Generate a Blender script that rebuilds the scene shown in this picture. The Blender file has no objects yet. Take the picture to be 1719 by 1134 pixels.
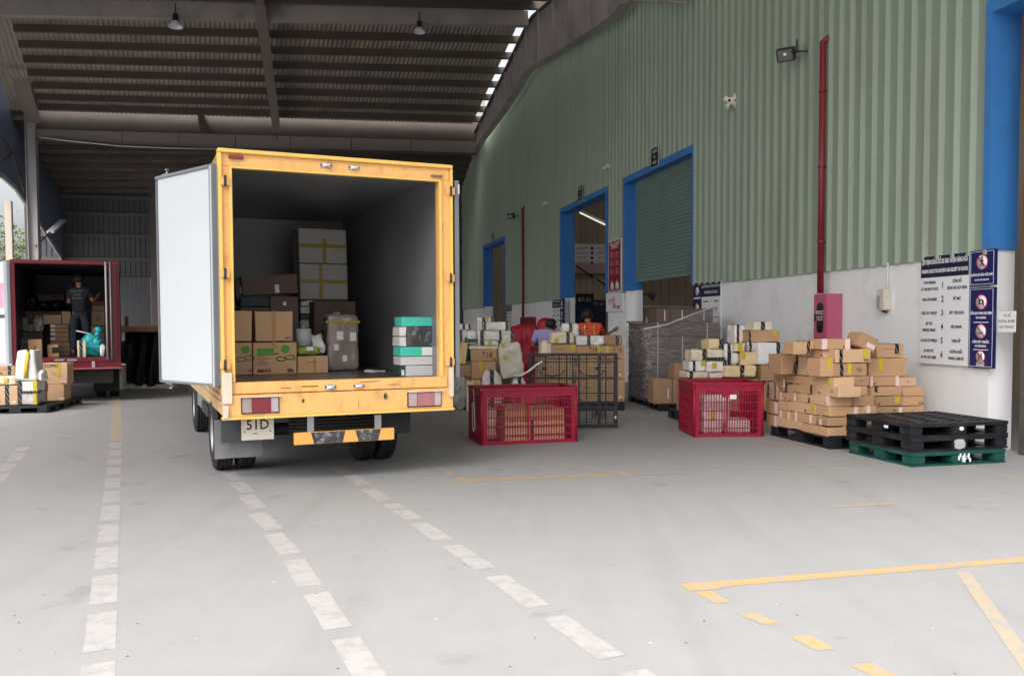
import bpy, bmesh, math, random
from mathutils import Vector, Matrix, noise
random.seed(7)
S = bpy.context.scene
C = S.collection
PI = math.pi
# ------------------------------------------------------------------ camera
F, PITCH, ROLL, CY, H = 1457.6, .0422055702, -.003655, 38.88, 1.55
A, B = .416585805, .216803683            # headings of the lanes / trucks and of the warehouse wall
def _rx(p): return Matrix(((1, 0, 0), (0, math.cos(p), -math.sin(p)), (0, math.sin(p), math.cos(p))))
def _rz(r): return Matrix(((math.cos(r), -math.sin(r), 0), (math.sin(r), math.cos(r), 0), (0, 0, 1)))
MC = _rz(ROLL) @ _rx(PITCH) @ Matrix(((1, 0, 0), (0, 0, -1), (0, 1, 0)))
cam = bpy.data.cameras.new('camera'); co = bpy.data.objects.new('camera', cam); C.objects.link(co)
cam.sensor_width = 36; cam.lens = F / 1719 * 36; cam.shift_y = CY / 1719; cam.clip_start = .05; cam.clip_end = 2000
R3 = Matrix((MC[0], -MC[1], -MC[2])).transposed()
co.matrix_world = Matrix.Translation((0, 0, H)) @ R3.to_4x4()
S.camera = co
# ------------------------------------------------------------------ light
w = bpy.data.worlds.new('World'); S.world = w; w.use_nodes = True
nt = w.node_tree; nt.nodes.clear()
sky = nt.nodes.new('ShaderNodeTexSky'); sky.sky_type = 'NISHITA'; sky.sun_disc = False
SUN_EL, SUN_AZ = math.radians(54), math.radians(212)      # azimuth clockwise from +Y: behind the camera, to its left
sky.sun_elevation = SUN_EL; sky.sun_rotation = SUN_AZ
sky.air_density = 1.0; sky.dust_density = 7.0; sky.ozone_density = 1.0
bg = nt.nodes.new('ShaderNodeBackground'); bg.inputs[1].default_value = .15
out = nt.nodes.new('ShaderNodeOutputWorld')
hs = nt.nodes.new('ShaderNodeHueSaturation'); hs.inputs['Saturation'].default_value = .3
nt.links.new(sky.outputs[0], hs.inputs['Color']); nt.links.new(hs.outputs[0], bg.inputs[0]); nt.links.new(bg.outputs[0], out.inputs[0])
sl = bpy.data.lights.new('sun', 'SUN'); sl.energy = .45; sl.angle = math.radians(26); sl.color = (1, .97, .92)
so = bpy.data.objects.new('sun', sl); C.objects.link(so)
sd = Vector((math.sin(SUN_AZ) * math.cos(SUN_EL), math.cos(SUN_AZ) * math.cos(SUN_EL), math.sin(SUN_EL)))
so.rotation_euler = sd.to_track_quat('Z', 'Y').to_euler()
S.view_settings.view_transform = 'Standard'; S.view_settings.look = 'None'; S.view_settings.gamma = 1
S.view_settings.use_curve_mapping = False
S.view_settings.exposure = 1.3
# ------------------------------------------------------------------ pixel -> place
O = Vector((0, 0, H))
def ray(x, y): return MC.transposed() @ Vector(((x - 859.5) / F, (y - 567 - CY) / F, 1))
def gp(x, y, z=0.): d = ray(x, y); return O + d * ((z - H) / d.z)
def onp(x, y, p, n): d = ray(x, y); return O + d * ((Vector(p) - O).dot(n) / d.dot(n))
WD = Vector((-math.sin(B), math.cos(B), 0)); WN = Vector((math.cos(B), math.sin(B), 0))
TD = Vector((-math.sin(A), math.cos(A), 0)); TN = Vector((math.cos(A), math.sin(A), 0))
W0 = gp(1703, 764)
WY = math.atan2(-WD.y, -WD.x); TY = A; NY = B      # yaws: wall things, trucks, things square to the wall
def W(u, v, z): return W0 + WD * u + WN * v + Vector((0, 0, z))
def T(s, t, z): return TD * s + TN * t + Vector((0, 0, z))
def onwall(x, y, v=0.):
    p = onp(x, y, W(0, v, 0), WN); return (p - W0).dot(WD), p.z
def onu(x, y, u):
    p = onp(x, y, W(u, 0, 0), WD); return (p - W0).dot(WN), p.z
# ------------------------------------------------------------------ materials
_M = {}
def srgb(r, g, b):
    f = lambda c: (c / 255 / 12.92) if c <= 10 else ((c / 255 + .055) / 1.055) ** 2.4
    return (f(r), f(g), f(b), 1)
def mat(name, col, rough=.6, metal=0., var=.12, scale=4., bump=.0, bscale=40., dirt_glint=None, dscale=1.5, damt=.5, stretch=(1, 1, 1), spec=.4, coat=0., trans=0., emit=None, es=0., alpha=None):
    if name in _M: return _M[name]
    m = bpy.data.materials.new(name); m.use_nodes = True; _M[name] = m
    n = m.node_tree; L = n.links; b = n.nodes['Principled BSDF']
    tc = n.nodes.new('ShaderNodeTexCoord'); mp = n.nodes.new('ShaderNodeMapping'); mp.inputs['Scale'].default_value = stretch
    L.new(tc.outputs['Object'], mp.inputs[0])
    no = n.nodes.new('ShaderNodeTexNoise'); no.inputs['Scale'].default_value = scale; no.inputs['Detail'].default_value = 6
    L.new(mp.outputs[0], no.inputs['Vector'])
    mx = n.nodes.new('ShaderNodeMix'); mx.data_type = 'RGBA'
    c = Vector(col[:3]); lo = c * (1 - var); hi = c * (1 + var)
    mx.inputs[6].default_value = (*lo, 1); mx.inputs[7].default_value = (*[min(1, k) for k in hi], 1)
    L.new(no.outputs[0], mx.inputs[0]); last = mx.outputs[2]
    if dirt_glint:
        n2 = n.nodes.new('ShaderNodeTexNoise'); n2.inputs['Scale'].default_value = dscale; n2.inputs['Detail'].default_value = 8; n2.inputs['Roughness'].default_value = .7
        L.new(mp.outputs[0], n2.inputs['Vector'])
        rp = n.nodes.new('ShaderNodeValToRGB'); rp.color_ramp.elements[0].position = .52; rp.color_ramp.elements[1].position = .72
        rp.color_ramp.elements[1].color = (damt, damt, damt, 1)
        L.new(n2.outputs[0], rp.inputs[0])
        m2 = n.nodes.new('ShaderNodeMix'); m2.data_type = 'RGBA'; L.new(rp.outputs[0], m2.inputs[0]); L.new(last, m2.inputs[6]); m2.inputs[7].default_value = (*dirt_glint[:3], 1)
        last = m2.outputs[2]
    L.new(last, b.inputs['Base Color'])
    b.inputs['Roughness'].default_value = rough; b.inputs['Metallic'].default_value = metal
    b.inputs['Specular IOR Level'].default_value = spec; b.inputs['Coat Weight'].default_value = coat
    if trans: b.inputs['Transmission Weight'].default_value = trans
    if alpha is not None: b.inputs['Alpha'].default_value = alpha
    if emit: b.inputs['Emission Color'].default_value = (*emit[:3], 1); b.inputs['Emission Strength'].default_value = es
    if bump:
        nb = n.nodes.new('ShaderNodeTexNoise'); nb.inputs['Scale'].default_value = bscale; nb.inputs['Detail'].default_value = 4
        L.new(tc.outputs['Object'], nb.inputs['Vector'])
        bp = n.nodes.new('ShaderNodeBump'); bp.inputs['Strength'].default_value = bump; bp.inputs['Distance'].default_value = .02
        L.new(nb.outputs[0], bp.inputs['Height']); L.new(bp.outputs[0], b.inputs['Normal'])
    return m
def stripe_mat(name, c1, c2, scale, thr, rot=(0, 0, 0), rough=.35, distort=2.):
    if name in _M: return _M[name]
    m = bpy.data.materials.new(name); m.use_nodes = True; _M[name] = m; n = m.node_tree; L = n.links; b = n.nodes['Principled BSDF']
    tc = n.nodes.new('ShaderNodeTexCoord'); mp = n.nodes.new('ShaderNodeMapping'); mp.inputs['Rotation'].default_value = rot
    L.new(tc.outputs['Object'], mp.inputs[0])
    wv = n.nodes.new('ShaderNodeTexWave'); wv.inputs['Scale'].default_value = scale; wv.inputs['Distortion'].default_value = distort; wv.inputs['Detail'].default_value = 1
    L.new(mp.outputs[0], wv.inputs['Vector'])
    rp = n.nodes.new('ShaderNodeValToRGB'); rp.color_ramp.interpolation = 'CONSTANT'
    rp.color_ramp.elements[0].color = c1; rp.color_ramp.elements[1].color = c2; rp.color_ramp.elements[1].position = thr
    L.new(wv.outputs[0], rp.inputs[0]); L.new(rp.outputs[0], b.inputs['Base Color']); b.inputs['Roughness'].default_value = rough
    return m
KR = mat('cardboard', (.55, .335, .185), .8, var=.16, scale=2.5, bump=.08, bscale=30)
KR2 = mat('cardboard_dark', (.43, .265, .15), .8, var=.16, scale=2.5, bump=.08, bscale=30)
KR3 = mat('cardboard_pale', (.64, .42, .25), .8, var=.14, scale=2.5, bump=.08, bscale=30)
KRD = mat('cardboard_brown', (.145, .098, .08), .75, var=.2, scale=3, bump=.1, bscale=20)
KRY = mat('cardboard_yellow', (.74, .52, .24), .75, var=.15, scale=3)
WHB = mat('white_wrap', (.82, .79, .76), .28, var=.22, scale=5, bump=.9, bscale=11, coat=.3)
CRB = mat('cream_wrap', (.80, .68, .50), .36, var=.25, scale=4, bump=.9, bscale=11, coat=.2)
CLR = mat('clear_wrap', (.62, .60, .58), .18, var=.35, scale=7, bump=.9, bscale=14, coat=.6)
WHM = mat('matte_white', (.74, .74, .74), .6, var=.05)
BTAPE = stripe_mat('black_tape', (.008, .008, .01, 1), (.45, .45, .45, 1), 6, .965, (0, .5, 0), distort=4)
YTAPE = stripe_mat('yellow_tape', (.78, .62, .03, 1), (.09, .07, .01, 1), 22, .84, (0, 1.0, 0), distort=6)
DYTAPE = stripe_mat('ochre_tape', (.50, .36, .03, 1), (.06, .05, .02, 1), 12, .85, (0, .5, 0), distort=6)
CTAPE = mat('brown_tape', (.42, .22, .08), .25, var=.1)
PINK = mat('pink_label', (.82, .60, .60), .5, var=.06)
PAPER = mat('paper', (.78, .78, .76), .6, var=.04)
INK = mat('black_ink', (.02, .018, .018), .6, var=.1)
BLK = mat('black_plastic', (.014, .015, .019), .42, var=.25, scale=6, bump=.1, dirt_glint=(.09, .085, .08), dscale=5, damt=.4)
GRP = mat('green_plastic', (.008, .07, .055), .45, var=.25, scale=6, bump=.1, dirt_glint=(.12, .13, .12), dscale=5, damt=.3)
REDP = mat('red_plastic', (.31, .003, .028), .45, var=.2, scale=5, dirt_glint=(.30, .06, .07), dscale=6, damt=.25)
STEEL = mat('galvanised', (.42, .43, .45), .4, metal=.7, var=.15, scale=9)
DSTEEL = mat('dark_steel', (.05, .05, .055), .55, metal=.3, var=.3, scale=6)
RUB = mat('rubber', (.022, .021, .021), .75, var=.3, scale=8, bump=.15, dirt_glint=(.08, .075, .07), dscale=3, damt=.6)
YEL = mat('truck_yellow', (.87, .49, .165), .42, var=.08, scale=2.5, dirt_glint=(.36, .20, .09), dscale=4, damt=.6, stretch=(2, 2, 1), spec=.4)
YEL2 = mat('truck_yellow_edge', (.92, .60, .15), .35, var=.06, scale=3, dirt_glint=(.4, .26, .1), dscale=8, damt=.25)
MAR = mat('truck_maroon', (.18, .010, .022), .4, var=.15, scale=3, dirt_glint=(.12, .03, .03), dscale=4, damt=.4)
# ------------------------------------------------------------------ mesh helpers
def finish(bm, name, m, parent=None, loc=None, yaw=0., smooth=False, rot=None):
    me = bpy.data.meshes.new(name); bm.to_mesh(me); bm.free()
    if smooth: me.polygons.foreach_set('use_smooth', [True] * len(me.polygons))
    for k in (m if isinstance(m, (list, tuple)) else [m]): me.materials.append(k)
    o = bpy.data.objects.new(name, me); C.objects.link(o)
    if parent: o.parent = parent
    if loc is not None: o.location = loc
    o.rotation_euler = rot if rot else (0, 0, yaw)
    return o
def empty(name, loc, yaw=0.):
    o = bpy.data.objects.new(name, None); C.objects.link(o); o.location = loc; o.rotation_euler = (0, 0, yaw); o.empty_display_size = .1; return o
def tag(o, label, cat=None, group=None, kind=None):
    if label: o['label'] = label
    if cat: o['category'] = cat
    if group: o['group'] = group
    if kind: o['kind'] = kind
    return o
def st(o): o['kind'] = 'structure'; return o
def bx(bm, x0, x1, y0, y1, z0, z1, mi=0, mtx=None):
    v = [Vector(p) for p in ((x0, y0, z0), (x1, y0, z0), (x1, y1, z0), (x0, y1, z0), (x0, y0, z1), (x1, y0, z1), (x1, y1, z1), (x0, y1, z1))]
    if mtx: v = [mtx @ p for p in v]
    v = [bm.verts.new(p) for p in v]
    for f in ((3, 2, 1, 0), (4, 5, 6, 7), (0, 1, 5, 4), (1, 2, 6, 5), (2, 3, 7, 6), (3, 0, 4, 7)):
        fc = bm.faces.new([v[i] for i in f]); fc.material_index = mi
    return v
def bar(bm, a, b, wd, hd, mi=0, up=(0, 0, 1)):
    a = Vector(a); b = Vector(b); d = (b - a); L = d.length; d.normalize(); up = Vector(up)
    x = d.cross(up)
    if x.length < 1e-4: x = Vector((1, 0, 0))
    x.normalize(); z = x.cross(d)
    m = Matrix((x, d, z)).transposed().to_4x4(); m.translation = a
    bx(bm, -wd / 2, wd / 2, 0, L, -hd / 2, hd / 2, mi, m)
def cyl(bm, a, b, r, n=12, r2=None, mi=0, caps=True):
    a = Vector(a); b = Vector(b); d = (b - a).normalized(); r2 = r if r2 is None else r2
    x = d.orthogonal().normalized(); y = d.cross(x)
    A_ = [bm.verts.new(a + (x * math.cos(2 * PI * i / n) + y * math.sin(2 * PI * i / n)) * r) for i in range(n)]
    B_ = [bm.verts.new(b + (x * math.cos(2 * PI * i / n) + y * math.sin(2 * PI * i / n)) * r2) for i in range(n)]
    for i in range(n):
        f = bm.faces.new([A_[i], A_[(i + 1) % n], B_[(i + 1) % n], B_[i]]); f.material_index = mi; f.smooth = True
    if caps:
        bm.faces.new(A_[::-1]).material_index = mi; bm.faces.new(B_).material_index = mi
def tube(bm, pts, r, n=8, mi=0):
    pts = [Vector(p) for p in pts]; rings = []
    for i, p in enumerate(pts):
        d = (pts[min(i + 1, len(pts) - 1)] - pts[max(i - 1, 0)]).normalized()
        x = d.cross(Vector((.13, .27, .95))).normalized(); y = d.cross(x)
        rr = r[i] if isinstance(r, (list, tuple)) else r
        rings.append([bm.verts.new(p + (x * math.cos(2 * PI * k / n) + y * math.sin(2 * PI * k / n)) * rr) for k in range(n)])
    for a, b in zip(rings, rings[1:]):
        for k in range(n):
            f = bm.faces.new([a[k], a[(k + 1) % n], b[(k + 1) % n], b[k]]); f.smooth = True; f.material_index = mi
    bm.faces.new(rings[0][::-1]).material_index = mi; bm.faces.new(rings[-1]).material_index = mi
def lathe(bm, prof, c, axis='Y', n=32, mi=0):
    rings = []; c = Vector(c)
    for r, h in prof:
        rg = []
        for i in range(n):
            a = 2 * PI * i / n
            p = {'Y': (r * math.cos(a), h, r * math.sin(a)), 'X': (h, r * math.cos(a), r * math.sin(a)), 'Z': (r * math.cos(a), r * math.sin(a), h)}[axis]
            rg.append(bm.verts.new(c + Vector(p)))
        rings.append(rg)
    for a, b in zip(rings, rings[1:]):
        for i in range(n):
            f = bm.faces.new([a[i], a[(i + 1) % n], b[(i + 1) % n], b[i]]); f.smooth = True; f.material_index = mi
    return rings
def bevel(bm, w, seg=1):
    bmesh.ops.bevel(bm, geom=bm.edges[:], offset=w, segments=seg, affect='EDGES', clamp_overlap=True)
def B1(name, m, dims, parent=None, loc=None, yaw=0., bev=0.):
    bm = bmesh.new(); bx(bm, *dims)
    if bev: bevel(bm, bev, 2)
    return finish(bm, name, m, parent, loc, yaw)
def text(s, size, name, m, parent, loc, rot=(PI / 2, 0, 0), align='CENTER', sx=1., bold=0., fit=0.):
    cu = bpy.data.curves.new('t', 'FONT'); cu.body = s; cu.size = size; cu.align_x = align; cu.align_y = 'CENTER'; cu.extrude = .0008; cu.offset = bold; cu.resolution_u = 2
    to = bpy.data.objects.new('t', cu); C.objects.link(to)
    me = bpy.data.meshes.new_from_object(to)
    bpy.data.objects.remove(to); bpy.data.curves.remove(cu)
    me.materials.clear(); me.materials.append(m)
    if fit and len(me.vertices):
        wd_ = max(v.co.x for v in me.vertices) - min(v.co.x for v in me.vertices); sx = fit / wd_
    o = bpy.data.objects.new(name, me); C.objects.link(o); o.parent = parent; o.location = loc; o.rotation_euler = rot; o.scale = (sx, 1, 1)
    return o
# ---- a carton: mesh body, children tape / label / lettering.  local x right, y into the scene, z up; origin bottom centre of the front face
def carton_bm(w, d, h, jit=.006):
    bm = bmesh.new(); v = bx(bm, -w / 2, w / 2, 0, d, 0, h)
    for q in v: q.co += Vector((random.uniform(-jit, jit), random.uniform(-jit, jit), random.uniform(-jit, 0) if q.co.z > h / 2 else 0))
    bevel(bm, min(.006, h * .05), 1)
    return bm
def deco(o, w, d, h, dec, soft=0.):
    e = .0025 + soft
    for k in dec:
        t = k[0]
        if t in 'kyoc':      # vertical tape down the face and over the top: pos (-.5...5), width
            x = k[1] * w; tw = k[2] if len(k) > 2 else .05
            mm = {'k': BTAPE, 'y': YTAPE, 'o': DYTAPE, 'c': CTAPE}[t]
            bm = bmesh.new(); z0 = 0.004 if len(k) < 4 else h * k[3]
            bx(bm, x - tw / 2, x + tw / 2, -e, 0 if not soft else .01, z0, h + e)
            bx(bm, x - tw / 2, x + tw / 2, 0 if not soft else .01, d * (.96 if len(k) < 4 else .2), h - .002, h + e)
            finish(bm, 'tape', mm, o)
        elif t in 'KYO':     # horizontal tape: height fraction, width
            z = k[1] * h; tw = k[2] if len(k) > 2 else .05
            B1('tape', {'K': BTAPE, 'Y': YTAPE, 'O': DYTAPE}[t], (-w / 2 - e, w / 2 + e, -e - .001, d * .5, z - tw / 2, z + tw / 2), o)
        elif t in 'pw':      # label: x, z centre fractions, w, h in metres
            x = k[1] * w; z = k[2] * h; lw = k[3]; lh = k[4]
            l = B1('label', PINK if t == 'p' else PAPER, (x - lw / 2, x + lw / 2, -e - .0015, -.0002, z - lh / 2, z + lh / 2), o)
        elif t == 's':       # small yellow scribble label
            B1('label', YTAPE, (k[1] * w - .035, k[1] * w + .035, -e - .0015, -.0002, k[2] * h - .04, k[2] * h + .04), o)
        elif t == 't':       # lettering: text, x, z, size
            text(k[1], k[4], 'lettering', INK, o, (k[2] * w, -e - .001, k[3] * h), sx=.85)
def soft_bm(w, d, h, seed=0, rnd=.1, amp=.02, cuts=11, taper=0.):
    rnd = rnd * .55 if rnd < .3 else rnd
    bm = bmesh.new(); bmesh.ops.create_cube(bm, size=2); bmesh.ops.subdivide_edges(bm, edges=bm.edges[:], cuts=cuts, use_grid_fill=True)
    k = 2 / max(rnd, .02) ** .7
    for v in bm.verts:
        p = v.co; n = (abs(p.x) ** k + abs(p.y) ** k + abs(p.z) ** k) ** (1 / k)
        q = p / max(n, 1e-6)
        s = Vector((q.x * w / 2, q.y * d / 2, q.z * h / 2))
        a = noise.noise_vector(s * 9 + Vector((seed * 7.3, seed * 3.1, seed))) + .6 * noise.noise_vector(s * 22 + Vector((seed, 5, 1)))
        s += a * amp
        if taper: s.x *= 1 - taper * (q.z * .5 + .5) ** 2; s.y *= 1 - taper * .5 * (q.z * .5 + .5) ** 2
        v.co = Vector((s.x, s.y + d / 2, max(0, s.z + h / 2)))
    for f in bm.faces: f.smooth = True
    return bm
def place(face, rect, base_z=None, inset=0.):
    """face = (point, yaw): a vertical plane in the scene; rect = where the thing's front shows in the photograph"""
    P, yaw = face; R = Vector((math.cos(yaw), math.sin(yaw), 0)); N = Vector((-R.y, R.x, 0))
    if inset: P = P + N * inset
    x0, y0, x1, y1 = rect; ym = (y0 + y1) / 2; xm = (x0 + x1) / 2
    a = onp(x0, ym, P, N); b = onp(x1, ym, P, N); t = onp(xm, y0, P, N); u = onp(xm, y1, P, N)
    c = (a + b) / 2; zb = u.z if base_z is None else base_z
    return Vector((c.x, c.y, zb)), (b - a).length, max(.03, t.z - zb)
def carton(face, rect, d, label, dec=(), m=None, base_z=None, inset=0., group=None, name='cardboard_box', cat='box', yawj=0.):
    loc, w_, h_ = place(face, rect, base_z, inset)
    o = finish(carton_bm(w_, d, h_), name, m or random.choice((KR, KR, KR3, KR2)), None, loc, face[1] + yawj)
    deco(o, w_, d, h_, dec); tag(o, label, cat, group)
    if m in (None, KR, KR2, KR3) and w_ > .2 and h_ > .09 and random.random() < .6:      # small printed marks at a lower corner
        sx_ = random.choice((-1, 1)); a = sx_ * w_ * .36; PR = mat('faded_print', (.16, .09, .05), .8)
        for k in range(random.choice((2, 3))): B1('print', PR, (a - .03 + k * .024, a - .014 + k * .024, -.0032, -.0005, .018, .018 + min(.03, h_ * .2)), o)
        if h_ > .16 and random.random() < .5: B1('print', PR, (-w_ * .2, w_ * .1, -.0032, -.0005, h_ * .62, h_ * .66), o)
    return o
def parcel(face, rect, d, label, dec=(), m=None, base_z=None, inset=0., group=None, name='wrapped_parcel', cat='parcel', rnd=.12, amp=.014, taper=0., yawj=0., roll=0.):
    loc, w_, h_ = place(face, rect, base_z, inset)
    o = finish(soft_bm(w_, d, h_, random.random() * 50, rnd, amp, taper=taper), name, m or WHB, None, loc, rot=(0, roll, face[1] + yawj))
    deco(o, w_, d, h_, dec, soft=.008); tag(o, label, cat, group); return o
def copy_tree(o, parent=None):
    c = o.copy(); C.objects.link(c); c.parent = parent
    for ch in [x for x in S.objects if x.parent == o]: copy_tree(ch, c)
    return c
# ================================================================== ground and markings
def ground_mat():
    m = mat('concrete_ground', (.325, .323, .325), .6, var=.05, scale=.35, bump=.08, bscale=60, dirt_glint=(.285, .29, .30), dscale=.25, damt=.5)
    n = m.node_tree; L = n.links; b = n.nodes['Principled BSDF']
    src = b.inputs['Base Color'].links[0].from_socket
    tc = n.nodes.new('ShaderNodeTexCoord')
    no = n.nodes.new('ShaderNodeTexNoise'); no.inputs['Scale'].default_value = 2.2; no.inputs['Detail'].default_value = 12; no.inputs['Roughness'].default_value = .75
    L.new(tc.outputs['Object'], no.inputs['Vector'])
    rp = n.nodes.new('ShaderNodeValToRGB'); rp.color_ramp.elements[0].position = .3; rp.color_ramp.elements[0].color = (.93, .93, .93, 1); rp.color_ramp.elements[1].position = .6; rp.color_ramp.elements[1].color = (1, 1, 1, 1)
    L.new(no.outputs[0], rp.inputs[0])
    mx = n.nodes.new('ShaderNodeMix'); mx.data_type = 'RGBA'; mx.blend_type = 'MULTIPLY'; mx.inputs[0].default_value = 1
    L.new(src, mx.inputs[6]); L.new(rp.outputs[0], mx.inputs[7])
    # tyre scuffs along the lanes
    mp = n.nodes.new('ShaderNodeMapping'); mp.inputs['Rotation'].default_value = (0, 0, -A); mp.inputs['Scale'].default_value = (2.2, .12, 1)
    L.new(tc.outputs['Object'], mp.inputs[0])
    n3 = n.nodes.new('ShaderNodeTexNoise'); n3.inputs['Scale'].default_value = 1.4; n3.inputs['Detail'].default_value = 5; L.new(mp.outputs[0], n3.inputs['Vector'])
    r3 = n.nodes.new('ShaderNodeValToRGB'); r3.color_ramp.elements[0].position = .52; r3.color_ramp.elements[0].color = (1, 1, 1, 1); r3.color_ramp.elements[1].position = .75; r3.color_ramp.elements[1].color = (.91, .905, .90, 1)
    L.new(n3.outputs[0], r3.inputs[0])
    m2 = n.nodes.new('ShaderNodeMix'); m2.data_type = 'RGBA'; m2.blend_type = 'MULTIPLY'; m2.inputs[0].default_value = 1
    n4 = n.nodes.new('ShaderNodeTexNoise'); n4.inputs['Scale'].default_value = 1.7; n4.inputs['Detail'].default_value = 3; L.new(tc.outputs['Object'], n4.inputs['Vector'])
    r4 = n.nodes.new('ShaderNodeValToRGB'); r4.color_ramp.elements[0].position = .66; r4.color_ramp.elements[0].color = (1, 1, 1, 1); r4.color_ramp.elements[1].position = .71; r4.color_ramp.elements[1].color = (.86, .85, .84, 1); L.new(n4.outputs[0], r4.inputs[0])
    m4 = n.nodes.new('ShaderNodeMix'); m4.data_type = 'RGBA'; m4.blend_type = 'MULTIPLY'; m4.inputs[0].default_value = 1; L.new(mx.outputs[2], m4.inputs[6]); L.new(r4.outputs[0], m4.inputs[7])
    L.new(m4.outputs[2], m2.inputs[6]); L.new(r3.outputs[0], m2.inputs[7]); L.new(m2.outputs[2], b.inputs['Base Color'])
    return m
bm = bmesh.new(); R_ = 600
bm.faces.new([bm.verts.new(p) for p in ((-R_, -R_, 0), (R_, -R_, 0), (R_, R_, 0), (-R_, R_, 0))])
st(finish(bm, 'ground', ground_mat()))
def worn(name, col, amt):
    m = mat(name, col, .55, var=.07, scale=3, dirt_glint=(.33, .325, .32), dscale=9, damt=amt)
    for q in m.node_tree.nodes:
        if q.type == 'VALTORGB': q.color_ramp.elements[0].position = .47; q.color_ramp.elements[1].position = .60
    return m
WPAINT = worn('white_road_paint', (.42, .40, .395), .85); WPAINT2 = worn('faded_road_paint', (.45, .52, .51), .9)
OPAINT = worn('orange_road_paint', (.54, .345, .15), .85); OPAINT2 = worn('faded_orange_paint', (.44, .355, .26), .9)
ZM = [.0014]
def strip(bm, a, b, wd, mi=0, z=None):
    ZM[0] += .00001; z = ZM[0]
    a = Vector(a); b = Vector(b); d = (b - a).normalized(); s = Vector((d.y, -d.x, 0)) * wd / 2; n = max(1, int((b - a).length / .04)); pv = None
    for i in range(n + 1):
        p = a.lerp(b, i / n); l = bm.verts.new((*(p - s * (1 + random.uniform(-.05, .03)))[:2], z)); r = bm.verts.new((*(p + s * (1 + random.uniform(-.05, .03)))[:2], z))
        if pv: bm.faces.new((pv[0], pv[1], r, l)).material_index = mi
        pv = (l, r)
def quad(bm, pts, mi=0, z=None):
    ZM[0] += .00001; z = ZM[0]; bm.faces.new([bm.verts.new((*gp(*p)[:2], z)) for p in pts]).material_index = mi
def dashes(bm, p0, p1, ys, wd, mi=0):
    a = gp(*p0); b = gp(*p1)
    for y0, y1 in ys:
        f = lambda y: p0[0] + (p1[0] - p0[0]) * (y - p0[1]) / (p1[1] - p0[1])
        strip(bm, gp(f(y0), y0), gp(f(y1), y1), wd, mi)
hy = lambda L: [(700 + a / 2, 700 + b / 2) for a, b in L]
bm = bmesh.new()
dashes(bm, (194, 747), (164.5, 1130), hy([(85, 103), (110, 131), (139, 160), (168, 193), (203, 237), (246, 284), (295, 346), (358, 417), (435, 508), (530, 625), (655, 783), (825, 990), (1040, 1250)]), .145)
st(finish(bm, 'road_marking', WPAINT))
bm = bmesh.new()
for (c0, y0, c1, y1) in [(768, 187, 800, 212), (793, 218, 832, 252), (823, 260, 870, 305), (860, 322, 920, 376), (915, 390, 975, 457), (985, 478, 1042, 565), (1060, 590, 1135, 708), (1160, 742, 1250, 885)]:
    strip(bm, gp(c0 / 2, 700 + y0 / 2), gp(c1 / 2, 700 + y1 / 2), .145)
st(finish(bm, 'road_marking', WPAINT))
bm = bmesh.new()
for (c0, y0, c1, y1) in [(1120, 163, 1160, 188), (1172, 193, 1222, 227), (1232, 238, 1292, 278), (1310, 291, 1335, 306), (1345, 312, 1392, 341), (1404, 355, 1490, 412), (1516, 430, 1585, 478), (1585, 478, 1632, 508), (1665, 532, 1805, 634)]:
    strip(bm, gp(c0 / 2, 700 + y0 / 2), gp(c1 / 2, 700 + y1 / 2), .145)
strip(bm, gp(930, 1035), gp(1027, 1103), .145); strip(bm, gp(1062, 1126), gp(1150, 1190), .145)
st(finish(bm, 'road_marking', WPAINT))
bm = bmesh.new()
for (c0, y0, c1, y1) in [(82, 100, 70, 113), (66, 120, 45, 147), (36, 155, 12, 183), (10, 188, -14, 218), (-24, 230, -60, 270)]:
    strip(bm, gp(c0 / 2, 700 + y0 / 2), gp(c1 / 2, 700 + y1 / 2), .15)
st(finish(bm, 'road_marking', WPAINT))
bm = bmesh.new()
strip(bm, gp(196, 668), gp(194.5, 740), .16)
st(finish(bm, 'road_marking', OPAINT2))
bm = bmesh.new()
strip(bm, gp(766, 807), gp(1075, 795), .10); strip(bm, gp(910, 775), gp(1060, 795), .08, 1); strip(bm, gp(1075, 795), gp(1470, 776), .08, 1)
quad(bm, [(762, 801), (778, 801), (793, 808), (785, 811)]); quad(bm, [(743, 792), (757, 791), (765, 796), (750, 797)])
quad(bm, [(723, 784), (735, 783), (746, 787), (733, 788)], 1)
st(finish(bm, 'road_marking', [OPAINT, OPAINT2]))
bm = bmesh.new()
strip(bm, gp(1215, 979), gp(1900, 924), .105); quad(bm, [(1141, 980), (1172, 977), (1228, 973), (1226, 984), (1190, 990), (1158, 991)])
for q in [[(612, 587), (668, 583), (735, 620), (680, 625)], [(757, 660), (817, 657), (897, 690), (843, 696)], [(932, 737), (1000, 730), (1083, 777), (1022, 784)], [(1135, 832), (1208, 825), (1300, 873), (1232, 882)]]:
    quad(bm, [(860 + x / 2, 700 + y / 2) for x, y in q])
strip(bm, gp(1615, 958), gp(1745, 1140), .085, 1)
strip(bm, gp(1390, 850), gp(1508, 844), .075, 1); strip(bm, gp(1625, 784), gp(1725, 807), .08, 1); strip(bm, gp(1290, 747), gp(1345, 752), .05, 1)
st(finish(bm, 'road_marking', [OPAINT, OPAINT2]))
bm = bmesh.new()     # scraps and grit lying about the yard
for i in range(60):
    x = random.uniform(20, 1700); y = random.uniform(790, 1130); p = gp(x, y, .003); r = random.uniform(.003, .011)
    a0 = random.random() * 6; bm.faces.new([bm.verts.new((p.x + math.cos(a0 + k * 2.1) * r * random.uniform(.5, 1.5), p.y + math.sin(a0 + k * 2.1) * r, .003)) for k in range(3)]).material_index = random.choice((0, 0, 1))
tag(finish(bm, 'litter', [mat('grit', (.08, .07, .06), .9), mat('paper_scrap', (.75, .74, .72), .8)]), 'scattered specks of grit and paper on the concrete yard', None, None, 'stuff')
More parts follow.
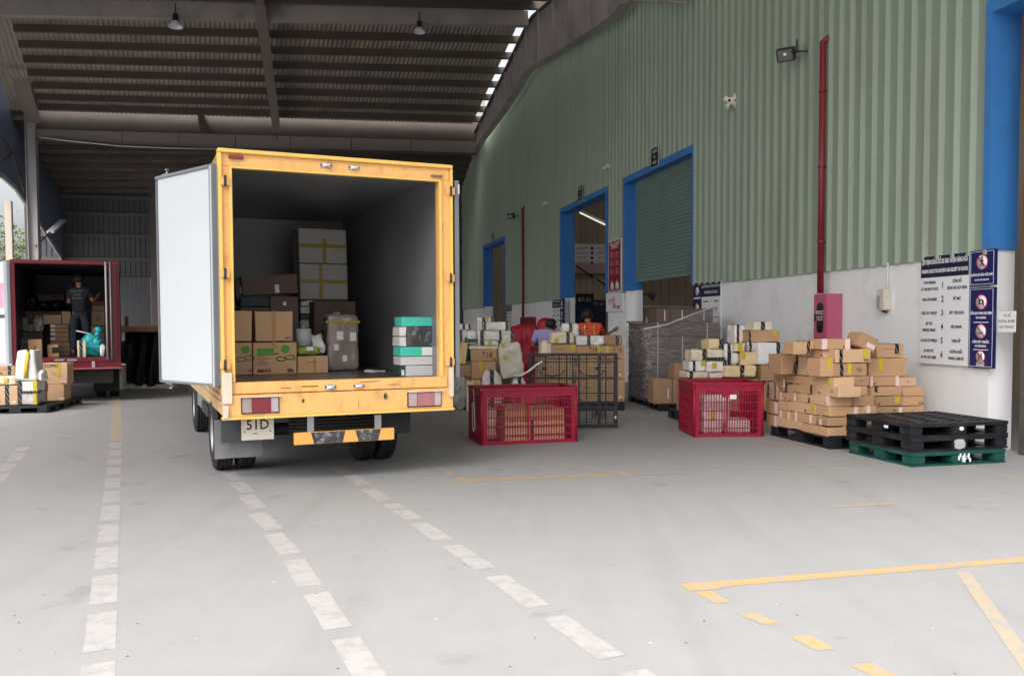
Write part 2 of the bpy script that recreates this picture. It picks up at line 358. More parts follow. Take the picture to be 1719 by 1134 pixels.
# ================================================================== warehouse
GREEN = mat('green_cladding', (.285, .35, .275), .42, var=.12, scale=.5, dirt_glint=(.23, .235, .185), dscale=1.1, damt=.75, stretch=(1.6, 1, .16), spec=.3)
BASEW = mat('white_plaster', (.84, .85, .86), .75, var=.04, scale=1.2, dirt_glint=(.55, .54, .52), dscale=1.3, damt=.5, bump=.15, bscale=12)
BLUE = mat('blue_trim', (.045, .20, .52), .5, var=.12, scale=1.5, dirt_glint=(.05, .07, .12), dscale=3, damt=.35)
SHUT = mat('roller_green', (.15, .24, .205), .5, var=.15, scale=1.5, dirt_glint=(.17, .12, .11), dscale=1.3, damt=.6)
DARKW = mat('interior_brown', (.40, .31, .24), .8, var=.2, scale=1)
ZB, DT = 2.43, 5.28
DOORS = [(-4.1, .43), (8.9, 13.22), (14.7, 19.42), (28.46, 33.4)]
def roofz(u):   # canopy roof height at the wall end
    pts = [(9.5, 10.7), (21.3, 12.35), (33.2, 10.75), (44, 12.5), (56, 10.6)]
    if u <= pts[0][0]: return pts[0][1]
    for (a, za), (b, zb) in zip(pts, pts[1:]):
        if u <= b: return za + (zb - za) * (u - a) / (b - a)
    return pts[-1][1]
def walltop(u): return 13.6 if u < 9.5 else (12.6 if u > 33 else roofz(u) + .88)
wh = empty('warehouse', W0, WY)
# local frame of the warehouse: x = -u, y = v, z
def LU(u, v, z): return Vector((-u, v, z))
bm = bmesh.new(); P_ = .28; u = -9.0; segs = []
prof = [(0, 0), (.155, 0), (.205, -.05), (.24, -.05), (.262, 0), (.28, 0)]
while u < 56:
    for (a, va), (b, vb) in zip(prof, prof[1:]):
        u0, u1 = u + a, u + b
        if u1 - u0 < 1e-6: continue
        cuts = sorted({u0, u1} | {e for d in DOORS for e in d if u0 < e < u1})
        for c0, c1 in zip(cuts, cuts[1:]):
            cm = (c0 + c1) / 2; z0 = DT if any(d[0] < cm < d[1] for d in DOORS) else ZB - .06
            f0 = va + (vb - va) * (c0 - u0) / (u1 - u0); f1 = va + (vb - va) * (c1 - u0) / (u1 - u0)
            bm.faces.new([bm.verts.new(LU(*p)) for p in ((c0, f0 - .02, z0), (c1, f1 - .02, z0), (c1, f1 - .02, walltop(c1)), (c0, f0 - .02, walltop(c0)))])
    u += P_
bmesh.ops.remove_doubles(bm, verts=bm.verts[:], dist=1e-4)
finish(bm, 'cladding', GREEN, wh)
bm = bmesh.new()
for z in (2.62, 3.9, 5.35, 6.8, 8.3, 9.8):
    for i in range(0, 225):
        u = -8.9 + i * P_ + .07
        if any(d[0] - .4 < u < d[1] + .4 for d in DOORS) and z < DT + .2: continue
        if i % 2 == 0 or random.random() < .1: continue
        j = random.uniform(-.03, .03)
        bx(bm, -u - .008, -u + .008, -.032, -.018, z + j - .008, z + j + .008)
tag(finish(bm, 'screw', mat('screw_dark', (.03, .03, .025), .5), wh), None, None, None, 'stuff')
edges = [-9.0] + [e for d in DOORS for e in d] + [56]
for a, b in zip(edges[::2], edges[1::2]): B1('plinth_wall', BASEW, (-b, -a, 0, .34, 0, ZB), wh)
tag(wh, 'long warehouse with ribbed green cladding above a white plinth and blue doorways', 'warehouse')
FW = .36
for i, (a, b) in enumerate(DOORS):
    bm = bmesh.new(); a2 = a
    bx(bm, -a, -a + FW * .0 + .0 - 0 + .001, -.06, -.055, 0, .01) if False else None
    # far jamb, near jamb (standing over the plinth), head; deep returns into the wall
    bx(bm, -b - .06, -b + .04, -.075, .33, ZB + .001, DT - .06); bx(bm, -a + (.03 if i == 0 else -.04), -a + (.44 if i == 0 else .05), -.075, .33, ZB + .001, DT - .06)
    bx(bm, -b - .06, -a + (.44 if i == 0 else .05), -.08, .335, DT - .06, DT + .10)
    if i: bx(bm, -b + .04, -b + .32, .20, .33, ZB + .001, DT - .06)
    finish(bm, 'door_frame', BLUE, wh)
    if i: B1('door_jamb', BASEW, (-b + .002, -b + .32, .2, .34, 0, ZB), wh)
def shutter(a, b, z0, z1, v):
    bm = bmesh.new(); z = z0; k = 0; h = .085
    while z < z1:
        zz = [(0, .0), (.02, -.018), (.06, -.018), (.08, 0)]
        for (p, q), (r, s) in zip(zz, zz[1:]):
            bm.faces.new([bm.verts.new((x, v + y, z + zq)) for x, y, zq in ((-b, q, p), (-a, q, p), (-a, s, r), (-b, s, r))])
        bm.faces.new([bm.verts.new((x, v, z + zq)) for x, zq in ((-b, .08), (-a, .08), (-a, h), (-b, h))])
        z += h
    bx(bm, -b, -a, v - .03, v + .02, z0 - .09, z0)
    return finish(bm, 'roller_shutter', SHUT, wh)
shutter(8.95, 12.9, 2.72, 5.2, .16); shutter(-4.0, .05, 3.35, 5.2, .2)
for u in (.02, -4.0): B1('shutter_track', mat('rusty_track', (.10, .085, .075), .7, var=.4, scale=8), (-u - .03, -u + .06, .1, .3, 0, 5.2), wh)
# rooms behind
bm = bmesh.new()
bx(bm, -56, 9, 14, 14.2, 0, 9); [bx(bm, -56 + k * 6, -50.9 + k * 6 if k < 10 else 9, .36, 14, 9, 9.2) for k in range(11)]; bx(bm, 9, 9.2, .36, 14, 0, 9.2); bx(bm, -56.2, -56, .36, 14, 0, 9.2)  # gaps in the unseen roof, added to let daylight into the rooms
finish(bm, 'interior_shell', DARKW, wh)
CORI = mat('interior_corrugated', (.46, .37, .28), .7, var=.25, scale=.6)
def partition(u, z0, v1=8.):
    bm = bmesh.new(); v = .36
    while v < v1:
        for (a, ua), (b, ub) in zip([(0, 0), (.12, 0), (.14, .03), (.2, .03), (.22, 0)], [(.12, 0), (.14, .03), (.2, .03), (.22, 0), (.25, 0)]):
            bm.faces.new([bm.verts.new(p) for p in ((-u + ua, v + a, z0), (-u + ub, v + b, z0), (-u + ub, v + b, 9), (-u + ua, v + a, 9))])
        v += .25
    bx(bm, -u - .15, -u - .01, .36, v1, 0, 9)
    return finish(bm, 'interior_partition', CORI, wh)
partition(15.3 - .8, 0); partition(25.5, 2.6); partition(39, 0); partition(5.5, 0)
# ------------------------------------------------------------------ canopy
ROOF = mat('roof_sheet', (.42, .35, .29), .55, var=.2, scale=.7, dirt_glint=(.15, .12, .10), dscale=.6, damt=.7, metal=.1)
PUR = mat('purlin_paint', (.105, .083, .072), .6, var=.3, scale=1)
GIR = mat('girder_paint', (.38, .34, .32), .6, var=.25, scale=1, dirt_glint=(.10, .085, .08), dscale=.8, damt=.6)
cn = empty('steel_canopy', (0, 0, 0))
pur_px = [((14.5, 17), (885, 40)), ((22, 44), (873, 64)), ((30.5, 71), (862, 91)), ((38, 96), (847, 117)), ((46.5, 121), (836, 140)), ((54, 143), (824, 163)), ((60, 160), (815, 183))]
VR = -.82
Rp, Lp, us = [], [], []
for i, (l, r) in enumerate(pur_px):
    u = 21.9 + i * (29.9 - 21.9) / 6
    us.append(u); vr, zr = onu(*r, u); vl, zl = onu(*l, u); Rp.append((u, VR, zr)); Lp.append((u, vl, zl))
# straight lines fitted through the measured ends, carried on to the eaves and the ridge
def lin(P, k):
    n = len(P); mu = sum(p[0] for p in P) / n; mv = sum(p[k] for p in P) / n
    s = sum((p[0] - mu) * (p[k] - mv) for p in P) / sum((p[0] - mu) ** 2 for p in P); return lambda u: mv + s * (u - mu)
zR, zL, vL = lin(Rp, 2), lin(Lp, 2), lin(Lp, 1)
RID = 21.2; EAV = 32.2
def roof_at(u, t):      # t 0 = outer (left) edge, 1 = wall edge
    if u <= RID: uu = RID + (RID - u); f = 1
    elif u <= EAV: uu = u
    elif u <= 43.5: uu = EAV - (u - EAV) * (EAV - RID) / (43.5 - EAV)
    else: uu = RID + (u - 43.5)
    l = Vector((vL(min(max(u, RID), EAV)), 0)); v = l.x + (VR - l.x) * t; z = zL(uu) + (zR(uu) - zL(uu)) * t
    return W(u, v, z + .12)
def sheet(u0, u1, t0=-.06, t1=1.0, n=330):
    bm = bmesh.new(); pv = None; wv = 19.
    for i in range(n + 1):
        t = t0 + (t1 - t0) * i / n; dz = .035 if i % 3 else 0
        k = [bm.verts.new(roof_at(u, t) + Vector((0, 0, dz))) for u in (u0, u1)]
        if pv: bm.faces.new((pv[0], pv[1], k[1], k[0]))
        pv = k
    return finish(bm, 'roof_sheet', ROOF, cn)
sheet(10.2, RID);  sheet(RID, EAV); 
def purlin(u, t0=0., t1=1.0, hd=.24, wd=.08, ext=.85):
    bm = bmesh.new(); a = roof_at(u, t0) - Vector((0, 0, hd / 2 + .03)); b = roof_at(u, t1) - Vector((0, 0, hd / 2 + .03)); b = b + (b - a).normalized() * (ext - .4)
    bar(bm, a, b, wd, hd); bar(bm, a + WD * .05 - Vector((0, 0, hd / 2)), b + WD * .05 - Vector((0, 0, hd / 2)), .1, .02)
    return finish(bm, 'purlin', PUR, cn)
for u in us + [31.1]: purlin(u)
for i in range(7): purlin(12 + i * 1.35)
def fz(u, v): return 10.75 - (u - 32.6) * .31 + (v + 20) * .03
bm = bmesh.new(); pv = None
for i in range(241):
    v = -22.5 + 22.45 * i / 240; k = [bm.verts.new(W(u, v, fz(u, v) + .1 + (.03 if i % 2 else 0))) for u in (32.7, 40.1)]
    if pv: bm.faces.new((pv[0], pv[1], k[1], k[0]))
    pv = k
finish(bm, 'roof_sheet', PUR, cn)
for i in range(9):
    u = 33.1 + i * .85; bm = bmesh.new(); bar(bm, W(u, -22.4, fz(u, -22.4) - .03), W(u, -.1, fz(u, -.1) - .03), .07, .2); finish(bm, 'purlin', PUR, cn)
bm = bmesh.new(); a = roof_at(RID - .3, 0) - Vector((0, 0, .45)); b = roof_at(RID - .3, 1) - Vector((0, 0, .45)); bar(bm, a, b, .25, .5); finish(bm, 'ridge_beam', GIR, cn)
bm = bmesh.new()      # near bay, carried on towards the yard entrance (above the picture)
pv = None
for i in range(331):
    t = -.06 + 1.06 * i / 330; p = roof_at(10.2, t); k = [bm.verts.new(W(u, (p - W0).dot(WN), p.z + dz - .02)) for u, dz in ((-6.2, -.1), (2.0, .9), (10.3, 0))]
    if pv:
        for a in (0, 1): bm.faces.new((pv[a], pv[a + 1], k[a + 1], k[a]))
    pv = k
finish(bm, 'roof_sheet', ROOF, cn)
for u in (-6.0, -4.8, -4.4, -3, -1.2, .4, 2.0, 5.2, 6.8, 8.4): 
    bm = bmesh.new(); a = roof_at(10.2, 0); b = roof_at(10.2, 1); zz_ = (.9 - abs(u - 2.0) * .12) - .25
    va, vb = (a - W0).dot(WN), (b - W0).dot(WN); bar(bm, W(u, va, a.z + zz_), W(u, vb, b.z + zz_), .08, .24); finish(bm, 'purlin', PUR, cn)
bm = bmesh.new(); a = W(-6.0, -20.5, 9.9); b = W(-6.0, VG_ := -.55, 10.3); bar(bm, a, b, .25, .6); finish(bm, 'eaves_beam', GIR, cn)
bm = bmesh.new(); bar(bm, W(-6.0, -20.5, 0), W(-6.0, -20.5, 9.8), .4, .35, up=WD); finish(bm, 'column', GIR, cn)
# haunched girder along the wall
VG = -.55
bot = [onwall(x, y, VG) for x, y in [(1055, 0), (1030, 30), (960, 75), (885, 120), (870, 150), (840, 195), (810, 235), (795, 262)]]
bot = [(8.5, 8.2)] + [(u, z) for u, z in bot]
def zroofR(u): return (roof_at(u, 1).z) - .3
bm = bmesh.new(); pv = None; N_ = 60; u0, u1 = bot[0][0], bot[-1][0]
def zb_(u):
    for (a, za), (b, zb) in zip(bot, bot[1:]):
        if a <= u <= b: return za + (zb - za) * (u - a) / max(1e-6, b - a)
    return bot[-1][1]
for i in range(N_ + 1):
    u = u0 + (u1 - u0) * i / N_; k = [bm.verts.new(W(u, VG + dv, z)) for dv in (-.01, .01) for z in (zb_(u), zroofR(u) - .05)]
    if pv:
        bm.faces.new((pv[0], k[0], k[1], pv[1])); bm.faces.new((k[2], pv[2], pv[3], k[3]))
    pv = k
finish(bm, 'girder_web', GIR, cn)
for top in (0, 1):
    bm = bmesh.new(); pts = [W(u0 + (u1 - u0) * i / 30, VG, (zroofR(u0 + (u1 - u0) * i / 30) - .03) if top else zb_(u0 + (u1 - u0) * i / 30)) for i in range(31)]
    for a, b in zip(pts, pts[1:]): bar(bm, a, b, .30, .035)
    finish(bm, 'girder_flange', PUR if top else GIR, cn)
for i in range(14):
    u = u0 + .6 + i * (u1 - u0 - 1) / 13; bm = bmesh.new(); p = W(u, VG - .07, zb_(u) + .02); q = W(u, VG - .07, zroofR(u) - .06)
    bar(bm, p, q, .11, .02, up=WD); finish(bm, 'stiffener', GIR, cn)
# cross beam at the valley
UX = 32.4
def pu(x, y, u=UX): v, z = onu(x, y, u); return W(u, v, z)
def plate(bm, pts, th=.02):
    a = [bm.verts.new(p) for p in pts]; b = [bm.verts.new(p + WD * th) for p in pts]; n = len(pts)
    bm.faces.new(a); bm.faces.new(b[::-1])
    for i in range(n): bm.faces.new((a[i], b[i], b[(i + 1) % n], a[(i + 1) % n]))
bm = bmesh.new(); plate(bm, [pu(60, 178), pu(60, 216), pu(486, 231), pu(806, 238), pu(812, 196), pu(454, 190)]); finish(bm, 'valley_gutter', PUR, cn)
xs = [62, 205, 300, 395, 487, 590, 690, 800]; tops = lambda x: 217 + (x - 67) * (238 - 217) / 740; 
def bots(x):
    P = [(62, 231), (205, 243), (300, 247), (395, 250), (487, 251), (590, 253), (690, 255), (800, 258)]
    for (a, ya), (b, yb) in zip(P, P[1:]):
        if a <= x <= b: return ya + (yb - ya) * (x - a) / (b - a)
for a, b in zip(xs, xs[1:]):
    bm = bmesh.new(); plate(bm, [pu(a + .7, bots(a), UX - .1), pu(b - .7, bots(b), UX - .1), pu(b - .7, tops(b), UX - .1), pu(a + .7, tops(a), UX - .1)])
    finish(bm, 'beam_panel', mat('beam_panel_paint', (.30, .26, .24), .6, var=.12, scale=1), cn)
bm = bmesh.new()
for a, b in zip(xs, xs[1:]): bar(bm, pu(a, bots(a) + 1, UX - .1), pu(b, bots(b) + 1, UX - .1), .3, .06)
finish(bm, 'beam_flange', PUR, cn)
bm = bmesh.new(); tube(bm, [pu(66, 230.5, UX - .4), pu(130, 238, UX - .4), pu(198, 245, UX - .4), pu(290, 249, UX - .4), pu(365, 250, UX - .4)], .025, 6); finish(bm, 'cable', mat('pale_cable', (.62, .63, .66), .5), cn)
bm = bmesh.new(); plate(bm, [pu(332, 192, UX - .3), pu(342, 192, UX - .3), pu(344, 207, UX - .3), pu(352, 224, UX - .3), pu(338, 222, UX - .3), pu(333, 206, UX - .3)], .3); finish(bm, 'bracket', PUR, cn)
# purlin tie beams running back under the roof (the one near x=450 and the left edge one)
for (pxs, nm, wd) in (([(436, 0), (465, 218)], 'rafter', .26), ([(-2, 8), (57, 200)], 'edge_rafter', .42)):
    a = pu(*pxs[1], UX - .4); b = pu(*pxs[0], 19.6 if nm == 'rafter' else 28.2)
    if nm == 'edge_rafter': bz = pu(*pxs[0], 24.0); b = bz
    d = (b - a); bm = bmesh.new(); bar(bm, a, b, wd, .28); bar(bm, a + Vector((0, 0, -.15)), b + Vector((0, 0, -.15)), wd * 1.3, .03)
    finish(bm, nm, mat('rafter_paint', (.22, .18, .16), .6, var=.2, scale=1), cn)
bm = bmesh.new(); tube(bm, [pu(465, 215, UX - .5), pu(465, 235, UX - .5)], .03, 6); finish(bm, 'drain_pipe', PUR, cn)
# columns
COLM = mat('column_paint', (.36, .35, .35), .6, var=.15, scale=1)
vcol, zc = onu(54.5, 300, UX)
bm = bmesh.new(); cw = .21
p = W(UX, vcol, 0)
for dx in (-cw, cw): bar(bm, W(UX, vcol + dx * .9, 0), W(UX, vcol + dx * .9, 10.9), .03, .36, up=WD)
bar(bm, W(UX, vcol, 0), W(UX, vcol, 10.9), .36, .03, up=WD); finish(bm, 'column', COLM, cn)
for (uu, vv) in ((39.9, onu(262, 400, 39.9)[0]),):
    if uu == 11.5: continue
    bm = bmesh.new(); bar(bm, W(uu - .3, vv, 0), W(uu - .3, vv, 10.8), .4, .35, up=WD); finish(bm, 'column', PUR, cn)
# near left column stands just out of the picture, so the near eave is carried
bm = bmesh.new(); bar(bm, W(11.5, -20.5, 0), W(11.5, -20.5, 9.8), .4, .35, up=WD); finish(bm, 'column', COLM, cn)
bm = bmesh.new(); a = W(10.6, -20.5, 9.7); b = W(10.6, VG, 10.2); bar(bm, a, b, .25, .6); finish(bm, 'eaves_beam', GIR, cn)
# side cladding of the left aisle with its slanting lower edge, and braces
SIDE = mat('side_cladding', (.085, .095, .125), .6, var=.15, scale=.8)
VS = vcol - .9
def ps(x, y, v=VS): u, z = onwall(x, y, v); return W(u, v, z)
bm = bmesh.new(); lo = [ps(-60, 245), ps(0, 296), ps(22, 316), ps(43, 346), ps(62, 375), ps(97, 430)]
us_ = [(11.0, 3.0), (25.5, 3.0), (25.6, 7.7)] + [onwall(x, y, VS) for x, y in [(0, 296), (22, 316), (43, 346), (62, 375), (97, 430)]] + [(40, 4.2)]  # unseen near stretch, dropped low to block daylight from the left
for (a, za), (b, zb) in zip(us_, us_[1:]):
    bm.faces.new([bm.verts.new(W(*q)) for q in ((a, VS, za), (b, VS, zb), (b, VS, 12.5), (a, VS, 12.5))])
bmesh.ops.solidify(bm, geom=bm.faces[:], thickness=.05)
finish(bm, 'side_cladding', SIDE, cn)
bm = bmesh.new(); tp = [W(u, VS + .1, z) for u, z in us_]
for a, b in zip(tp, tp[1:]): bar(bm, a, b, .1, .2)
finish(bm, 'edge_trim', COLM, cn)
for q in [((0, 272), (21, 255)), ((20, 256), (40, 322)), ((0, 225), (20, 256)), ((23, 250), (47, 290))]:
    bm = bmesh.new(); bar(bm, ps(*q[0], VS + .3), ps(*q[1], VS + .3), .07, .07); finish(bm, 'brace', PUR, cn)
tag(cn, 'large dark steel canopy roof on columns spanning from the green wall over the yard', 'canopy')
# end wall of the canopy
ew = empty('end_wall', W(40, 0, 0), NY)
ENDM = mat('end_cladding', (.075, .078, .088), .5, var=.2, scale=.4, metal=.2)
bm = bmesh.new(); x = -22.5; pr = [(0, 0), (.14, 0), (.17, -.04), (.22, -.04), (.25, 0)]
while x < -.05:
    for (a, va), (b, vb) in zip(pr, pr[1:]):
        bm.faces.new([bm.verts.new(q) for q in ((x + a, va, 0), (x + b, vb, 0), (x + b, vb, 13.3), (x + a, va, 13.3))])
    x += .25
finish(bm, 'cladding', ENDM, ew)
for z in [onu(240, yy, 40)[1] for yy in (333, 361, 397, 436)]:
    B1('girt', PUR, (-22.4, -.05, -.16, -.05, z - .08, z + .08), ew)
B1('gate_panel', mat('gate_sheet', (.17, .18, .195), .45, metal=.3, var=.3, scale=1, stretch=(6, 1, 1)), (onu(190, 500, 40)[0], onu(258, 500, 40)[0], -.3, -.2, 0, onu(230, 466, 40)[1]), ew)
for i in range(30): B1('gate_rib', mat('gate_rib_paint', (.09, .095, .105), .5), (onu(190, 500, 40)[0] + i * .062, onu(190, 500, 40)[0] + i * .062 + .03, -.34, -.3, 0, onu(230, 466, 40)[1]), ew)
tag(ew, 'dark corrugated metal end wall far behind the red truck', 'wall')
# high bay lamps
def bay_lamp(x, y, u, size, lab):
    p = pu(x, y, u); e = empty('high_bay_lamp', p)
    bm = bmesh.new(); lathe(bm, [(.001, size * 1.9), (size * .3, size * 1.9), (size * .42, size * 1.75), (size * .42, size * .85), (size * .5, size * .8)], (0, 0, 0), 'Z', 20); finish(bm, 'housing', DSTEEL, e)
    bm = bmesh.new(); lathe(bm, [(size * .5, size * .8), (size * .8, size * .4), (size, 0), (size * .95, .0), (size * .7, size * .4), (.001, size * .7)], (0, 0, 0), 'Z', 24); finish(bm, 'reflector', mat('lamp_reflector', (.82, .84, .88), .3, var=.03), e)
    top = p.z + 3; bm = bmesh.new(); cyl(bm, (0, 0, size * 1.9), (0, 0, size * 2.6 + .15), .02, 6); finish(bm, 'hook', DSTEEL, e)
    tag(e, lab, 'lamp', 'high bay lamps under the canopy roof')
bay_lamp(295, 46, 20.2, .22, 'round high bay lamp under the left bay of the canopy roof')
bay_lamp(704, 55, 20.6, .20, 'round high bay lamp under the right bay of the canopy roof, nearer the green wall')
# ------------------------------------------------------------------ outside, left
tg = empty('street_lamp', ps(64, 412, vcol + .1 - .0))
q = [ps(x, y, vcol + .1) - tg.location for x, y in ((60, 413), (84, 390), (106, 370))]
bm = bmesh.new(); tube(bm, [q[0], q[1]], .035, 8); finish(bm, 'arm', DSTEEL, tg)
bm = bmesh.new(); bar(bm, q[1], q[2], .34, .1); bevel(bm, .03, 2); finish(bm, 'lamp_head', mat('lamp_head_grey', (.55, .57, .62), .4), tg)
tag(tg, 'grey street lamp head on a slanting arm beside the left canopy column', 'street lamp')
def leaf_tree(loc, hgt, spread, seed, lab, n=2600):
    rnd = random.Random(seed); e = empty('tree', loc)
    bm = bmesh.new(); br = []
    tube(bm, [(0, 0, 0), (.15, .1, hgt * .3), (.1, .3, hgt * .6), (.3, .2, hgt * .9)], [.28, .22, .13, .04], 8)
    for i in range(9):
        a = rnd.random() * 6.28; z = hgt * rnd.uniform(.3, .8); r = spread * rnd.uniform(.5, .95)
        q = Vector((math.cos(a) * r, math.sin(a) * r, z + hgt * rnd.uniform(.05, .25))); tube(bm, [(0.1, .2, z), q * .5 + Vector((0, 0, z * .45)), q], [.09, .06, .02], 6); br.append(q)
    finish(bm, 'trunk', mat('bark', (.20, .16, .13), .9, var=.3, scale=5), e)
    bm = bmesh.new()
    cl = [b + Vector([rnd.gauss(0, .5) for _ in range(3)]) for b in br for _ in range(3)]
    for i in range(n):
        c = rnd.choice(cl); p = c + Vector([rnd.gauss(0, spread * .2) for _ in range(3)]); s = rnd.uniform(.06, .16)
        x = Vector([rnd.gauss(0, 1) for _ in range(3)]).normalized(); y = x.orthogonal().normalized()
        f = bm.faces.new([bm.verts.new(p + x * s), bm.verts.new(p + y * s * .5), bm.verts.new(p - x * s), bm.verts.new(p - y * s * .5)]); f.material_index = rnd.choice((0, 0, 1))
    finish(bm, 'crown', [mat('leaf_green', (.10, .15, .045), .6, var=.3), mat('leaf_pale', (.17, .20, .08), .6, var=.3)], e)
    tag(e, lab, 'tree', 'trees beyond the open left side')
leaf_tree(Vector((-34, 52, 0)), 9.5, 3.6, 3, 'leafy tree beyond the open left side, left of the pale concrete post')
leaf_tree(Vector((-31.5, 55.5, 0)), 7.6, 2.6, 5, 'leafy tree just beyond the left canopy column above the red truck')
leaf_tree(Vector((-42, 60, 0)), 11, 4, 11, 'taller tree standing farthest left beyond the yard', 2000)
cp = empty('concrete_post', Vector((ray(16, 400).x * 36 / ray(16, 400).y, 36, 0)), .3)
B1('shaft', mat('pale_concrete', (.55, .49, .42), .85, var=.1, scale=2, bump=.2, bscale=8), (-.13, .13, -.12, .12, 0, 6.7), cp, bev=.02)
B1('footing', mat('footing_concrete', (.5, .46, .4), .85), (-.25, .25, -.25, .25, 0, .3), cp)
tag(cp, 'pale square concrete post beyond the open left side', 'post')
bd = empty('white_building', Vector((-33.5, 66, 0)), .2)
B1('wall', mat('white_wall', (.72, .70, .68), .8, var=.05), (-14, 5.5, 0, 8, 0, 6.0), bd)
B1('roof', mat('roof_tile_pink', (.50, .25, .24), .8, var=.2), (-14.3, 5.8, -.3, 8.3, 6.01, 6.3), bd)
for i in range(5):
    f = B1('window', mat('window_dark', (.08, .09, .1), .2), (-12 + i * 3.6, -10.6 + i * 3.6, -.04, .02, 2.6, 4.2), bd)
    B1('sill', WHM, (-12.1 + i * 3.6, -10.5 + i * 3.6, -.14, -.03, 2.5, 2.6), f)
tag(bd, 'low white building with pink roof edge behind the trees on the left', 'building')
# ================================================================== things fixed to the wall
def wallthing(name, px, py, out=.0):
    u, z = onwall(px, py, 0); return empty(name, W(u, -out, z), WY)
def wsize(x0, y0, x1, y1, v=0.):
    (u0, z0), (u1, z1) = onwall(x0, (y0 + y1) / 2, v), onwall(x1, (y0 + y1) / 2, v); a = onwall((x0 + x1) / 2, y0, v); b = onwall((x0 + x1) / 2, y1, v)
    return W((u0 + u1) / 2, v, b[1]), u0 - u1, a[1] - b[1]
NAVY = mat('sign_navy', (.012, .014, .10), .35, var=.06); NAVYD = mat('sign_dark_navy', (.012, .013, .04), .35, var=.06)
SW = mat('sign_white', (.78, .79, .82), .35, var=.03); SRED = mat('sign_red', (.5, .02, .04), .35); SPINK = mat('sign_disc', (.85, .74, .78), .4)
RPIPE = mat('red_pipe', (.22, .022, .025), .4, var=.2, scale=6)
def red_pipe(xt, yt, xb, yb, r, lab):
    u, z = onwall((xt + xb) / 2, (yt + yb) / 2, -.14); zt = onwall(xt, yt, -.14)[1]; zb = onwall(xb, yb, -.14)[1]; ut = onwall(xt, yt, -.14)[0]; ub = onwall(xb, yb, -.14)[0]
    e = empty('fire_pipe', W(ub, -.14, zb), WY)
    bm = bmesh.new(); cyl(bm, (0, 0, 0), (ub - ub, 0, zt - zb), r, 14); cyl(bm, (0, 0, zt - zb - .02), (.02, .16, zt - zb + .12), r * .95, 12); finish(bm, 'pipe', RPIPE, e)
    for k in (.2, .5, .8):
        bm = bmesh.new(); cyl(bm, (0, 0, (zt - zb) * k), (0, 0, (zt - zb) * k + .04), r * 1.18, 12); bx(bm, -.01, .01, r * .9, .14, (zt - zb) * k, (zt - zb) * k + .03); finish(bm, 'clamp', RPIPE, e)
    tag(e, lab, 'pipe'); return e
red_pipe(1385, 68, 1377, 492, .052, 'dark red vertical fire pipe rising from the pink cabinet on the green wall')
red_pipe(882, 347, 878, 542, .05, 'dark red vertical pipe between the two farther blue doorways')
# hose cabinets
def cabinet(rect, m, lab, big=True):
    loc, w_, h_ = wsize(*rect, v=-.28); e = empty('hose_cabinet', loc, WY)
    B1('body', m, (-w_ / 2, w_ / 2, 0, .27, 0, h_), e, bev=.008)
    if big:
        d = B1('door', m, (-w_ / 2 + .02, w_ / 2 - .02, -.012, .0, .02, h_ - .02), e, bev=.004)
        x0 = -w_ / 2 + .11
        bm = bmesh.new(); xw = w_ * .52; c_ = .06; zA, zB_ = h_ * .14, h_ * .80
        pts = [(x0 + c_, zA), (x0 + xw - c_, zA), (x0 + xw - .018, zA + .018), (x0 + xw, zA + c_), (x0 + xw, zB_ - c_), (x0 + xw - .018, zB_ - .018), (x0 + xw - c_, zB_), (x0 + c_, zB_), (x0 + .018, zB_ - .018), (x0, zB_ - c_), (x0, zA + c_), (x0 + .018, zA + .018)]
        bm.faces.new([bm.verts.new((p, -.018, q)) for p, q in pts]); bmesh.ops.solidify(bm, geom=bm.faces[:], thickness=-.005)
        finish(bm, 'window', mat('cabinet_glass', (.03, .025, .03), .12, var=.3), d)
        text('PCCC', .085, 'lettering', SW, d, (x0 + w_ * .26, -.0195, h_ * .58), sx=.9, bold=.001)
        for k, s_ in enumerate(('HỌNG NƯỚC', 'CHỮA CHÁY')): text(s_, .032, 'lettering', SW, d, (x0 + w_ * .26, -.0195, h_ * .485 - k * .04), sx=.8)
        B1('handle', INK, (x0 - .055, x0 - .03, -.03, -.01, h_ * .40, h_ * .56), d)
    tag(e, lab, 'cabinet')
cabinet((1366, 493, 1387.5, 569), mat('cabinet_pink', (.47, .10, .19), .45, var=.08, scale=2, dirt_glint=(.6, .25, .35), dscale=4, damt=.3), 'pink red fire hose cabinet with oval window on the white plinth wall')
cabinet((873, 532, 888, 566), mat('cabinet_maroon', (.19, .012, .03), .5), 'small dark red cabinet under the farther red pipe', False)
# flood lights
def flood(x, y, s, lab):
    e = wallthing('flood_light', x, y, .35)
    bm = bmesh.new(); bx(bm, -s * .75, s * .75, -.06, .05, -s * .55, s * .55); bevel(bm, .015, 2)
    h = finish(bm, 'housing', mat('flood_black', (.02, .022, .025), .5), e); h.rotation_euler = (.45, 0, .75)
    B1('lens', mat('flood_glass', (.16, .16, .155), .15, var=.4, scale=20), (-s * .6, s * .6, -.067, -.059, -s * .42, s * .42), h)
    B1('led_chip', mat('led_chip', (.9, .88, .7), .2), (-s * .12, s * .12, -.072, -.066, -s * .02, s * .2), h)
    for k in range(9): B1('fin', mat('flood_black', (.02, .022, .025), .5), (-s * .6 + k * s * .15, -s * .57 + k * s * .15, .05, .085, -s * .45, s * .45), h)
    bm = bmesh.new(); bar(bm, (s * .75, 0, 0), (s * .8, .33, .03), .05, .015); bar(bm, (s * .8, .1, -.02), (s * .8, .1, .2), .03, .015); finish(bm, 'bracket', DSTEEL, e)
    tag(e, lab, 'flood light')
flood(1352, 94, .20, 'black square flood light beside the top of the nearer red pipe')
flood(872, 363, .2, 'black flood light beside the top of the farther red pipe')
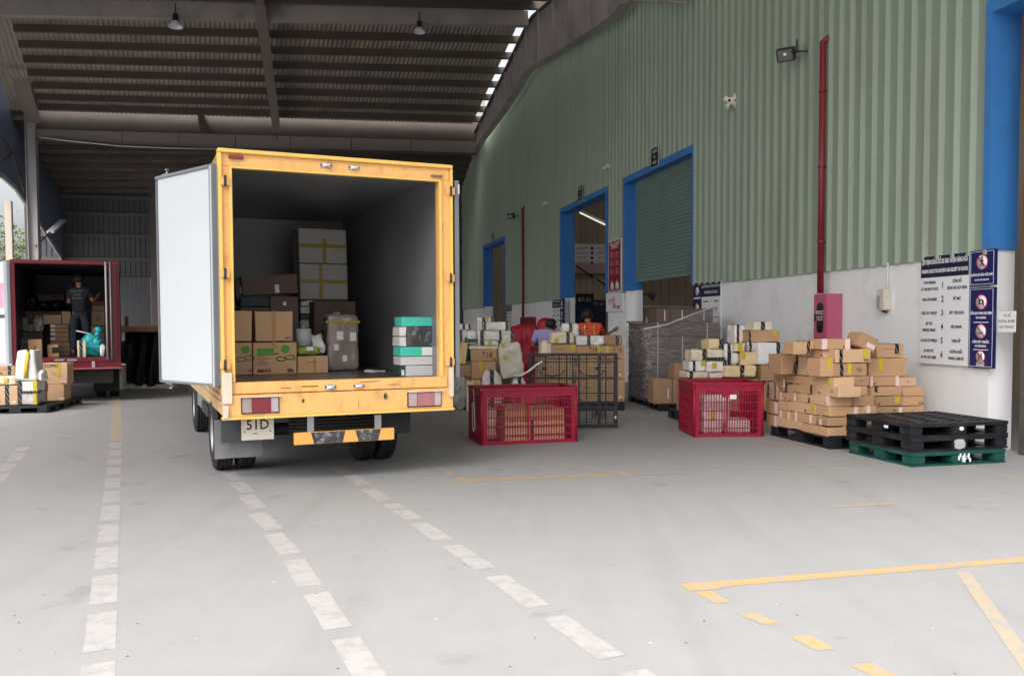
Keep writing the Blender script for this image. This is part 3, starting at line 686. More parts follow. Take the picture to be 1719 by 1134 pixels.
# four-lobed emergency light
e = wallthing('siren_cluster', 1235, 171, .08)
GOLD = mat('siren_metal', (.80, .74, .66), .4, metal=.1, var=.2, scale=12)
for a in (35, 150, 235, 320):
    a = math.radians(a); c = Vector((math.cos(a) * .085, 0, math.sin(a) * .085))
    bm = bmesh.new(); cyl(bm, c * .35, c + Vector((math.cos(a) * .03, -.06, math.sin(a) * .03)), .02, 14, .048); finish(bm, 'horn', GOLD, e)
bm = bmesh.new(); lathe(bm, [(.001, -.09), (.03, -.09), (.055, -.06), (.055, 0)], (0, 0, 0), 'Y', 20); finish(bm, 'hub', GOLD, e)
bm = bmesh.new(); lathe(bm, [(.001, -.094), (.022, -.094), (.024, -.088)], (0, 0, 0), 'Y', 16); finish(bm, 'lens', INK, e)
e.rotation_euler = (0, 0, WY + .7); e.scale = (1.25, 1.25, 1.25)
tag(e, 'small pale metal fitting with lobes on the green wall left of the flood light', 'siren')
for (x, y, lab) in ((1023, 281, 'small white lamp on the cladding above and left of the shuttered doorway'), (919, 342, 'small white lamp on the dark cladding right of the farther red pipe')):
    e = wallthing('wall_lamp', x, y, .06)
    bm = bmesh.new(); bx(bm, -.22, .22, -.08, .03, -.055, .055); bevel(bm, .02, 2); finish(bm, 'housing', mat('lamp_cover', (.72, .68, .60), .4), e); B1('base', STEEL, (-.15, .15, .03, .05, -.04, .04), e)
    tag(e, lab, 'lamp')
# breaker box and conduit
e = wallthing('switch_box', 1490, 503, .0)
bm = bmesh.new(); bx(bm, -.085, .085, -.12, 0, -.15, .15); bevel(bm, .015, 3); finish(bm, 'body', mat('box_ivory', (.60, .55, .46), .5, dirt_glint=(.3, .27, .22), dscale=8), e)
B1('cover', mat('cover_grey', (.35, .33, .30), .3), (-.07, .0, -.132, -.119, -.12, .06), e, bev=.006)
bm = bmesh.new(); cyl(bm, (.035, -.03, .15), (.035, -.03, 2.40 - e.location.z), .014, 10); finish(bm, 'conduit', mat('conduit_white', (.75, .75, .73), .5), e)
bm = bmesh.new(); cyl(bm, (.0, -.05, -.15), (.0, -.05, -.18), .03, 10); finish(bm, 'gland', INK, e)
tag(e, 'ivory switch box with white conduit on the plinth wall', 'switch box')
# --- the rules board
def textmesh(root, rows):
    for s_, sz, x, z, m_, sx in rows: text(s_, sz, 'lettering', m_, root, (x, -.0225, z), sx=sx, bold=sz * .022, fit=bw * .95 if sx < 0 else 0)
loc, w_, h_ = wsize(1547, 441, 1628, 611, v=-.03)
e = empty('rules_board', loc, WY)
ua, ub = onwall(1547, 520, -.03)[0], onwall(1628, 520, -.03)[0]; bw = ua - ub; z1 = 2.43; z0 = 1.01; bh = z1 - z0; e.location.z = z0
B1('panel', SW, (-bw / 2, bw / 2, -.02, .02, 0, bh), e, bev=.002)
hd = .285; B1('header', NAVYD, (-bw / 2 + .004, bw / 2 - .004, -.0215, -.0195, bh - hd, bh - .004), e)
rows = [('QUY ĐỊNH DỪNG ĐỖ XE GIAO NHẬN HÀNG HÓA', .085, 0, bh - .085, SW, -1), ('PARKING RULES FOR DELIVERY AND RECEIPT OF GOODS', .068, 0, bh - .205, SW, -1)]
L_ = [(('STOP PARKING', 'AT THE RIGHT PLACE'), ('DỪNG ĐỖ', 'ĐÚNG NƠI QUY ĐỊNH')), (('TURN OFF ENGINE',), ('TẮT MÁY',)), (('TAKE OUT THE KEY',), ('RÚT CHÌA KHÓA',)), (('SET THE', 'PARKING BRAKE'), ('KÉO PHANH',)), (('CHOCKS UP WHEELS',), ('CHÈN LỐP',)), (('DO NOT SIT', 'IN THE CAR CABIN'), ('KHÔNG NGỒI', 'TRONG CABIN XE'))]
for i, (l, r) in enumerate(L_):
    z = bh - hd - .11 - i * (bh - hd - .06) / 6
    rows.append((str(i + 1), .11, -.02, z, INK, .8))
    for col, x in ((l, -bw * .30), (r, bw * .27)):
        for k, s_ in enumerate(col): rows.append((s_, .054, x, z - (k - (len(col) - 1) / 2) * .085, INK, .62))
textmesh(e, rows)
tag(e, 'white parking rules board with navy heading beside the right end doorway', 'sign')
def slash(parent, x, z, r):
    bm = bmesh.new(); lathe(bm, [(.001, -.0225), (r, -.0225), (r, -.02)], (x, 0, z), 'Y', 28); finish(bm, 'disc', SPINK, parent)
    bm = bmesh.new(); lathe(bm, [(r * .99, -.0235), (r * 1.12, -.0235), (r * 1.12, -.021), (r * .99, -.021), (r * .99, -.0235)], (x, 0, z), 'Y', 28); finish(bm, 'ring', SRED, parent)
    bm = bmesh.new(); bar(bm, (x - r * .7, -.0245, z + r * .7), (x + r * .7, -.0245, z - r * .7), .002, .012, up=(1, 0, 1)); finish(bm, 'slash', INK, parent)
def sideboard(x0, x1, pz0, pz1, name, lab, items, v=-.035):
    ua, ub = onwall(x0, 520, v)[0], onwall(x1, 520, v)[0]; w_ = ua - ub
    e = empty(name, W((ua + ub) / 2, v, pz0), WY); h_ = pz1 - pz0
    B1('panel', NAVY, (-w_ / 2, w_ / 2, -.02, .02, 0, h_), e, bev=.002)
    bm = bmesh.new(); m_ = .018
    for a, b in (((-w_ / 2 + m_, m_), (w_ / 2 - m_, m_)), ((w_ / 2 - m_, m_), (w_ / 2 - m_, h_ - m_)), ((w_ / 2 - m_, h_ - m_), (-w_ / 2 + m_, h_ - m_)), ((-w_ / 2 + m_, h_ - m_), (-w_ / 2 + m_, m_))):
        bar(bm, (a[0], -.021, a[1]), (b[0], -.021, b[1]), .0025, .005, up=(0, 0, 1) if a[1] == b[1] else (1, 0, 0))
    finish(bm, 'border', SW, e)
    for it in items:
        if it[0] == 'pic':
            _, z, r, kind = it; slash(e, 0, z, r); y = -.0238; bm = bmesh.new()
            if kind == 'walk':
                cyl(bm, (0, y, z + r * .62), (0, y - .002, z + r * .62), r * .16, 12)
                for a, b in (((0, .45), (0, -.05)), ((0, -.05), (-.3, -.65)), ((0, -.05), (.3, -.65)), ((0, .35), (-.3, 0)), ((0, .35), (.28, .05))): bar(bm, (a[0] * r, y, z + a[1] * r), (b[0] * r, y, z + b[1] * r), .002, r * .16, up=(1, 0, .3))
            elif kind == 'cam':
                bx(bm, -r * .5, r * .5, y, y + .001, z - r * .32, z + r * .28); bx(bm, -r * .2, r * .2, y, y + .001, z + r * .28, z + r * .42)
            elif kind == 'smoke': bx(bm, -r * .6, r * .5, y, y + .001, z - r * .35, z - r * .2); bx(bm, r * .42, r * .5, y, y + .001, z - r * .18, z + r * .1)
            else:
                for a, b in (((-.35, -.6), (-.3, .5)), ((-.3, .0), (.3, .1)), ((.3, .6), (.3, -.5)), ((-.05, .5), (.3, .2)), ((-.35, -.2), (0, -.6))): bar(bm, (a[0] * r, y, z + a[1] * r), (b[0] * r, y, z + b[1] * r), .002, r * .16, up=(1, 0, .3))
            finish(bm, 'pictogram', INK, e)
            if kind == 'cam':
                bm = bmesh.new(); cyl(bm, (0, y - .001, z), (0, y - .002, z), r * .2, 14); finish(bm, 'pictogram', SPINK, e)
        elif it[0] == 'line': B1('rule', SW, (-w_ * .3, w_ * .3, -.0215, -.0195, it[1] - .005, it[1] + .005), e)
        else: text(it[1], it[2], 'lettering', SW, e, (0, -.0225, it[3]), sx=it[4], bold=it[2] * .03)
    tag(e, lab, 'sign'); return w_
sideboard(1629, 1671, 2.0, 2.43, 'prohibition_sign', 'navy no entry on foot sign, uppermost of the navy signs by the corner', [('pic', .285, .085, 'walk'), ('t', 'KHÔNG ĐI VÀO CỬA NÀY', .042, .13, .72), ('t', 'DO NOT USE THIS WAY', .03, .07, .72)])
sideboard(1629, 1671, 1.0, 1.975, 'prohibition_sign', 'tall navy sign of three prohibitions under the walking figure sign', [
    ('pic', .80, .085, 'cam'), ('t', 'CẤM QUAY PHIM CHỤP HÌNH', .042, .665, .62), ('t', 'NO CAMERA', .036, .61, .8), ('line', .555),
    ('pic', .445, .082, 'smoke'), ('t', 'CẤM HÚT THUỐC', .042, .315, .8), ('t', 'NO SMOKING', .036, .265, .8), ('line', .222), ('pic', .135, .07, 'x'), ('t', 'CẤM NGỦ', .036, .055, .8), ('t', 'NO SLEEPING', .028, .028, .8)])
ua, ub = onwall(1674, 538, -.02)[0], onwall(1704, 538, -.02)[0]; zt, zb = onwall(1690, 522, -.02)[1], onwall(1690, 557, -.02)[1]
e = empty('paper_notice', W((ua + ub) / 2, -.004, zb), WY); B1('sheet', PAPER, (-(ua - ub) / 2, (ua - ub) / 2, -.004, 0, 0, zt - zb), e)
for k, s_ in enumerate(('TÀI XẾ', 'KHÔNG ĐƯỢC', 'LEO TRONG!')): text(s_, .045, 'lettering', mat('ink_grey', (.12, .12, .12), .7), e, (0, -.0055, (zt - zb) * (.78 - .27 * k)), sx=.85)
tag(e, 'white printed paper notice between the navy signs and the corner', 'notice')
def bolt_row(): pass
# smaller copies of the rules boards farther along the wall
def small_rules(x0, x1, xm, lab, navy_left=True, v=-.03):
    ua, um, ub = [onwall(x, 500, v)[0] for x in (x0, xm, x1)]
    e = empty('rules_board', W(ua, v, 1.05), WY); h_ = 1.36; w1, w2 = ua - um, ua - ub
    a, b = ((0, w1), (w1 + .01, w2)) if navy_left else ((w1 + .01, w2), (0, w1))
    B1('side_panel', NAVY, (a[0], a[1], -.02, .02, 0, h_), e); B1('panel', SW, (b[0], b[1], -.02, .02, 0, h_), e); B1('header', NAVYD, (b[0] + .003, b[1] - .003, -.0215, -.0195, h_ - .3, h_ - .004), e)
    c = (b[0] + b[1]) / 2; q = (a[0] + a[1]) / 2; bw_ = b[1] - b[0]
    text('QUY ĐỊNH DỪNG ĐỖ XE', bw_ * .085, 'lettering', SW, e, (c, -.0225, h_ - .09)); text('PARKING RULES', bw_ * .095, 'lettering', SW, e, (c, -.0225, h_ - .21))
    for i, (l, r) in enumerate(L_):
        z = h_ - .40 - i * .165; text(str(i + 1), .07, 'lettering', INK, e, (c, -.0225, z)); text(l[0], .045, 'lettering', INK, e, (c - bw_ * .28, -.0225, z), sx=.62 * bw_ / .75, bold=.001); text(r[0], .045, 'lettering', INK, e, (c + bw_ * .28, -.0225, z), sx=.62 * bw_ / .75, bold=.001)
    for z in (h_ - .17, h_ - .52, h_ - .85, h_ - 1.17):
        slash(e, q, z, min(.085, (a[1] - a[0]) * .4)); B1('rule', SW, (a[0] + .03, a[1] - .03, -.0215, -.0195, z - .16, z - .13), e)
    tag(e, lab, 'sign')
small_rules(1165, 1211, 1179, 'parking rules board with navy side panel, just right of the shuttered doorway')
small_rules(928, 947, 941, 'small far rules board beside the open doorway with posters', navy_left=False)
small_rules(849, 860, 851, 'smallest rules board, right of the farthest blue doorway')
# door number signs
def door_sign(x, y, hw, hh, rows, lab):
    e = wallthing('door_sign', x, y, .10)
    B1('plate', NAVYD, (-hw, hw, -.01, .01, -hh, hh), e)
    B1('border', SW, (-hw - .012, hw + .012, .0, .008, -hh - .012, hh + .012), e)
    for k, s_ in enumerate(rows): text(s_, hh * .45, 'lettering', SW, e, (0, -.012, hh * (.6 - .6 * k)), sx=.9)
    B1('bracket', DSTEEL, (-.02, .02, .008, .1, -.03, .03), e)
    tag(e, lab, 'sign')
door_sign(1106, 264, .21, .22, ('CỬA SỐ', '02', 'NHẬP'), 'small navy plate on the cladding above the shuttered doorway')
door_sign(979, 325, .21, .22, ('CỬA SỐ', '03', 'NHẬP'), 'small navy plate above the open doorway with posters')
door_sign(831, 398, .2, .2, ('CỬA SỐ', '05', 'NHẬP'), 'small navy plate above the farthest blue doorway')
# red poster and white placard between the doorways
u0_, z0_ = onwall(1022, 490, -.1); u1_, _ = onwall(1043, 490, -.1); zt = onwall(1032, 402, -.1)[1]; zb = onwall(1032, 490, -.1)[1]
pw = u0_ - u1_; ph = zt - zb; e = empty('safety_poster', W((u0_ + u1_) / 2, -.1, zb), WY)
B1('frame', SW, (-pw / 2, pw / 2, -.01, .015, 0, ph), e); B1('sheet', mat('poster_maroon', (.26, .012, .04), .4), (-pw / 2 + .03, pw / 2 - .03, -.013, -.009, .03, ph - .03), e)
text('Tiêu Chuẩn', pw * .17, 'lettering', SW, e, (0, -.015, ph * .93)); text('SHIPPER', pw * .15, 'lettering', SW, e, (0, -.015, ph * .855))
for r in range(3):
    for c in (-1, 1):
        for k in range(4): B1('text_line', mat('poster_pink', (.6, .3, .33), .5), (c * pw * .2 - pw * .13, c * pw * .2 + pw * (.12 if k % 2 else .06), -.0145, -.0125, ph * (.75 - r * .16) - k * .04, ph * (.75 - r * .16) - k * .04 + .016), e)
for k in (-1, 1):
    bm = bmesh.new(); tube(bm, [(k * pw * .2 - .06, -.016, ph * .05), (k * pw * .2 - .05, -.016, ph * .12), (k * pw * .2, -.016, ph * .21), (k * pw * .2 + .08, -.016, ph * .13), (k * pw * .2 + .1, -.016, ph * .05)], [.05, .06, .03, .05, .05], 6); bmesh.ops.scale(bm, vec=(1, .1, 1), space=Matrix.Translation((0, .016, 0)), verts=bm.verts[:]); finish(bm, 'drawing', SW, e)
tag(e, 'tall dark red poster on the wall between the shuttered and the open doorway', 'poster')
u0_, u1_ = onwall(1018, 507, -.06)[0], onwall(1045, 507, -.06)[0]; zt = onwall(1031, 491, -.06)[1]; zb = onwall(1031, 523, -.06)[1]; pw = u0_ - u1_; ph = zt - zb
e = empty('placard', W((u0_ + u1_) / 2, -.06, zb), WY); B1('panel', SW, (-pw / 2, pw / 2, -.01, .05, 0, ph), e)
text('nụ cười', ph * .33, 'lettering', SRED, e, (-pw * .14, -.012, ph * .62), bold=.003); text('Mỗi ngày', ph * .30, 'lettering', SRED, e, (pw * .16, -.012, ph * .27), bold=.003)
bm = bmesh.new(); tube(bm, [(-pw * .15, -.014, ph * .5), (-pw * .05, -.014, ph * .40), (pw * .08, -.014, ph * .42)], .008, 5); finish(bm, 'flourish', SRED, e)
tag(e, 'white placard with red script lettering under the dark red poster', 'sign')
# inside the doorways
def atu(x, y, u): v, z = onu(x, y, u); return W(u, v, z)
TUBE = mat('tube_lit', (.9, .9, .85), .4, emit=(1, .96, .88), es=.35)
a = atu(974, 357, 23.6); b = atu(1016, 377, 21.9)
e = empty('tube_lamp', a); bm = bmesh.new(); cyl(bm, (0, 0, 0), b - a, .035, 8); finish(bm, 'tube', TUBE, e); bm = bmesh.new(); bar(bm, (0, 0, .07), b - a + Vector((0, 0, .07)), .1, .05); finish(bm, 'batten', WHM, e)
tag(e, 'slanting tube lamp inside the open doorway with posters', 'lamp')
e = empty('info_board', atu(990, 490, 25.3), NY)
P0 = [atu(x, y, 25.3) - e.location for x, y in ((964, 409), (1019, 409), (1019, 460), (964, 458), (1019, 442))]
yw = P0[1].length; R_b = Matrix.Rotation(-NY, 4, 'Z'); Q = [R_b @ p for p in P0]
B1('panel', SW, (Q[0].x - .4, Q[1].x + .5, -.02, .02, Q[3].z, Q[0].z), e); B1('lower_band', mat('band_pink', (.55, .32, .33), .5), (Q[0].x - .39, Q[1].x + .49, -.024, -.019, Q[3].z + .01, Q[4].z + .0), e)
for r in range(4):
    for c in range(2):
        x = Q[0].x + .1 + c * .85; z = Q[0].z - .12 - r * .19
        B1('text_block', mat('text_grey', (.30, .32, .33), .6), (x, x + .5, -.024, -.019, z - .05, z - .02), e); B1('text_block', mat('text_grey2', (.42, .44, .45), .6), (x, x + .42, -.024, -.019, z - .1, z - .08), e); B1('icon', mat('icon_dark', (.08, .09, .1), .6), (x + .58, x + .7, -.024, -.019, z - .12, z), e)
tag(e, 'pale information board on the inner wall seen through the open doorway', 'sign')
e = empty('bay_sign', atu(978, 503, 21.5), NY); B1('plate', INK, (-.25, .42, -.01, .01, -.22, .22), e); text('BT-21', .2, 'lettering', SW, e, (.08, -.012, 0)); tag(e, 'black bay sign with white number inside the open doorway', 'sign')
e = empty('bay_sign', atu(1005, 510, 24), NY); B1('plate', INK, (-.28, .28, -.01, .01, -.16, .16), e); text('BT-20', .16, 'lettering', mat('dim_white', (.4, .4, .4), .5), e, (0, -.012, 0)); tag(e, 'smaller farther black bay sign inside the open doorway', 'sign')
e = empty('inner_door', atu(990, 560, 25.1), NY); B1('leaf', mat('door_blue_dark', (.02, .035, .09), .5), (-.6, .6, -.03, .03, -1.5, 1.1), e); B1('leaf_frame', INK, (-.68, .68, .0, .05, -1.5, 1.2), e); tag(e, 'dark blue inner door behind the open doorway', 'door')
for (p, q, lab) in (((967, 446), (996, 466), 'thin dark conveyor brace behind the open doorway, left'), ((1002, 468), (1017, 479), 'short dark brace behind the open doorway, right')):
    a = atu(*p, 20.5); b = atu(*q, 20.5); e = empty('brace_rod', a); bm = bmesh.new(); cyl(bm, (0, 0, 0), b - a, .03, 6); finish(bm, 'rod', DSTEEL, e); bm = bmesh.new(); cyl(bm, (b - a) * .8, (b - a) * .95, .05, 8); finish(bm, 'joint', DSTEEL, e); tag(e, lab, 'rod')
# behind the half lowered shutter
for (y0, lab, uu) in ((459, 'upper white rail behind the half raised shutter', 14.1), (514, 'lower white rail behind the half raised shutter', 14.1)):
    a = atu(1073, y0, uu); b = atu(1172, y0 + 2, uu); e = empty('rail', a); bm = bmesh.new(); cyl(bm, (0, 0, 0), b - a, .028, 8); finish(bm, 'tube', WHM, e)
    bm = bmesh.new(); cyl(bm, Vector((0, 0, 0)), Vector((0, 0, -.3)), .02, 6); finish(bm, 'hanger', WHM, e); tag(e, lab, 'rail')
a = atu(1088, 494, 13.2); e = empty('swing_lamp', a)
bm = bmesh.new(); tube(bm, [(-.25, 0, -.5), (-.25, 0, 0), (-.05, 0, 0), (.1, 0, -.02)], .018, 6); finish(bm, 'arm', DSTEEL, e)
bm = bmesh.new(); cyl(bm, (0, 0, 0), (.18, -.03, -.09), .06, 12, .1); finish(bm, 'shade', DSTEEL, e); bm = bmesh.new(); cyl(bm, (.18, -.03, -.09), (.19, -.03, -.10), .05, 10); finish(bm, 'bulb', WHM, e)
tag(e, 'small dark swing lamp behind the half raised shutter', 'lamp')
# ================================================================== plastic pallets
def pallet(loc, yaw, w_=1.2, d_=1.1, m=BLK, lab='', group=None, h_=.155):
    e = empty('plastic_pallet', loc, yaw)
    bm = bmesh.new()
    for x in (0, w_ - .035): bx(bm, x, x + .035, 0, d_, h_ - .04, h_)
    for y in (0, d_ - .035): bx(bm, .036, w_ - .036, y + .0005, y + .0345, h_ - .0405, h_ - .0006)
    n = 11
    for i in range(1, n): x = w_ * i / n; bx(bm, x - .009, x + .009, .036, d_ - .036, h_ - .03, h_ - .004)
    for i in range(1, n): y = d_ * i / n; bx(bm, .036, w_ - .036, y - .009, y + .009, h_ - .032, h_ - .006)
    bx(bm, .04, w_ - .04, .04, d_ - .04, h_ - .034, h_ - .030)
    finish(bm, 'deck', m, e)
    for i in range(3):
        for j in range(3):
            bw_, bd_ = (.17 if i != 1 else .2), (.17 if j != 1 else .2)
            x = [0, w_ / 2 - .1, w_ - .17][i] + .002; y = [0, d_ / 2 - .1, d_ - .17][j] + .002
            bm = bmesh.new(); bx(bm, x, x + bw_ - .004, y, y + bd_ - .004, .022, h_ - .0405); bevel(bm, .008, 2); finish(bm, 'block', m, e)
    for i in range(3):
        x = [0, w_ / 2 - .1, w_ - .17][i]; bm = bmesh.new(); bx(bm, x, x + (.17 if i != 1 else .2), 0, d_, 0, .021); finish(bm, 'runner', m, e)
    for j in (0, 1, 2):
        y = [0, d_ / 2 - .1, d_ - .17][j]; bm = bmesh.new(); bx(bm, .172, w_ / 2 - .102, y, y + .16, .0, .018); bx(bm, w_ / 2 + .102, w_ - .172, y, y + .16, .0, .018); finish(bm, 'runner', m, e)
    return tag(e, lab, 'pallet', group)
def holes(e, m, xs):
    for x in xs:
        bm = bmesh.new(); cyl(bm, (x, -.002, .05), (x, .004, .05), .012, 10); finish(bm, 'hole', INK, e)
Pg = gp(1531, 784); dr = (gp(1689, 776) - Pg); yg = math.atan2(dr.y, dr.x); Nn = Vector((-math.sin(yg), math.cos(yg), 0)); Rr = Vector((math.cos(yg), math.sin(yg), 0))
g_ = pallet(Pg, yg, 1.21, 1.1, GRP, 'dark green plastic pallet at the bottom of the empty pallet stack')
bm = bmesh.new()
for i in range(9): cx = .585 + .018 * i; bx(bm, cx, cx + .02, -.004, .001, .055 + .03 * math.sin(i * 1.3), .10 + .03 * math.sin(i * 2.1))
finish(bm, 'paint_mark', SW, g_)
off = -Nn * .045 - Rr * .0
p1_ = pallet(Pg + Vector((0, 0, .156)) + Nn * .02 + Rr * .0, yg + .012, 1.27, 1.12, BLK, 'black plastic pallet in the middle of the empty pallet stack', h_=.153)
bm = bmesh.new(); v_ = [bm.verts.new(q) for q in ((.56, -.004, .0), (.62, -.004, -.02), (.69, -.004, .0), (.70, -.004, .05), (.67, -.004, .09), (.60, -.004, .095), (.55, -.004, .08))]; bm.faces.new(v_); bmesh.ops.solidify(bm, geom=bm.faces[:], thickness=.003); finish(bm, 'label', PAPER, p1_, (0, 0, .03))
p2_ = pallet(Pg + Vector((0, 0, .31)) + Nn * .03 - Rr * .015, yg - .008, 1.27, 1.12, BLK, 'black plastic pallet on top of the empty pallet stack, with white sticker', h_=.153)
bm = bmesh.new(); cyl(bm, (.66, -.004, .085), (.66, .001, .085), .022, 14); bmesh.ops.scale(bm, vec=(1.3, 1, 1), verts=bm.verts[:], space=Matrix.Translation((-.66, 0, 0))); finish(bm, 'label', PAPER, p2_)
bm = bmesh.new(); bx(bm, -.003, .0005, .35, .42, .07, .10); finish(bm, 'label', PAPER, p2_)
for k in range(3): bm = bmesh.new(); bar(bm, (.25 + k * .3, .12, .1536), (.40 + k * .28, .95, .1536), .012, .002); finish(bm, 'scratch', mat('scratch', (.25, .24, .23), .6), p2_)
# ------------------------------------------------------------------ the carton pile on its pallet (corner towards the camera)
PA = gp(1394, 754); ya = math.radians(12.5)
RA = Vector((math.cos(ya), math.sin(ya), 0)); NA = Vector((-RA.y, RA.x, 0))
PALH = .165
pallet(PA, ya, 1.2, 1.45, BLK, 'black plastic pallet carrying the large pile of brown cartons', h_=PALH)
pallet(PA + RA * 1.22 + NA * .28, ya, .9, 1.1, BLK, 'black plastic pallet under the right end of the carton pile, mostly hidden', h_=PALH)
FL = (PA, ya - PI / 2)      # left face: right direction runs towards the camera
FF = (PA, ya); FR = (PA + NA * .30, ya); FRb = (PA + NA * .5, ya)
GA = 'brown cartons piled on the pallet by the pink cabinet'
ordn = ['first', 'second', 'third', 'fourth', 'fifth', 'sixth', 'seventh', 'eighth', 'ninth']
def pile(face, rows, where, depth):
    """rows: list of (layer name, [(x0, y0, x1, y1, deco, note), ...])"""
    for lay, items in rows:
        for k, it in enumerate(items):
            x0, y0, x1, y1, dec = it[:5]; note = it[5] if len(it) > 5 else 'plain'; dd = it[6] if len(it) > 6 else depth
            lab = f"{note} brown carton, {ordn[k]} from left, {lay} layer, {where}"
            carton(face, (x0, y0, x1, y1), dd, lab, dec, group=GA)
kt = lambda x=0., w_=.045: ('k', x, w_); yt = lambda x, z=.5: ('s', x, z); pk = lambda x=0.: ('p', x, .5, .05, .10)
random.seed(11)
pile(FL, [
 ('lowest', [(1286, 695, 1306, 715, [('p', .3, .5, .06, .15)], 'pale pink label'), (1306.5, 703, 1345.6, 719, [('s', .05, .8)], 'faint yellow mark'), (1346, 713, 1391, 728, [], 'plain and wide', .29)]),
 ('second lowest', [(1286, 672, 1305, 693.5, [('p', .35, .5, .06, .15)], 'edge labelled'), (1306.5, 688.5, 1330, 703, [('p', -.3, .5, .05, .10), ('p', .25, .5, .05, .1)], 'twin pink labelled'), (1331, 691, 1349, 707.5, [('p', -.2, .5, .05, .12)], 'one pink label'), (1349.5, 695, 1369, 710.5, [('p', .1, .5, .05, .11)], 'centre labelled'), (1369.5, 698, 1391, 713, [('p', -.1, .5, .05, .12)], 'off-centre pink label', .30)]),
 ('third lowest', [(1306, 672.5, 1326, 688, [], 'plain'), (1327, 673.5, 1349, 690.5, [], 'plain and square'), (1350, 677, 1369, 694, [('s', .3, .55)], 'yellow star mark'), (1370, 680, 1392, 697, [('s', .3, .45)], 'yellow mark low down', .3)]),
 ('fourth lowest', [(1304.5, 657.5, 1322, 672, [pk(-.1)], 'pink label'), (1323, 658.5, 1342.5, 673, [pk(.1)], 'pink labelled'), (1343, 660.5, 1363.5, 675.5, [kt(.25)], 'black striped tape'), (1364, 662, 1391.5, 679.5, [('p', .8 / 2, .5, .05, .12)], 'corner labelled', .40)]),
 ('fifth lowest', [(1286, 641, 1305, 670, [kt(-.3, .03), kt(.3, .03)], 'two dark tapes'), (1310, 643.5, 1330, 657.5, [kt(0)], 'black striped tape'), (1331, 643.8, 1348, 658.5, [kt(0)], 'squarer black taped'), (1348.5, 645, 1371, 661, [kt(.1)], 'wider black taped'), (1371.5, 647.5, 1408, 664.5, [('t', 'T5', .2, .5, .05)], 'marked T5', .3)]),
 ('sixth lowest', [(1298.5, 622, 1318, 650, [('t', 'T16', -.1, .5, .07), ('p', .42, .3, .04, .12)], 'tall and marked T16'), (1320, 629.5, 1357, 643.5, [], 'plain and long'), (1357.8, 631, 1400, 648, [('s', .3, .5), ('t', 'n', -.3, .5, .03)], 'yellow marked long', .28)]),
 ('seventh lowest', [(1290, 593.5, 1311, 620.5, [('t', 'T16', .0, .5, .075)], 'protruding T16 marked', .32), (1337, 598, 1353, 629, [kt(-.4, .04)], 'narrow with black tape'), (1353.5, 600, 1377, 631, [kt(.1)], 'tall with black tape', .3)]),
 ('eighth lowest', [(1315, 584.5, 1340, 595.5, [kt(.1, .04)], 'small with black tape', .2), (1361.5, 586, 1382, 600, [('t', 'n', .1, .5, .03)], 'small and low', .3)]),
], 'left face of pile', .26)
pile(FF, [
 ('lowest', [(1420, 714, 1452, 731, [], 'plain beside the corner', .45)]),
 ('second lowest', [(1424, 699, 1456, 714, [], 'plain beside the corner', .45)]),
 ('third lowest', [(1425, 682.5, 1448.5, 697.5, [('p', 0, .5, .05, .12)], 'pink label', .4), (1449, 681, 1471, 697, [('p', -.1, .5, .05, .13)], 'pink label, nearer the wall', .4)]),
 ('fourth lowest', [(1433.5, 664, 1468.5, 681, [], 'plain, jutting out', .4)]),
 ('fifth lowest', [(1427, 647.5, 1455.5, 664, [], 'plain and short', .4)]),
 ('sixth lowest', [(1414, 631, 1459.5, 647.5, [kt(-.3), ('t', 'LA', .2, .5, .045)], 'marked LA', .4)]),
 ('seventh lowest', [(1400, 609.5, 1455.5, 631, [kt(-.27), ('y', -.03, .045, .15), ('t', 'CLJ', .25, .5, .055)], 'CLJ marked yellow labelled', .4)]),
 ('eighth lowest', [(1403, 586, 1462, 608.5, [kt(-.35), ('y', .33, .05, .3)], 'yellow labelled black taped', .42)]),
], 'front of pile', .4)
# corner cartons facing right of the corner get their own front decoration through separate cartons
carton((PA + NA * .0, ya), (1311.5, 596, 1336.5, 628), .3, 'brown carton with black tape right of the protruding T16 marked carton', [kt(.42)], inset=.75, group=GA)
carton((PA, ya), (1377.5, 601, 1399.5, 632), .3, 'brown carton with yellow label high on the front corner of the pile', [('y', .15, .05, .5)], inset=.02, group=GA)
carton((PA, ya), (1332, 573, 1361.5, 594.5), .25, 'brown carton with black tape on the top left of the pile', [kt(.35)], inset=.3, group=GA)
carton((PA, ya), (1362, 571, 1378, 585.5), .25, 'small plain brown carton on top of the pile, left of the pink labelled one', [], inset=.3, group=GA)
carton((PA, ya), (1378.5, 568.5, 1425.5, 586), .3, 'long pink labelled carton on top of the pile under the pink cabinet', [('p', -.38, .5, .07, .13), ('p', .44, .5, .07, .13)], inset=.12, group=GA)
o = carton((PA, ya), (1437, 569, 1468, 594), .28, 'tilted brown carton with pink label leaning at the top right of the pile', [('p', .2, .35, .12, .06)], inset=.04, group=GA); o.rotation_euler = (0, .42, ya); o.location.z += .06
random.seed(5)
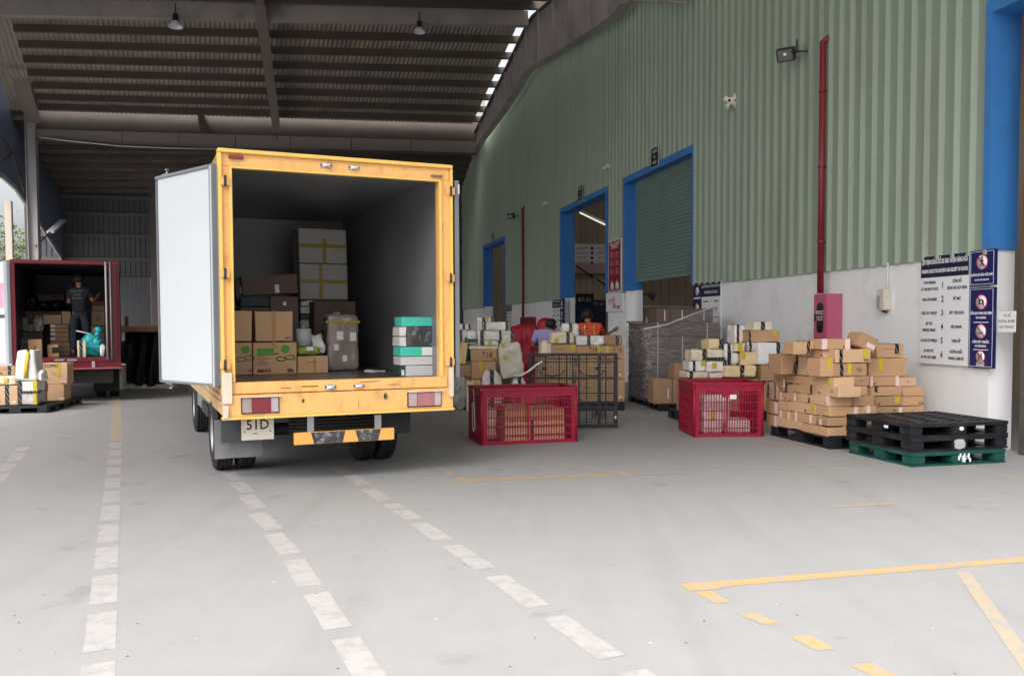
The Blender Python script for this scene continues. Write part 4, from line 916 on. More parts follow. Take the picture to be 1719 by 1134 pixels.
pile(FR, [
 ('lowest', [(1471, 682, 1513, 696.5, [('t', '18', .2, .5, .04), ('p', .46, .4, .05, .1)], 'marked 18'), (1514, 681, 1551, 696.5, [], 'plain')]),
 ('second', [(1470, 664.5, 1515, 681, [('s', .3, .6)], 'yellow star mark'), (1515.5, 665, 1551, 680.5, [], 'plain')]),
 ('third', [(1461, 648, 1514.5, 664, [kt(-.32)], 'black tape'), (1515.5, 648.5, 1551, 664.5, [], 'plain')]),
 ('fourth', [(1460.5, 631.7, 1508, 647.5, [('p', -.45, .5, .04, .13), ('p', .46, .5, .05, .13)], 'twin pink labelled'), (1508.5, 633.5, 1539, 648, [('t', 'M', 0, .5, .04)], 'marked M')]),
 ('fifth', [(1459, 600.5, 1522.5, 631.5, [('y', -.2, .06, .3)], 'largest, yellow label', .55)]),
 ('top', [(1471, 577, 1517, 600, [kt(.25, .06)], 'black tape', .45)]),
], 'stack by rules board', .45)
for (x0, x1, y0, y1, lb) in ((1471, 1512, 697, 714, 'left'), (1513, 1550, 697, 714, 'right'), (1471, 1512, 714.5, 729, 'low left'), (1513, 1550, 714.5, 729, 'low right')): carton(FR, (x0, y0, x1, y1), .45, f'brown carton at the foot of the right stack, {lb}, behind the pallets', [], group=GA)
# fillers that carry the upper cartons of the pile
for i, (t, n_, z0_, z1_, a_, b_) in enumerate([(.34, .34, PALH, .72, .55, .7), (.34, .9, PALH, .95, .42, .48), (.35, .36, .725, .98, .4, .35)]):
    o = B1('cardboard_box', KR, (0, a_, 0, b_, 0, z1_ - z0_), None, PA + RA * t + NA * n_ + Vector((0, 0, z0_)), ya, bev=.006)
    tag(o, ['brown carton deep inside the pile, low', 'brown carton inside the pile at its far end', 'brown carton inside the pile, upper'][i], 'box', GA)
# ================================================================== yellow box truck, seen from behind
def rl(x, y, s=8.5):
    p = onp(x, y, T(s, 0, 0), TD); return p.dot(TN), p.z
S0 = 8.5; t0, t1 = rl(371, 500)[0], rl(758, 500)[0]; XW = t1 - t0
zb0, zt0 = rl(565, 694)[1], rl(565, 266)[1]
tr = empty('box_truck', T(S0, t0, 0), TY)
def TL(x, y, s=S0): t, z = rl(x, y, s); return t - t0, z
xo0, xo1 = TL(392, 450)[0], TL(737, 450)[0]; zo1 = TL(565, 293)[1]; ZF = TL(565, 640)[1]; LEN = 4.7
INN = mat('box_lining', (.24, .245, .26), .35, metal=.15, var=.25, scale=1.2, dirt_glint=(.30, .29, .28), dscale=6, damt=.3)
INF = mat('box_floor', (.085, .07, .06), .3, var=.4, scale=3, dirt_glint=(.22, .18, .14), dscale=2.5, damt=.4)
SIDEY = mat('truck_side', (.62, .42, .22), .5, var=.15, scale=2, dirt_glint=(.2, .17, .13), dscale=3, damt=.6)
# body shell: side walls, roof, floor, front bulkhead
def shell(root, XW_, LEN_, z0, z1, zf, mo, mi_, mf, th=.05, ribs=True):
    for s_ in (0, 1):
        x0 = 0.006 if s_ == 0 else XW_ - th - .006
        bm = bmesh.new(); bx(bm, x0, x0 + th, .05, LEN_, z0 + .02, z1 - .03)
        for f in bm.faces: f.material_index = 1 if (f.normal.x > .5) == (s_ == 0) and abs(f.normal.x) > .5 else 0
        bm.normal_update()
        for f in bm.faces: f.material_index = 1 if (f.normal.x > .5 if s_ == 0 else f.normal.x < -.5) else 0
        o = finish(bm, 'side_wall', [mo, mi_], root)
        if ribs:
            n = int((z1 - z0 - .2) / .062)
            for k in range(n):
                z = z0 + .12 + k * .062; X = (-.012, .007) if s_ == 0 else (XW_ - .007, XW_ + .012)
                B1('rib', mo, (X[0], X[1], .12, LEN_ - .03, z, z + .03), o)
    bm = bmesh.new(); bx(bm, .06, XW_ - .06, .05, LEN_, z1 - .07, z1 - .031); finish(bm, 'roof_panel', [mi_], root)
    bm = bmesh.new(); bx(bm, -.0, XW_ + .0, .05, LEN_, z1 - .03, z1 - .005); finish(bm, 'roof', [mo], root)
    B1('floor', mf, (.057, XW_ - .057, .02, LEN_, zf - .04, zf - .002), root)
    B1('bulkhead', mi_, (.057, XW_ - .057, LEN_ - .05, LEN_ - .001, zf, z1 - .07), root)
    B1('underframe', DSTEEL, (.057, XW_ - .057, .05, LEN_, z0 + .04, zf - .045), root)
shell(tr, XW, LEN, zb0, zt0, ZF, SIDEY, INN, INF)
zap = TL(565, 656)[1]    # seam between sill and apron
fr = B1('rear_header', YEL, (.02, XW - .02, .0, .10, zo1 + .012, zt0 - .025), tr, bev=.004)
B1('header_lip', YEL2, (-.012, XW + .008, -.045, .09, zt0 - .024, zt0 + .012), fr, bev=.006)
B1('inner_lip', YEL2, (xo0 - .02, xo1 + .02, -.018, .05, zo1 - .004, zo1 + .012), fr)
B1('marker_light', mat('marker_red', (.25, .03, .04), .3), (.085, .22, -.03, .0, zt0 - .075, zt0 - .045), fr, bev=.004)
B1('marker_light', mat('marker_grey', (.25, .16, .12), .3), (XW - .22, XW - .10, -.03, .0, zt0 - .115, zt0 - .095), fr, bev=.004)
for s_, xa, xb in ((0, 0, xo0), (1, xo1, XW)):
    q = B1('rear_post', YEL, (xa + .0, xb - .0, .003, .10, zap, zo1 + .011), tr, bev=.004)
    B1('post_outer_edge', YEL2, ((xa - .014, xa + .022, -.035, .08, zap, zt0 - .026) if s_ == 0 else (xb - .016, xb + .01, -.035, .08, zap, zt0 - .026)), q, bev=.004)
    B1('door_seal_lip', YEL2, ((xb - .028, xb - .002, -.022, .06, ZF + .02, zo1) if s_ == 0 else (xa + .002, xa + .03, -.022, .06, ZF + .02, zo1)), q, bev=.003)
sl_ = B1('rear_sill', YEL, (xo0 - .07, xo1 + .08, -.012, .10, zap + .004, ZF + .018), tr, bev=.005)
ap = B1('rear_apron', YEL, (.0, XW - .0, -.03, .06, zb0 + .012, zap - .004), tr, bev=.006)
B1('apron_lip', YEL2, (-.01, XW + .01, -.045, .07, zb0 - .012, zb0 + .012), ap, bev=.004)
RUST = mat('rust', (.10, .055, .03), .8, var=.4, scale=20)
for (x, y, w_, h_) in ((520, 648, .16, .010), (480, 651, .10, .006), (620, 640, .2, .006), (660, 645, .12, .005)):
    a_, b_ = TL(x, y); B1('scratch', RUST, (a_ - w_ / 2, a_ + w_ / 2, -.0135, -.011, b_ - h_ / 2, b_ + h_ / 2), sl_)
for (x, y, w_, h_) in ((508, 672, .035, .05), (601, 678, .008, .12), (645, 664, .02, .05), (430, 664, .05, .006), (560, 693, .3, .006)):
    a_, b_ = TL(x, y); bm = bmesh.new(); vs = [bm.verts.new((a_ + math.cos(k) * w_ / 2 * random.uniform(.6, 1), -.0315, b_ + math.sin(k) * h_ / 2 * random.uniform(.6, 1))) for k in [j * .785 for j in range(8)]]; bm.faces.new(vs[::-1]); finish(bm, 'rust_mark', RUST, ap)
bm = bmesh.new(); a_, b_ = TL(645, 664); tube(bm, [(a_ + math.cos(k * .8) * .014, -.045, b_ + math.sin(k * .8) * .03) for k in range(9)], .005, 6); finish(bm, 'shackle', DSTEEL, ap)
def keeper(x, y, par):
    a_, b_ = TL(x, y); bm = bmesh.new(); bx(bm, -.055, .055, -.01, 0, -.022, .022); bevel(bm, .004, 2)
    k = finish(bm, 'latch_keeper', STEEL, par, (a_, -.012 if par is sl_ else -.001, b_))
    bm = bmesh.new(); cyl(bm, (-.03, -.028, 0), (.03, -.028, 0), .014, 10); bx(bm, -.035, -.025, -.03, -.008, -.018, .018); bx(bm, .025, .035, -.03, -.008, -.018, .018); finish(bm, 'latch_bar', mat('latch_white', (.8, .78, .75), .35), k)
    for s_ in (-1, 1):
        bm = bmesh.new(); cyl(bm, (s_ * .047, -.013, 0), (s_ * .047, -.0095, 0), .008, 8); finish(bm, 'bolt', INK, k)
for x, y in ((547, 278), (594, 282)): keeper(x, y, fr)
for x, y in ((554, 649), (602, 647)): keeper(x, y, sl_)
for x, ys in ((377, (305, 460, 612)), (754, (322, 467, 607))):
    for y in ys:
        a_, b_ = TL(x, y); sgn = -1 if x < 500 else 1; bm = bmesh.new(); bx(bm, -.045, .045, -.012, .0, -.038, .038); bevel(bm, .004, 1); h_ = finish(bm, 'hinge', YEL, tr, (a_ + (.0 if sgn < 0 else .0), -.036, b_))
        bm = bmesh.new(); cyl(bm, (0, -.02, -.05), (0, -.02, .05), .012, 8); finish(bm, 'hinge_pin', DSTEEL, h_)
PALE = mat('primer_pale', (.72, .62, .50), .6, var=.1, dirt_glint=(.45, .33, .2), dscale=8)
a_, b_ = TL(386, 677); c_, d_ = TL(380, 625)
B1('corner_guard', PALE, (c_ - .045, c_ + .045, -.055, -.037, b_, d_), tr, bev=.004); a_, b_ = TL(755, 665); c_, d_ = TL(754, 615)
B1('corner_guard', PALE, (c_ - .02, c_ + .03, -.055, -.037, b_, d_), tr, bev=.004)
a_, b_ = TL(376, 698); c_, d_ = TL(376, 680); B1('corner_guard', PALE, (-.005, .045, -.06, -.046, b_ - .02, d_), tr, bev=.004)
# tail lamps
def tail(x0, y0, x1, y1, deep_red):
    (a_, zb1), (b_, _), (_, zt1) = TL(x0, y1), TL(x1, y1), TL((x0 + x1) / 2, y0); zb1 = TL((x0 + x1) / 2, y1)[1]
    h = B1('tail_lamp', mat('lamp_rim', (.10, .06, .05), .4), (a_, b_, -.048, -.028, zb1, zt1), tr, bev=.005); w_ = b_ - a_
    cols = ((.35, .28, .26), (.22, .012, .03), (.45, .38, .40)) if deep_red else ((.45, .34, .34), (.42, .16, .17), (.50, .40, .40))  # left lamp lenses deep red, right ones paler
    for k, (p, q) in enumerate(((.03, .27), (.28, .77), (.78, .97))):
        B1('lens', mat(f'lens_{"a" if deep_red else "b"}{k}', cols[k], .15, var=.25, scale=14, coat=.5), (a_ + w_ * p, a_ + w_ * q, -.056, -.047, zb1 + .012, zt1 - .014), h, bev=.003)
    B1('lamp_hood', PALE, (a_ - .01, b_ + .01, -.075, -.045, zt1 - .008, zt1 + .004), h)
tail(404, 664, 468, 693, True); tail(682, 655, 739, 682, False)
# number plate and mud flaps
def TP(x, y, s): t, z = rl(x, y, s); return t - t0, z
def rectp(x0, y0, x1, y1, s):
    a = TP(x0, (y0 + y1) / 2, s)[0]; b = TP(x1, (y0 + y1) / 2, s)[0]; zt_ = TP((x0 + x1) / 2, y0, s)[1]; zb_ = TP((x0 + x1) / 2, y1, s)[1]; return a, b, zb_, zt_
FLAP = mat('flap_grey', (.17, .17, .175), .65, var=.25, scale=3, dirt_glint=(.28, .27, .26), dscale=3, damt=.5)
def panel(name, m, rect, s, th=.01, par=None, bev=.0):
    a, b, c, d = rectp(*rect, s); return B1(name, m, (a, b, s - S0, s - S0 + th, c, d), par or tr, bev=bev)
panel('mud_flap', FLAP, (360, 703, 440, 768), 9.05, .012, bev=.003)
panel('flap_bracket', mat('bracket_dark', (.06, .065, .07), .6), (371, 700, 457, 741), 8.95, .02)
pl = panel('number_plate', mat('plate_cream', (.62, .57, .48), .4, var=.05), (405, 700, 460, 738), 8.62, .006, bev=.003)
a, b, c, d = rectp(405, 700, 460, 738, 8.62)
text('51D', (d - c) * .62, 'lettering', INK, pl, ((a + b) / 2, 8.62 - S0 - .0015, c + (d - c) * .66), sx=.92, bold=.002)
B1('dash', INK, ((a + b) / 2 - .045, (a + b) / 2 + .0, 8.62 - S0 - .002, 8.62 - S0, c + (d - c) * .27, c + (d - c) * .30), pl)
for q in (.1, .88):
    bm = bmesh.new(); cyl(bm, (a + (b - a) * q, 8.62 - S0 - .003, c + (d - c) * .38), (a + (b - a) * q, 8.62 - S0, c + (d - c) * .38), .008, 8); finish(bm, 'bolt', INK, pl)
panel('mud_flap', mat('flap_black', (.03, .03, .032), .7), (636, 690, 689, 728), 9.0, .012)
bm = bmesh.new(); a, b, c, d = rectp(485, 699, 634, 727, 8.95)
n = 5
for k in range(n): z = c + (d - c) * k / n; cyl(bm, (a, .45, z + (d - c) / n / 2), (b, .45, z + (d - c) / n / 2), (d - c) / n * .55, 8)
finish(bm, 'ribbed_tank', mat('tank_black', (.025, .024, .025), .5, var=.3), tr)
for x0 in (516, 629): panel('hanger', STEEL, (x0, 696, x0 + 11, 729), 8.6, .012)
# under-run bar, striped
a, b, c, d = rectp(494, 722, 662, 742, 8.56); zl, zr = TP(494, 735.5, 8.56)[1], TP(661, 727, 8.56)[1]
ur = B1('underrun_bar', mat('bar_orange', (.80, .42, .10), .45, var=.06), (a, b, .06, .11, c + .0, d), tr, bev=.004)
BW = mat('bar_worn_black', (.05, .05, .055), .5, var=.5, scale=9, dirt_glint=(.62, .62, .64), dscale=14, damt=1.)
for (p, q) in ((.16, .5), (.60, .86)):
    w_ = b - a; bm = bmesh.new(); sh = .03
    vs = [bm.verts.new(v) for v in ((a + w_ * p + sh, .0575, c + .003), (a + w_ * q - sh, .0575, c + .003), (a + w_ * q, .0575, d - .003), (a + w_ * p, .0575, d - .003))]; bm.faces.new(vs); finish(bm, 'stripe', BW, ur)
# chassis, axle, wheels
for x in (.62, XW - .70): B1('chassis_rail', DSTEEL, (x, x + .08, .3, 6.3, .62, .80), tr)
bm = bmesh.new(); cyl(bm, (.35, 1.35, .40), (XW - .35, 1.35, .40), .07, 12); bmesh.ops.create_uvsphere(bm, u_segments=16, v_segments=10, radius=.17, matrix=Matrix.Translation((XW / 2, 1.35, .40))); finish(bm, 'rear_axle', DSTEEL, tr)
def wheel(xc, yc, wd, r=.40, par=None):
    e = B1('wheel', STEEL, (-.01, .01, -.01, .01, -.01, .01), par or tr, (xc, yc, r)); bm = bmesh.new()
    pr = [(r * .56, -wd / 2), (r * .80, -wd / 2), (r * .93, -wd * .44), (r * .985, -wd * .36)]
    for k in range(5):
        x = -wd * .36 + k * wd * .72 / 4
        pr += [(r, x + .004), (r, x + wd * .72 / 4 - .012), (r - .012, x + wd * .72 / 4 - .009), (r - .012, x + wd * .72 / 4 - .001)] if k < 4 else [(r * .985, wd * .36)]
    pr += [(r * .93, wd * .44), (r * .80, wd / 2), (r * .56, wd / 2), (r * .56, -wd / 2)]
    lathe(bm, pr, (0, 0, 0), 'X', 40); finish(bm, 'tyre', RUB, e)
    bm = bmesh.new(); lathe(bm, [(r * .56, -wd * .45), (r * .5, -wd * .3), (r * .3, -wd * .1), (.001, -wd * .1)], (0, 0, 0), 'X', 24); lathe(bm, [(r * .56, wd * .45), (r * .5, wd * .3), (r * .3, wd * .1), (.001, wd * .1)], (0, 0, 0), 'X', 24); finish(bm, 'rim', STEEL, e)
    return e
xa = TP(360, 760, 9.35)[0] + .01
for x0 in (xa + .105, xa + .105 + .235): wheel(x0, 1.33, .205)
xb = TP(676, 755, 9.35)[0] - .01
for x0 in (xb - .105, xb - .105 - .235): wheel(x0, 1.33, .205)
for x0 in (.16, XW - .26): wheel(x0, 5.0, .2)
for x0 in (.02, XW - .47): B1('wheel_arch', DSTEEL, (x0, x0 + .45, .85, 1.85, .84, .88), tr)
# cab
bm = bmesh.new(); v = bx(bm, .12, XW - .12, 4.85, 6.5, .65, 2.45)
for q in v:
    if q.co.z > 2 and q.co.y > 6: q.co.y -= .45
bevel(bm, .07, 3); cb = finish(bm, 'cab', mat('cab_white', (.66, .65, .63), .35, coat=.3), tr)
bm = bmesh.new(); v = bx(bm, .25, XW - .25, 6.22, 6.42, 1.6, 2.25)
for q in v:
    if q.co.z > 2: q.co.y -= .17
finish(bm, 'windscreen', mat('cab_glass', (.02, .03, .03), .08), cb)
for x0 in (.115, XW - .125): B1('side_window', mat('cab_glass', (.02, .03, .03), .08), (x0 - .003, x0 + .013, 5.15, 5.95, 1.55, 2.2), cb)
for s_ in (0, 1):
    x = -.12 if s_ == 0 else XW + .02; m_ = B1('wing_mirror', INK, (x, x + .1, 6.1, 6.16, 1.6, 2.05), cb, bev=.01)
B1('front_bumper', DSTEEL, (.1, XW - .1, 6.45, 6.58, .42, .68), cb, bev=.02)
B1('fuel_tank', mat('tank_grey', (.3, .3, .31), .5, metal=.4, var=.2), (.04, .48, 3.0, 3.9, .45, .82), tr, bev=.05)
B1('side_guard', DSTEEL, (.02, .05, 2.0, 2.9, .5, .62), tr); B1('battery_box', INK, (XW - .5, XW - .08, 3.0, 3.7, .45, .82), tr, bev=.02)
B1('step_guard', mat('guard_black', (.02, .02, .022), .5), (XW - .35, XW + .03, .3, 1.0, zb0 - .02, zb0 + .05), tr)
# left door leaf, swung open
hg = T(S0 - .06, t0 - .045, 0); fe = ray(266, 470); fe = Vector((fe.x / fe.y * 8.74, 8.74, 0)); dv = hg - fe; LW = Vector((dv.x, dv.y, 0)).length; yl = math.atan2(dv.y, dv.x)
Nl = Vector((-math.sin(yl), math.cos(yl), 0)); ztL = onp(266, 298, fe, Nl).z; zbL = onp(271, 641, fe, Nl).z; ztH = onp(360, 272, fe, Nl).z
zT = (ztL + ztH) / 2 if abs(ztL - ztH) < .2 else ztL
R_l = Matrix.Rotation(-TY, 4, 'Z'); lo = R_l @ (fe - T(S0, t0, 0)); lo.z = 0
DW = mat('door_lining', (.56, .59, .60), .45, var=.05, scale=1.2, dirt_glint=(.50, .51, .52), dscale=2.5, damt=.3)
GSK = mat('door_gasket', (.20, .21, .23), .55, var=.2, scale=4)
dl = B1('rear_door', DW, (0.02, LW - .02, .0, .045, zbL + .02, zT - .025), tr, lo, yl - TY, bev=.006)
B1('outer_skin', YEL, (0.01, LW - .01, .046, .055, zbL + .01, zT - .01), dl)
g = .028
for dims in ((LW - .075, LW - .01, -.02, .03, zbL, zT), (.0, LW - .08, -.02, .03, zT - .032, zT), (0, LW - .08, -.012, .03, zbL, zbL + .02), (-.006, .014, -.012, .03, zbL, zT - .035)): B1('gasket', GSK, dims, dl, bev=.006)
B1('edge_strip', mat('edge_pale', (.6, .62, .64), .4), (LW - .035, LW - .022, -.027, -.019, zbL, zT - .02), dl)
for z0_, s_ in ((zT, 1), (zbL, -1)):
    bm = bmesh.new(); cyl(bm, (.16, .03, z0_ - s_ * .02), (.16, .03, z0_ + s_ * .05), .01, 8); cyl(bm, (.16, .03, z0_ + s_ * .05), (.16, .03, z0_ + s_ * .06), .022, 8); finish(bm, 'lock_rod', STEEL, dl)
    bm = bmesh.new(); bx(bm, .11, .21, -.0, .05, z0_ - .012 if s_ < 0 else z0_ - .0, z0_ + .012); finish(bm, 'rod_guide', STEEL, dl)
# right door leaf folded along the right side
dr_ = B1('rear_door', mat('door_dark_edge', (.05, .045, .045), .5), (XW + .035, XW + .075, .0, 1.12, zbL + .04, zT - .02), tr, bev=.005)
B1('gasket', GSK, (XW + .034, XW + .08, -.02, .0, zbL + .02, zT - .0), dr_)
bm = bmesh.new(); cyl(bm, (XW + .10, .12, zbL + .1), (XW + .10, .12, zT), .012, 8); finish(bm, 'lock_rod', STEEL, dr_)
B1('reflector', WHM, (XW + .07, XW + .085, -.025, -.0, zT - .14, zT - .04), dr_)
tag(tr, 'yellow box truck parked in the lane with rear doors open and cargo inside', 'truck')
# ------------------------------------------------------------------ cargo of the yellow truck
def onfloor(x, y, z=ZF): return gp(x, y, z).dot(TD)
def tf(s): return (T(s, 0, 0), TY)
GC = 'cargo in the yellow truck'
def symb(o, w_, h_, wide):
    gm = mat('print_green', (.10, .30, .05), .7); e = -.0035
    if wide: B1('print', gm, (-w_ * .40, -w_ * .02, e, -.0005, h_ * .60, h_ * .82), o)
    x = w_ * .24 if wide else w_ * .18
    bm = bmesh.new(); cyl(bm, (x, e, h_ * .78), (x, -.0005, h_ * .78), .048, 24); finish(bm, 'print', gm, o)
    bm = bmesh.new()
    for c in (-1, 1):
        pts = [(x + c * .052 * (wide and 1 or .9) + math.cos(k * PI / 8) * .052, e, h_ * .50 + math.sin(k * PI / 8) * .024 + c * .008) for k in range(17)]; tube(bm, pts, .004, 5)
    finish(bm, 'print', INK, o)
    for k in range(7): B1('barcode', INK, (w_ * .28 + k * .009, w_ * .28 + k * .009 + (.005 if k % 2 else .003), e, -.0005, h_ * .09, h_ * .17), o)
    if wide:
        for k in range(5): B1('print', mat('print_brown', (.30, .17, .09), .8), (-w_ * .38, -w_ * (.12 + .05 * (k % 3)), e, -.0005, h_ * (.52 - k * .055), h_ * (.535 - k * .055)), o)
        rm = mat('print_red', (.28, .03, .03), .7); B1('print', rm, (-w_ * .40, -w_ * .25, e, -.0005, h_ * .07, h_ * .17), o)
        for k in range(3): B1('print', rm, (-w_ * (.235 - k * .05), -w_ * (.20 - k * .05), e, -.0005, h_ * .07, h_ * .17), o)
sB = onfloor(460, 628)
o = carton(tf(sB), (424.5, 574, 497.8, 628), .38, 'brown carton with green block and ring symbols, on the truck floor at left', [('o', .0, .05, .8)], KR, group=GC); symb(o, abs(o.dimensions.x) or .4, o.dimensions.z or .33, True)
o = carton(tf(sB), (386, 574, 423.5, 629), .38, 'brown carton with green disc, half hidden by the left truck post', [], KR, group=GC); symb(o, o.dimensions.x, o.dimensions.z, False)
carton(tf(sB), (428, 522, 491, 572.3), .36, 'plain brown carton with brown tape on top of the green printed carton', [('c', -.0, .045)], KR, group=GC)
carton(tf(sB), (386, 521, 422.5, 572.6), .36, 'plain brown carton on top of the half hidden carton by the left post', [], KR, group=GC)
sC = onfloor(525, 626)
carton(tf(sC), (499.5, 597, 551.5, 626), .3, 'low brown carton between the printed carton and the big plastic wrapped bale', [('c', .05, .03)], KR, group=GC)
e_ = parcel(tf(sC), (500, 581, 540, 596.5), .28, 'flat green sack with white label lying on the low brown carton', [('w', .0, .75, .08, .045)], mat('sack_green', (.30, .36, .07), .5, bump=.4, bscale=12), group=GC, name='sack', cat='sack', rnd=.5)
loc, w_, h_ = place(tf(sC), (497, 552, 522.5, 580), None, .12); e = empty('film_roll', loc, TY)
bm = bmesh.new(); lathe(bm, [(.001, 0), (w_ / 2, 0), (w_ / 2, h_), (w_ * .22, h_ + .012), (w_ * .2, h_ * .9), (.001, h_ * .9)], (0, 0, 0), 'Z', 28); finish(bm, 'film', mat('film_grey', (.40, .41, .42), .25, var=.1), e); bm = bmesh.new(); cyl(bm, (0, 0, 0), (0, 0, h_ + .04), w_ * .15, 14); finish(bm, 'core', KR2, e)
tag(e, 'grey roll of wrapping film standing beside the green sack', 'roll', GC)
parcel(tf(sC), (521, 562, 546, 592), .2, 'small crumpled clear bag between the film roll and the bale', [], CLR, inset=.1, group=GC, name='plastic_bag', cat='bag', rnd=.4, amp=.05)
sD = onfloor(575, 622)
parcel(tf(sD), (549, 527, 603, 622), .35, 'large brown bale in clear plastic with ochre tape and paper labels', [('O', .86, .03), ('w', -.10, .62, .08, .10), ('w', .30, .60, .075, .105), ('w', -.22, .42, .055, .075), ('w', .04, .22, .055, .075)], mat('bale_film', (.30, .24, .21), .15, var=.4, scale=5, bump=1.0, bscale=9, coat=.8), group=GC, name='wrapped_bale', cat='bale', rnd=.10, amp=.014, taper=.06)
sE = 12.0
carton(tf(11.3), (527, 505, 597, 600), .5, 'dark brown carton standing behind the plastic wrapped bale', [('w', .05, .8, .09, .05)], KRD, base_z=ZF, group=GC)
WC = mat('carton_white', (.55, .53, .50), .6, var=.06)
carton(tf(11.8), (503.5, 442.8, 583, 502.3), .5, 'white carton crossed by ochre tape, lower of the two at the back', [('o', -.06, .05, .0), ('O', .5, .05)], WC, group=GC)
carton(tf(11.82), (502, 384, 581.5, 441.8), .5, 'white carton crossed by ochre tape, upper of the two at the back', [('o', .03, .05, .0), ('O', .5, .05)], WC, group=GC, yawj=.0)
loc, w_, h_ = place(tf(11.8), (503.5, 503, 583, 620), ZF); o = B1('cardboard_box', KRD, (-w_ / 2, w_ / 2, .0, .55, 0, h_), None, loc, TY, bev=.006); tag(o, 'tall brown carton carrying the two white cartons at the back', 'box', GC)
for k, (a, b, c, d, mm) in enumerate(((505, 505, 516, 513, CLR), (516, 504, 527, 513, WHM), (505, 514, 522, 526, WHM), (505, 537, 519, 550, WHM), (505, 527, 519, 537, KRD))):
    carton(tf(11.6), (a, b, c, d), .18, ['small pale packet left of the tall carton, topmost left', 'small white packet, topmost right beside the dark carton', 'small white packet in the second tier beside the dark carton', 'small white packet, lowest beside the dark carton', 'small dark packet between the white packets'][k], [], mm, group=GC, name='packet', cat='packet')
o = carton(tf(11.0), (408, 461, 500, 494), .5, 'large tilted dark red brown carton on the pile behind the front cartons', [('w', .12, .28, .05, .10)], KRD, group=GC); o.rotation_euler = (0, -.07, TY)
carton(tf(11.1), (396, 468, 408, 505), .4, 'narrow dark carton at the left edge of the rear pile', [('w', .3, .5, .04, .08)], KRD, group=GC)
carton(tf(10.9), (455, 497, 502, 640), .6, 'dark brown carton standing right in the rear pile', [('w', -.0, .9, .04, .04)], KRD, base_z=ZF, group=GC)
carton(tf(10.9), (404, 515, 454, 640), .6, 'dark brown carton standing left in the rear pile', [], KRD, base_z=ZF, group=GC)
carton(tf(10.95), (404, 499, 454, 514), .5, 'dark green flat box wedged under the tilted carton', [], mat('box_dark_green', (.03, .06, .055), .6), group=GC)
sR = onfloor(705, 631)
MINT = mat('mint_card', (.07, .55, .42), .5, var=.08); 
GR = 'shoe box stack by the right truck post'
zz = ZF
def sbox(rect, m, lab, dec=(), base=None, inset=0., d=.28):
    return carton(tf(sR), rect, d, lab, dec, m, base_z=base, inset=inset, group=GR)
WG = mat('white_card', (.62, .60, .60), .5, var=.05)
sbox((681, 613, 737, 631), WG, 'white box at the bottom of the mint and white stack', base=ZF)
sbox((673.5, 598, 737, 612.5), WG, 'white box second from the bottom of the mint and white stack')
sbox((672, 581.5, 735.5, 597.5), MINT, 'mint box with white end in the middle of the stack', [('w', .22, .5, .13, .088)])
sbox((683, 548.5, 737, 581), mat('black_film', (.06, .062, .068), .15, var=.9, scale=12, bump=1., bscale=12, coat=.9, dirt_glint=(.6, .6, .62), dscale=9, damt=.9), 'black bundle in shiny film second from the top of the stack')  # whitish streaks in the colour stand in for highlights on the film
sbox((675, 531.7, 730.5, 547.6), MINT, 'mint box on top of the stack')
sbox((671.7, 548.5, 682.2, 564), WG, 'small white box left of the black bundle, upper'); sbox((671.7, 565, 682.2, 581), WG, 'small white box left of the black bundle, lower')
sbox((671.7, 613.5, 680.5, 630.5), mat('box_dark_green', (.03, .06, .055), .6), 'small dark green box at the foot of the stack', [('w', .0, .35, .03, .06)], base=ZF)
p = gp(632, 626, ZF); o = finish(soft_bm(.26, .1, .03, 4, .5, .02, 6), 'plastic_scrap', CLR, None, Vector((p.x, p.y, ZF)), TY); tag(o, 'scrap of clear film lying on the truck floor by the sill', 'scrap')
# ================================================================== maroon truck on the left
S2 = 19.6
def rl2(x, y, s=S2): p = onp(x, y, T(s, 0, 0), TD); return p.dot(TN), p.z
ta, tb = rl2(18, 520)[0], rl2(201, 520)[0]; XR = tb - ta
za, zc_ = rl2(110, 620)[1], rl2(110, 437)[1]; zf2 = rl2(110, 600)[1]; zh2 = rl2(110, 443)[1]
r2 = empty('box_truck', T(S2, ta, 0), TY)
def T2(x, y, s=S2): t, z = rl2(x, y, s); return t - ta, z
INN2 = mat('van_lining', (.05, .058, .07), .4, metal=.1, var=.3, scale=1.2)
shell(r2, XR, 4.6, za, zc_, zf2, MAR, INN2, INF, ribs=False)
x0_, x1_ = T2(26, 520)[0], T2(178, 520)[0]; x2_ = T2(197, 520)[0]
B1('rear_header', MAR, (0, XR, -.0, .1, zh2, zc_), r2, bev=.01); B1('rear_post', MAR, (0, x0_, .002, .1, zf2, zh2 - .001), r2, bev=.008); B1('rear_post', MAR, (x2_, XR, .002, .1, zf2, zh2 - .001), r2, bev=.008)
B1('rear_sill', MAR, (0, XR, -.01, .12, zf2 - .09, zf2 - .001), r2, bev=.008); ra = B1('rear_apron', MAR, (0, XR, .01, .1, za + .03, zf2 - .092), r2); B1('apron_lip', mat('lip_pale_red', (.42, .12, .13), .4), (-.01, XR + .01, -.04, .1, za - .0, za + .03), ra)
d2 = B1('rear_door', mat('door_maroon_dark', (.10, .012, .018), .4, var=.2), (x1_ + .05, x2_ - .003, -.02, .03, zf2 - .05, zh2 - .002), r2)
for x_, r_ in ((x1_ + .01, .02), (x1_ + .09, .010)):
    bm = bmesh.new(); cyl(bm, (x_, -.04, zf2 - .06), (x_, -.04, zc_ - .02), r_, 8); finish(bm, 'lock_rod', mat('rod_grey', (.38, .36, .37), .5), d2)
for (x, y) in ((100, 604), (121, 604)):
    a_, b_ = T2(x, y); B1('latch_keeper', STEEL, (a_ - .09, a_ + .09, -.03, -.01, b_ - .02, b_ + .02), r2, bev=.005)
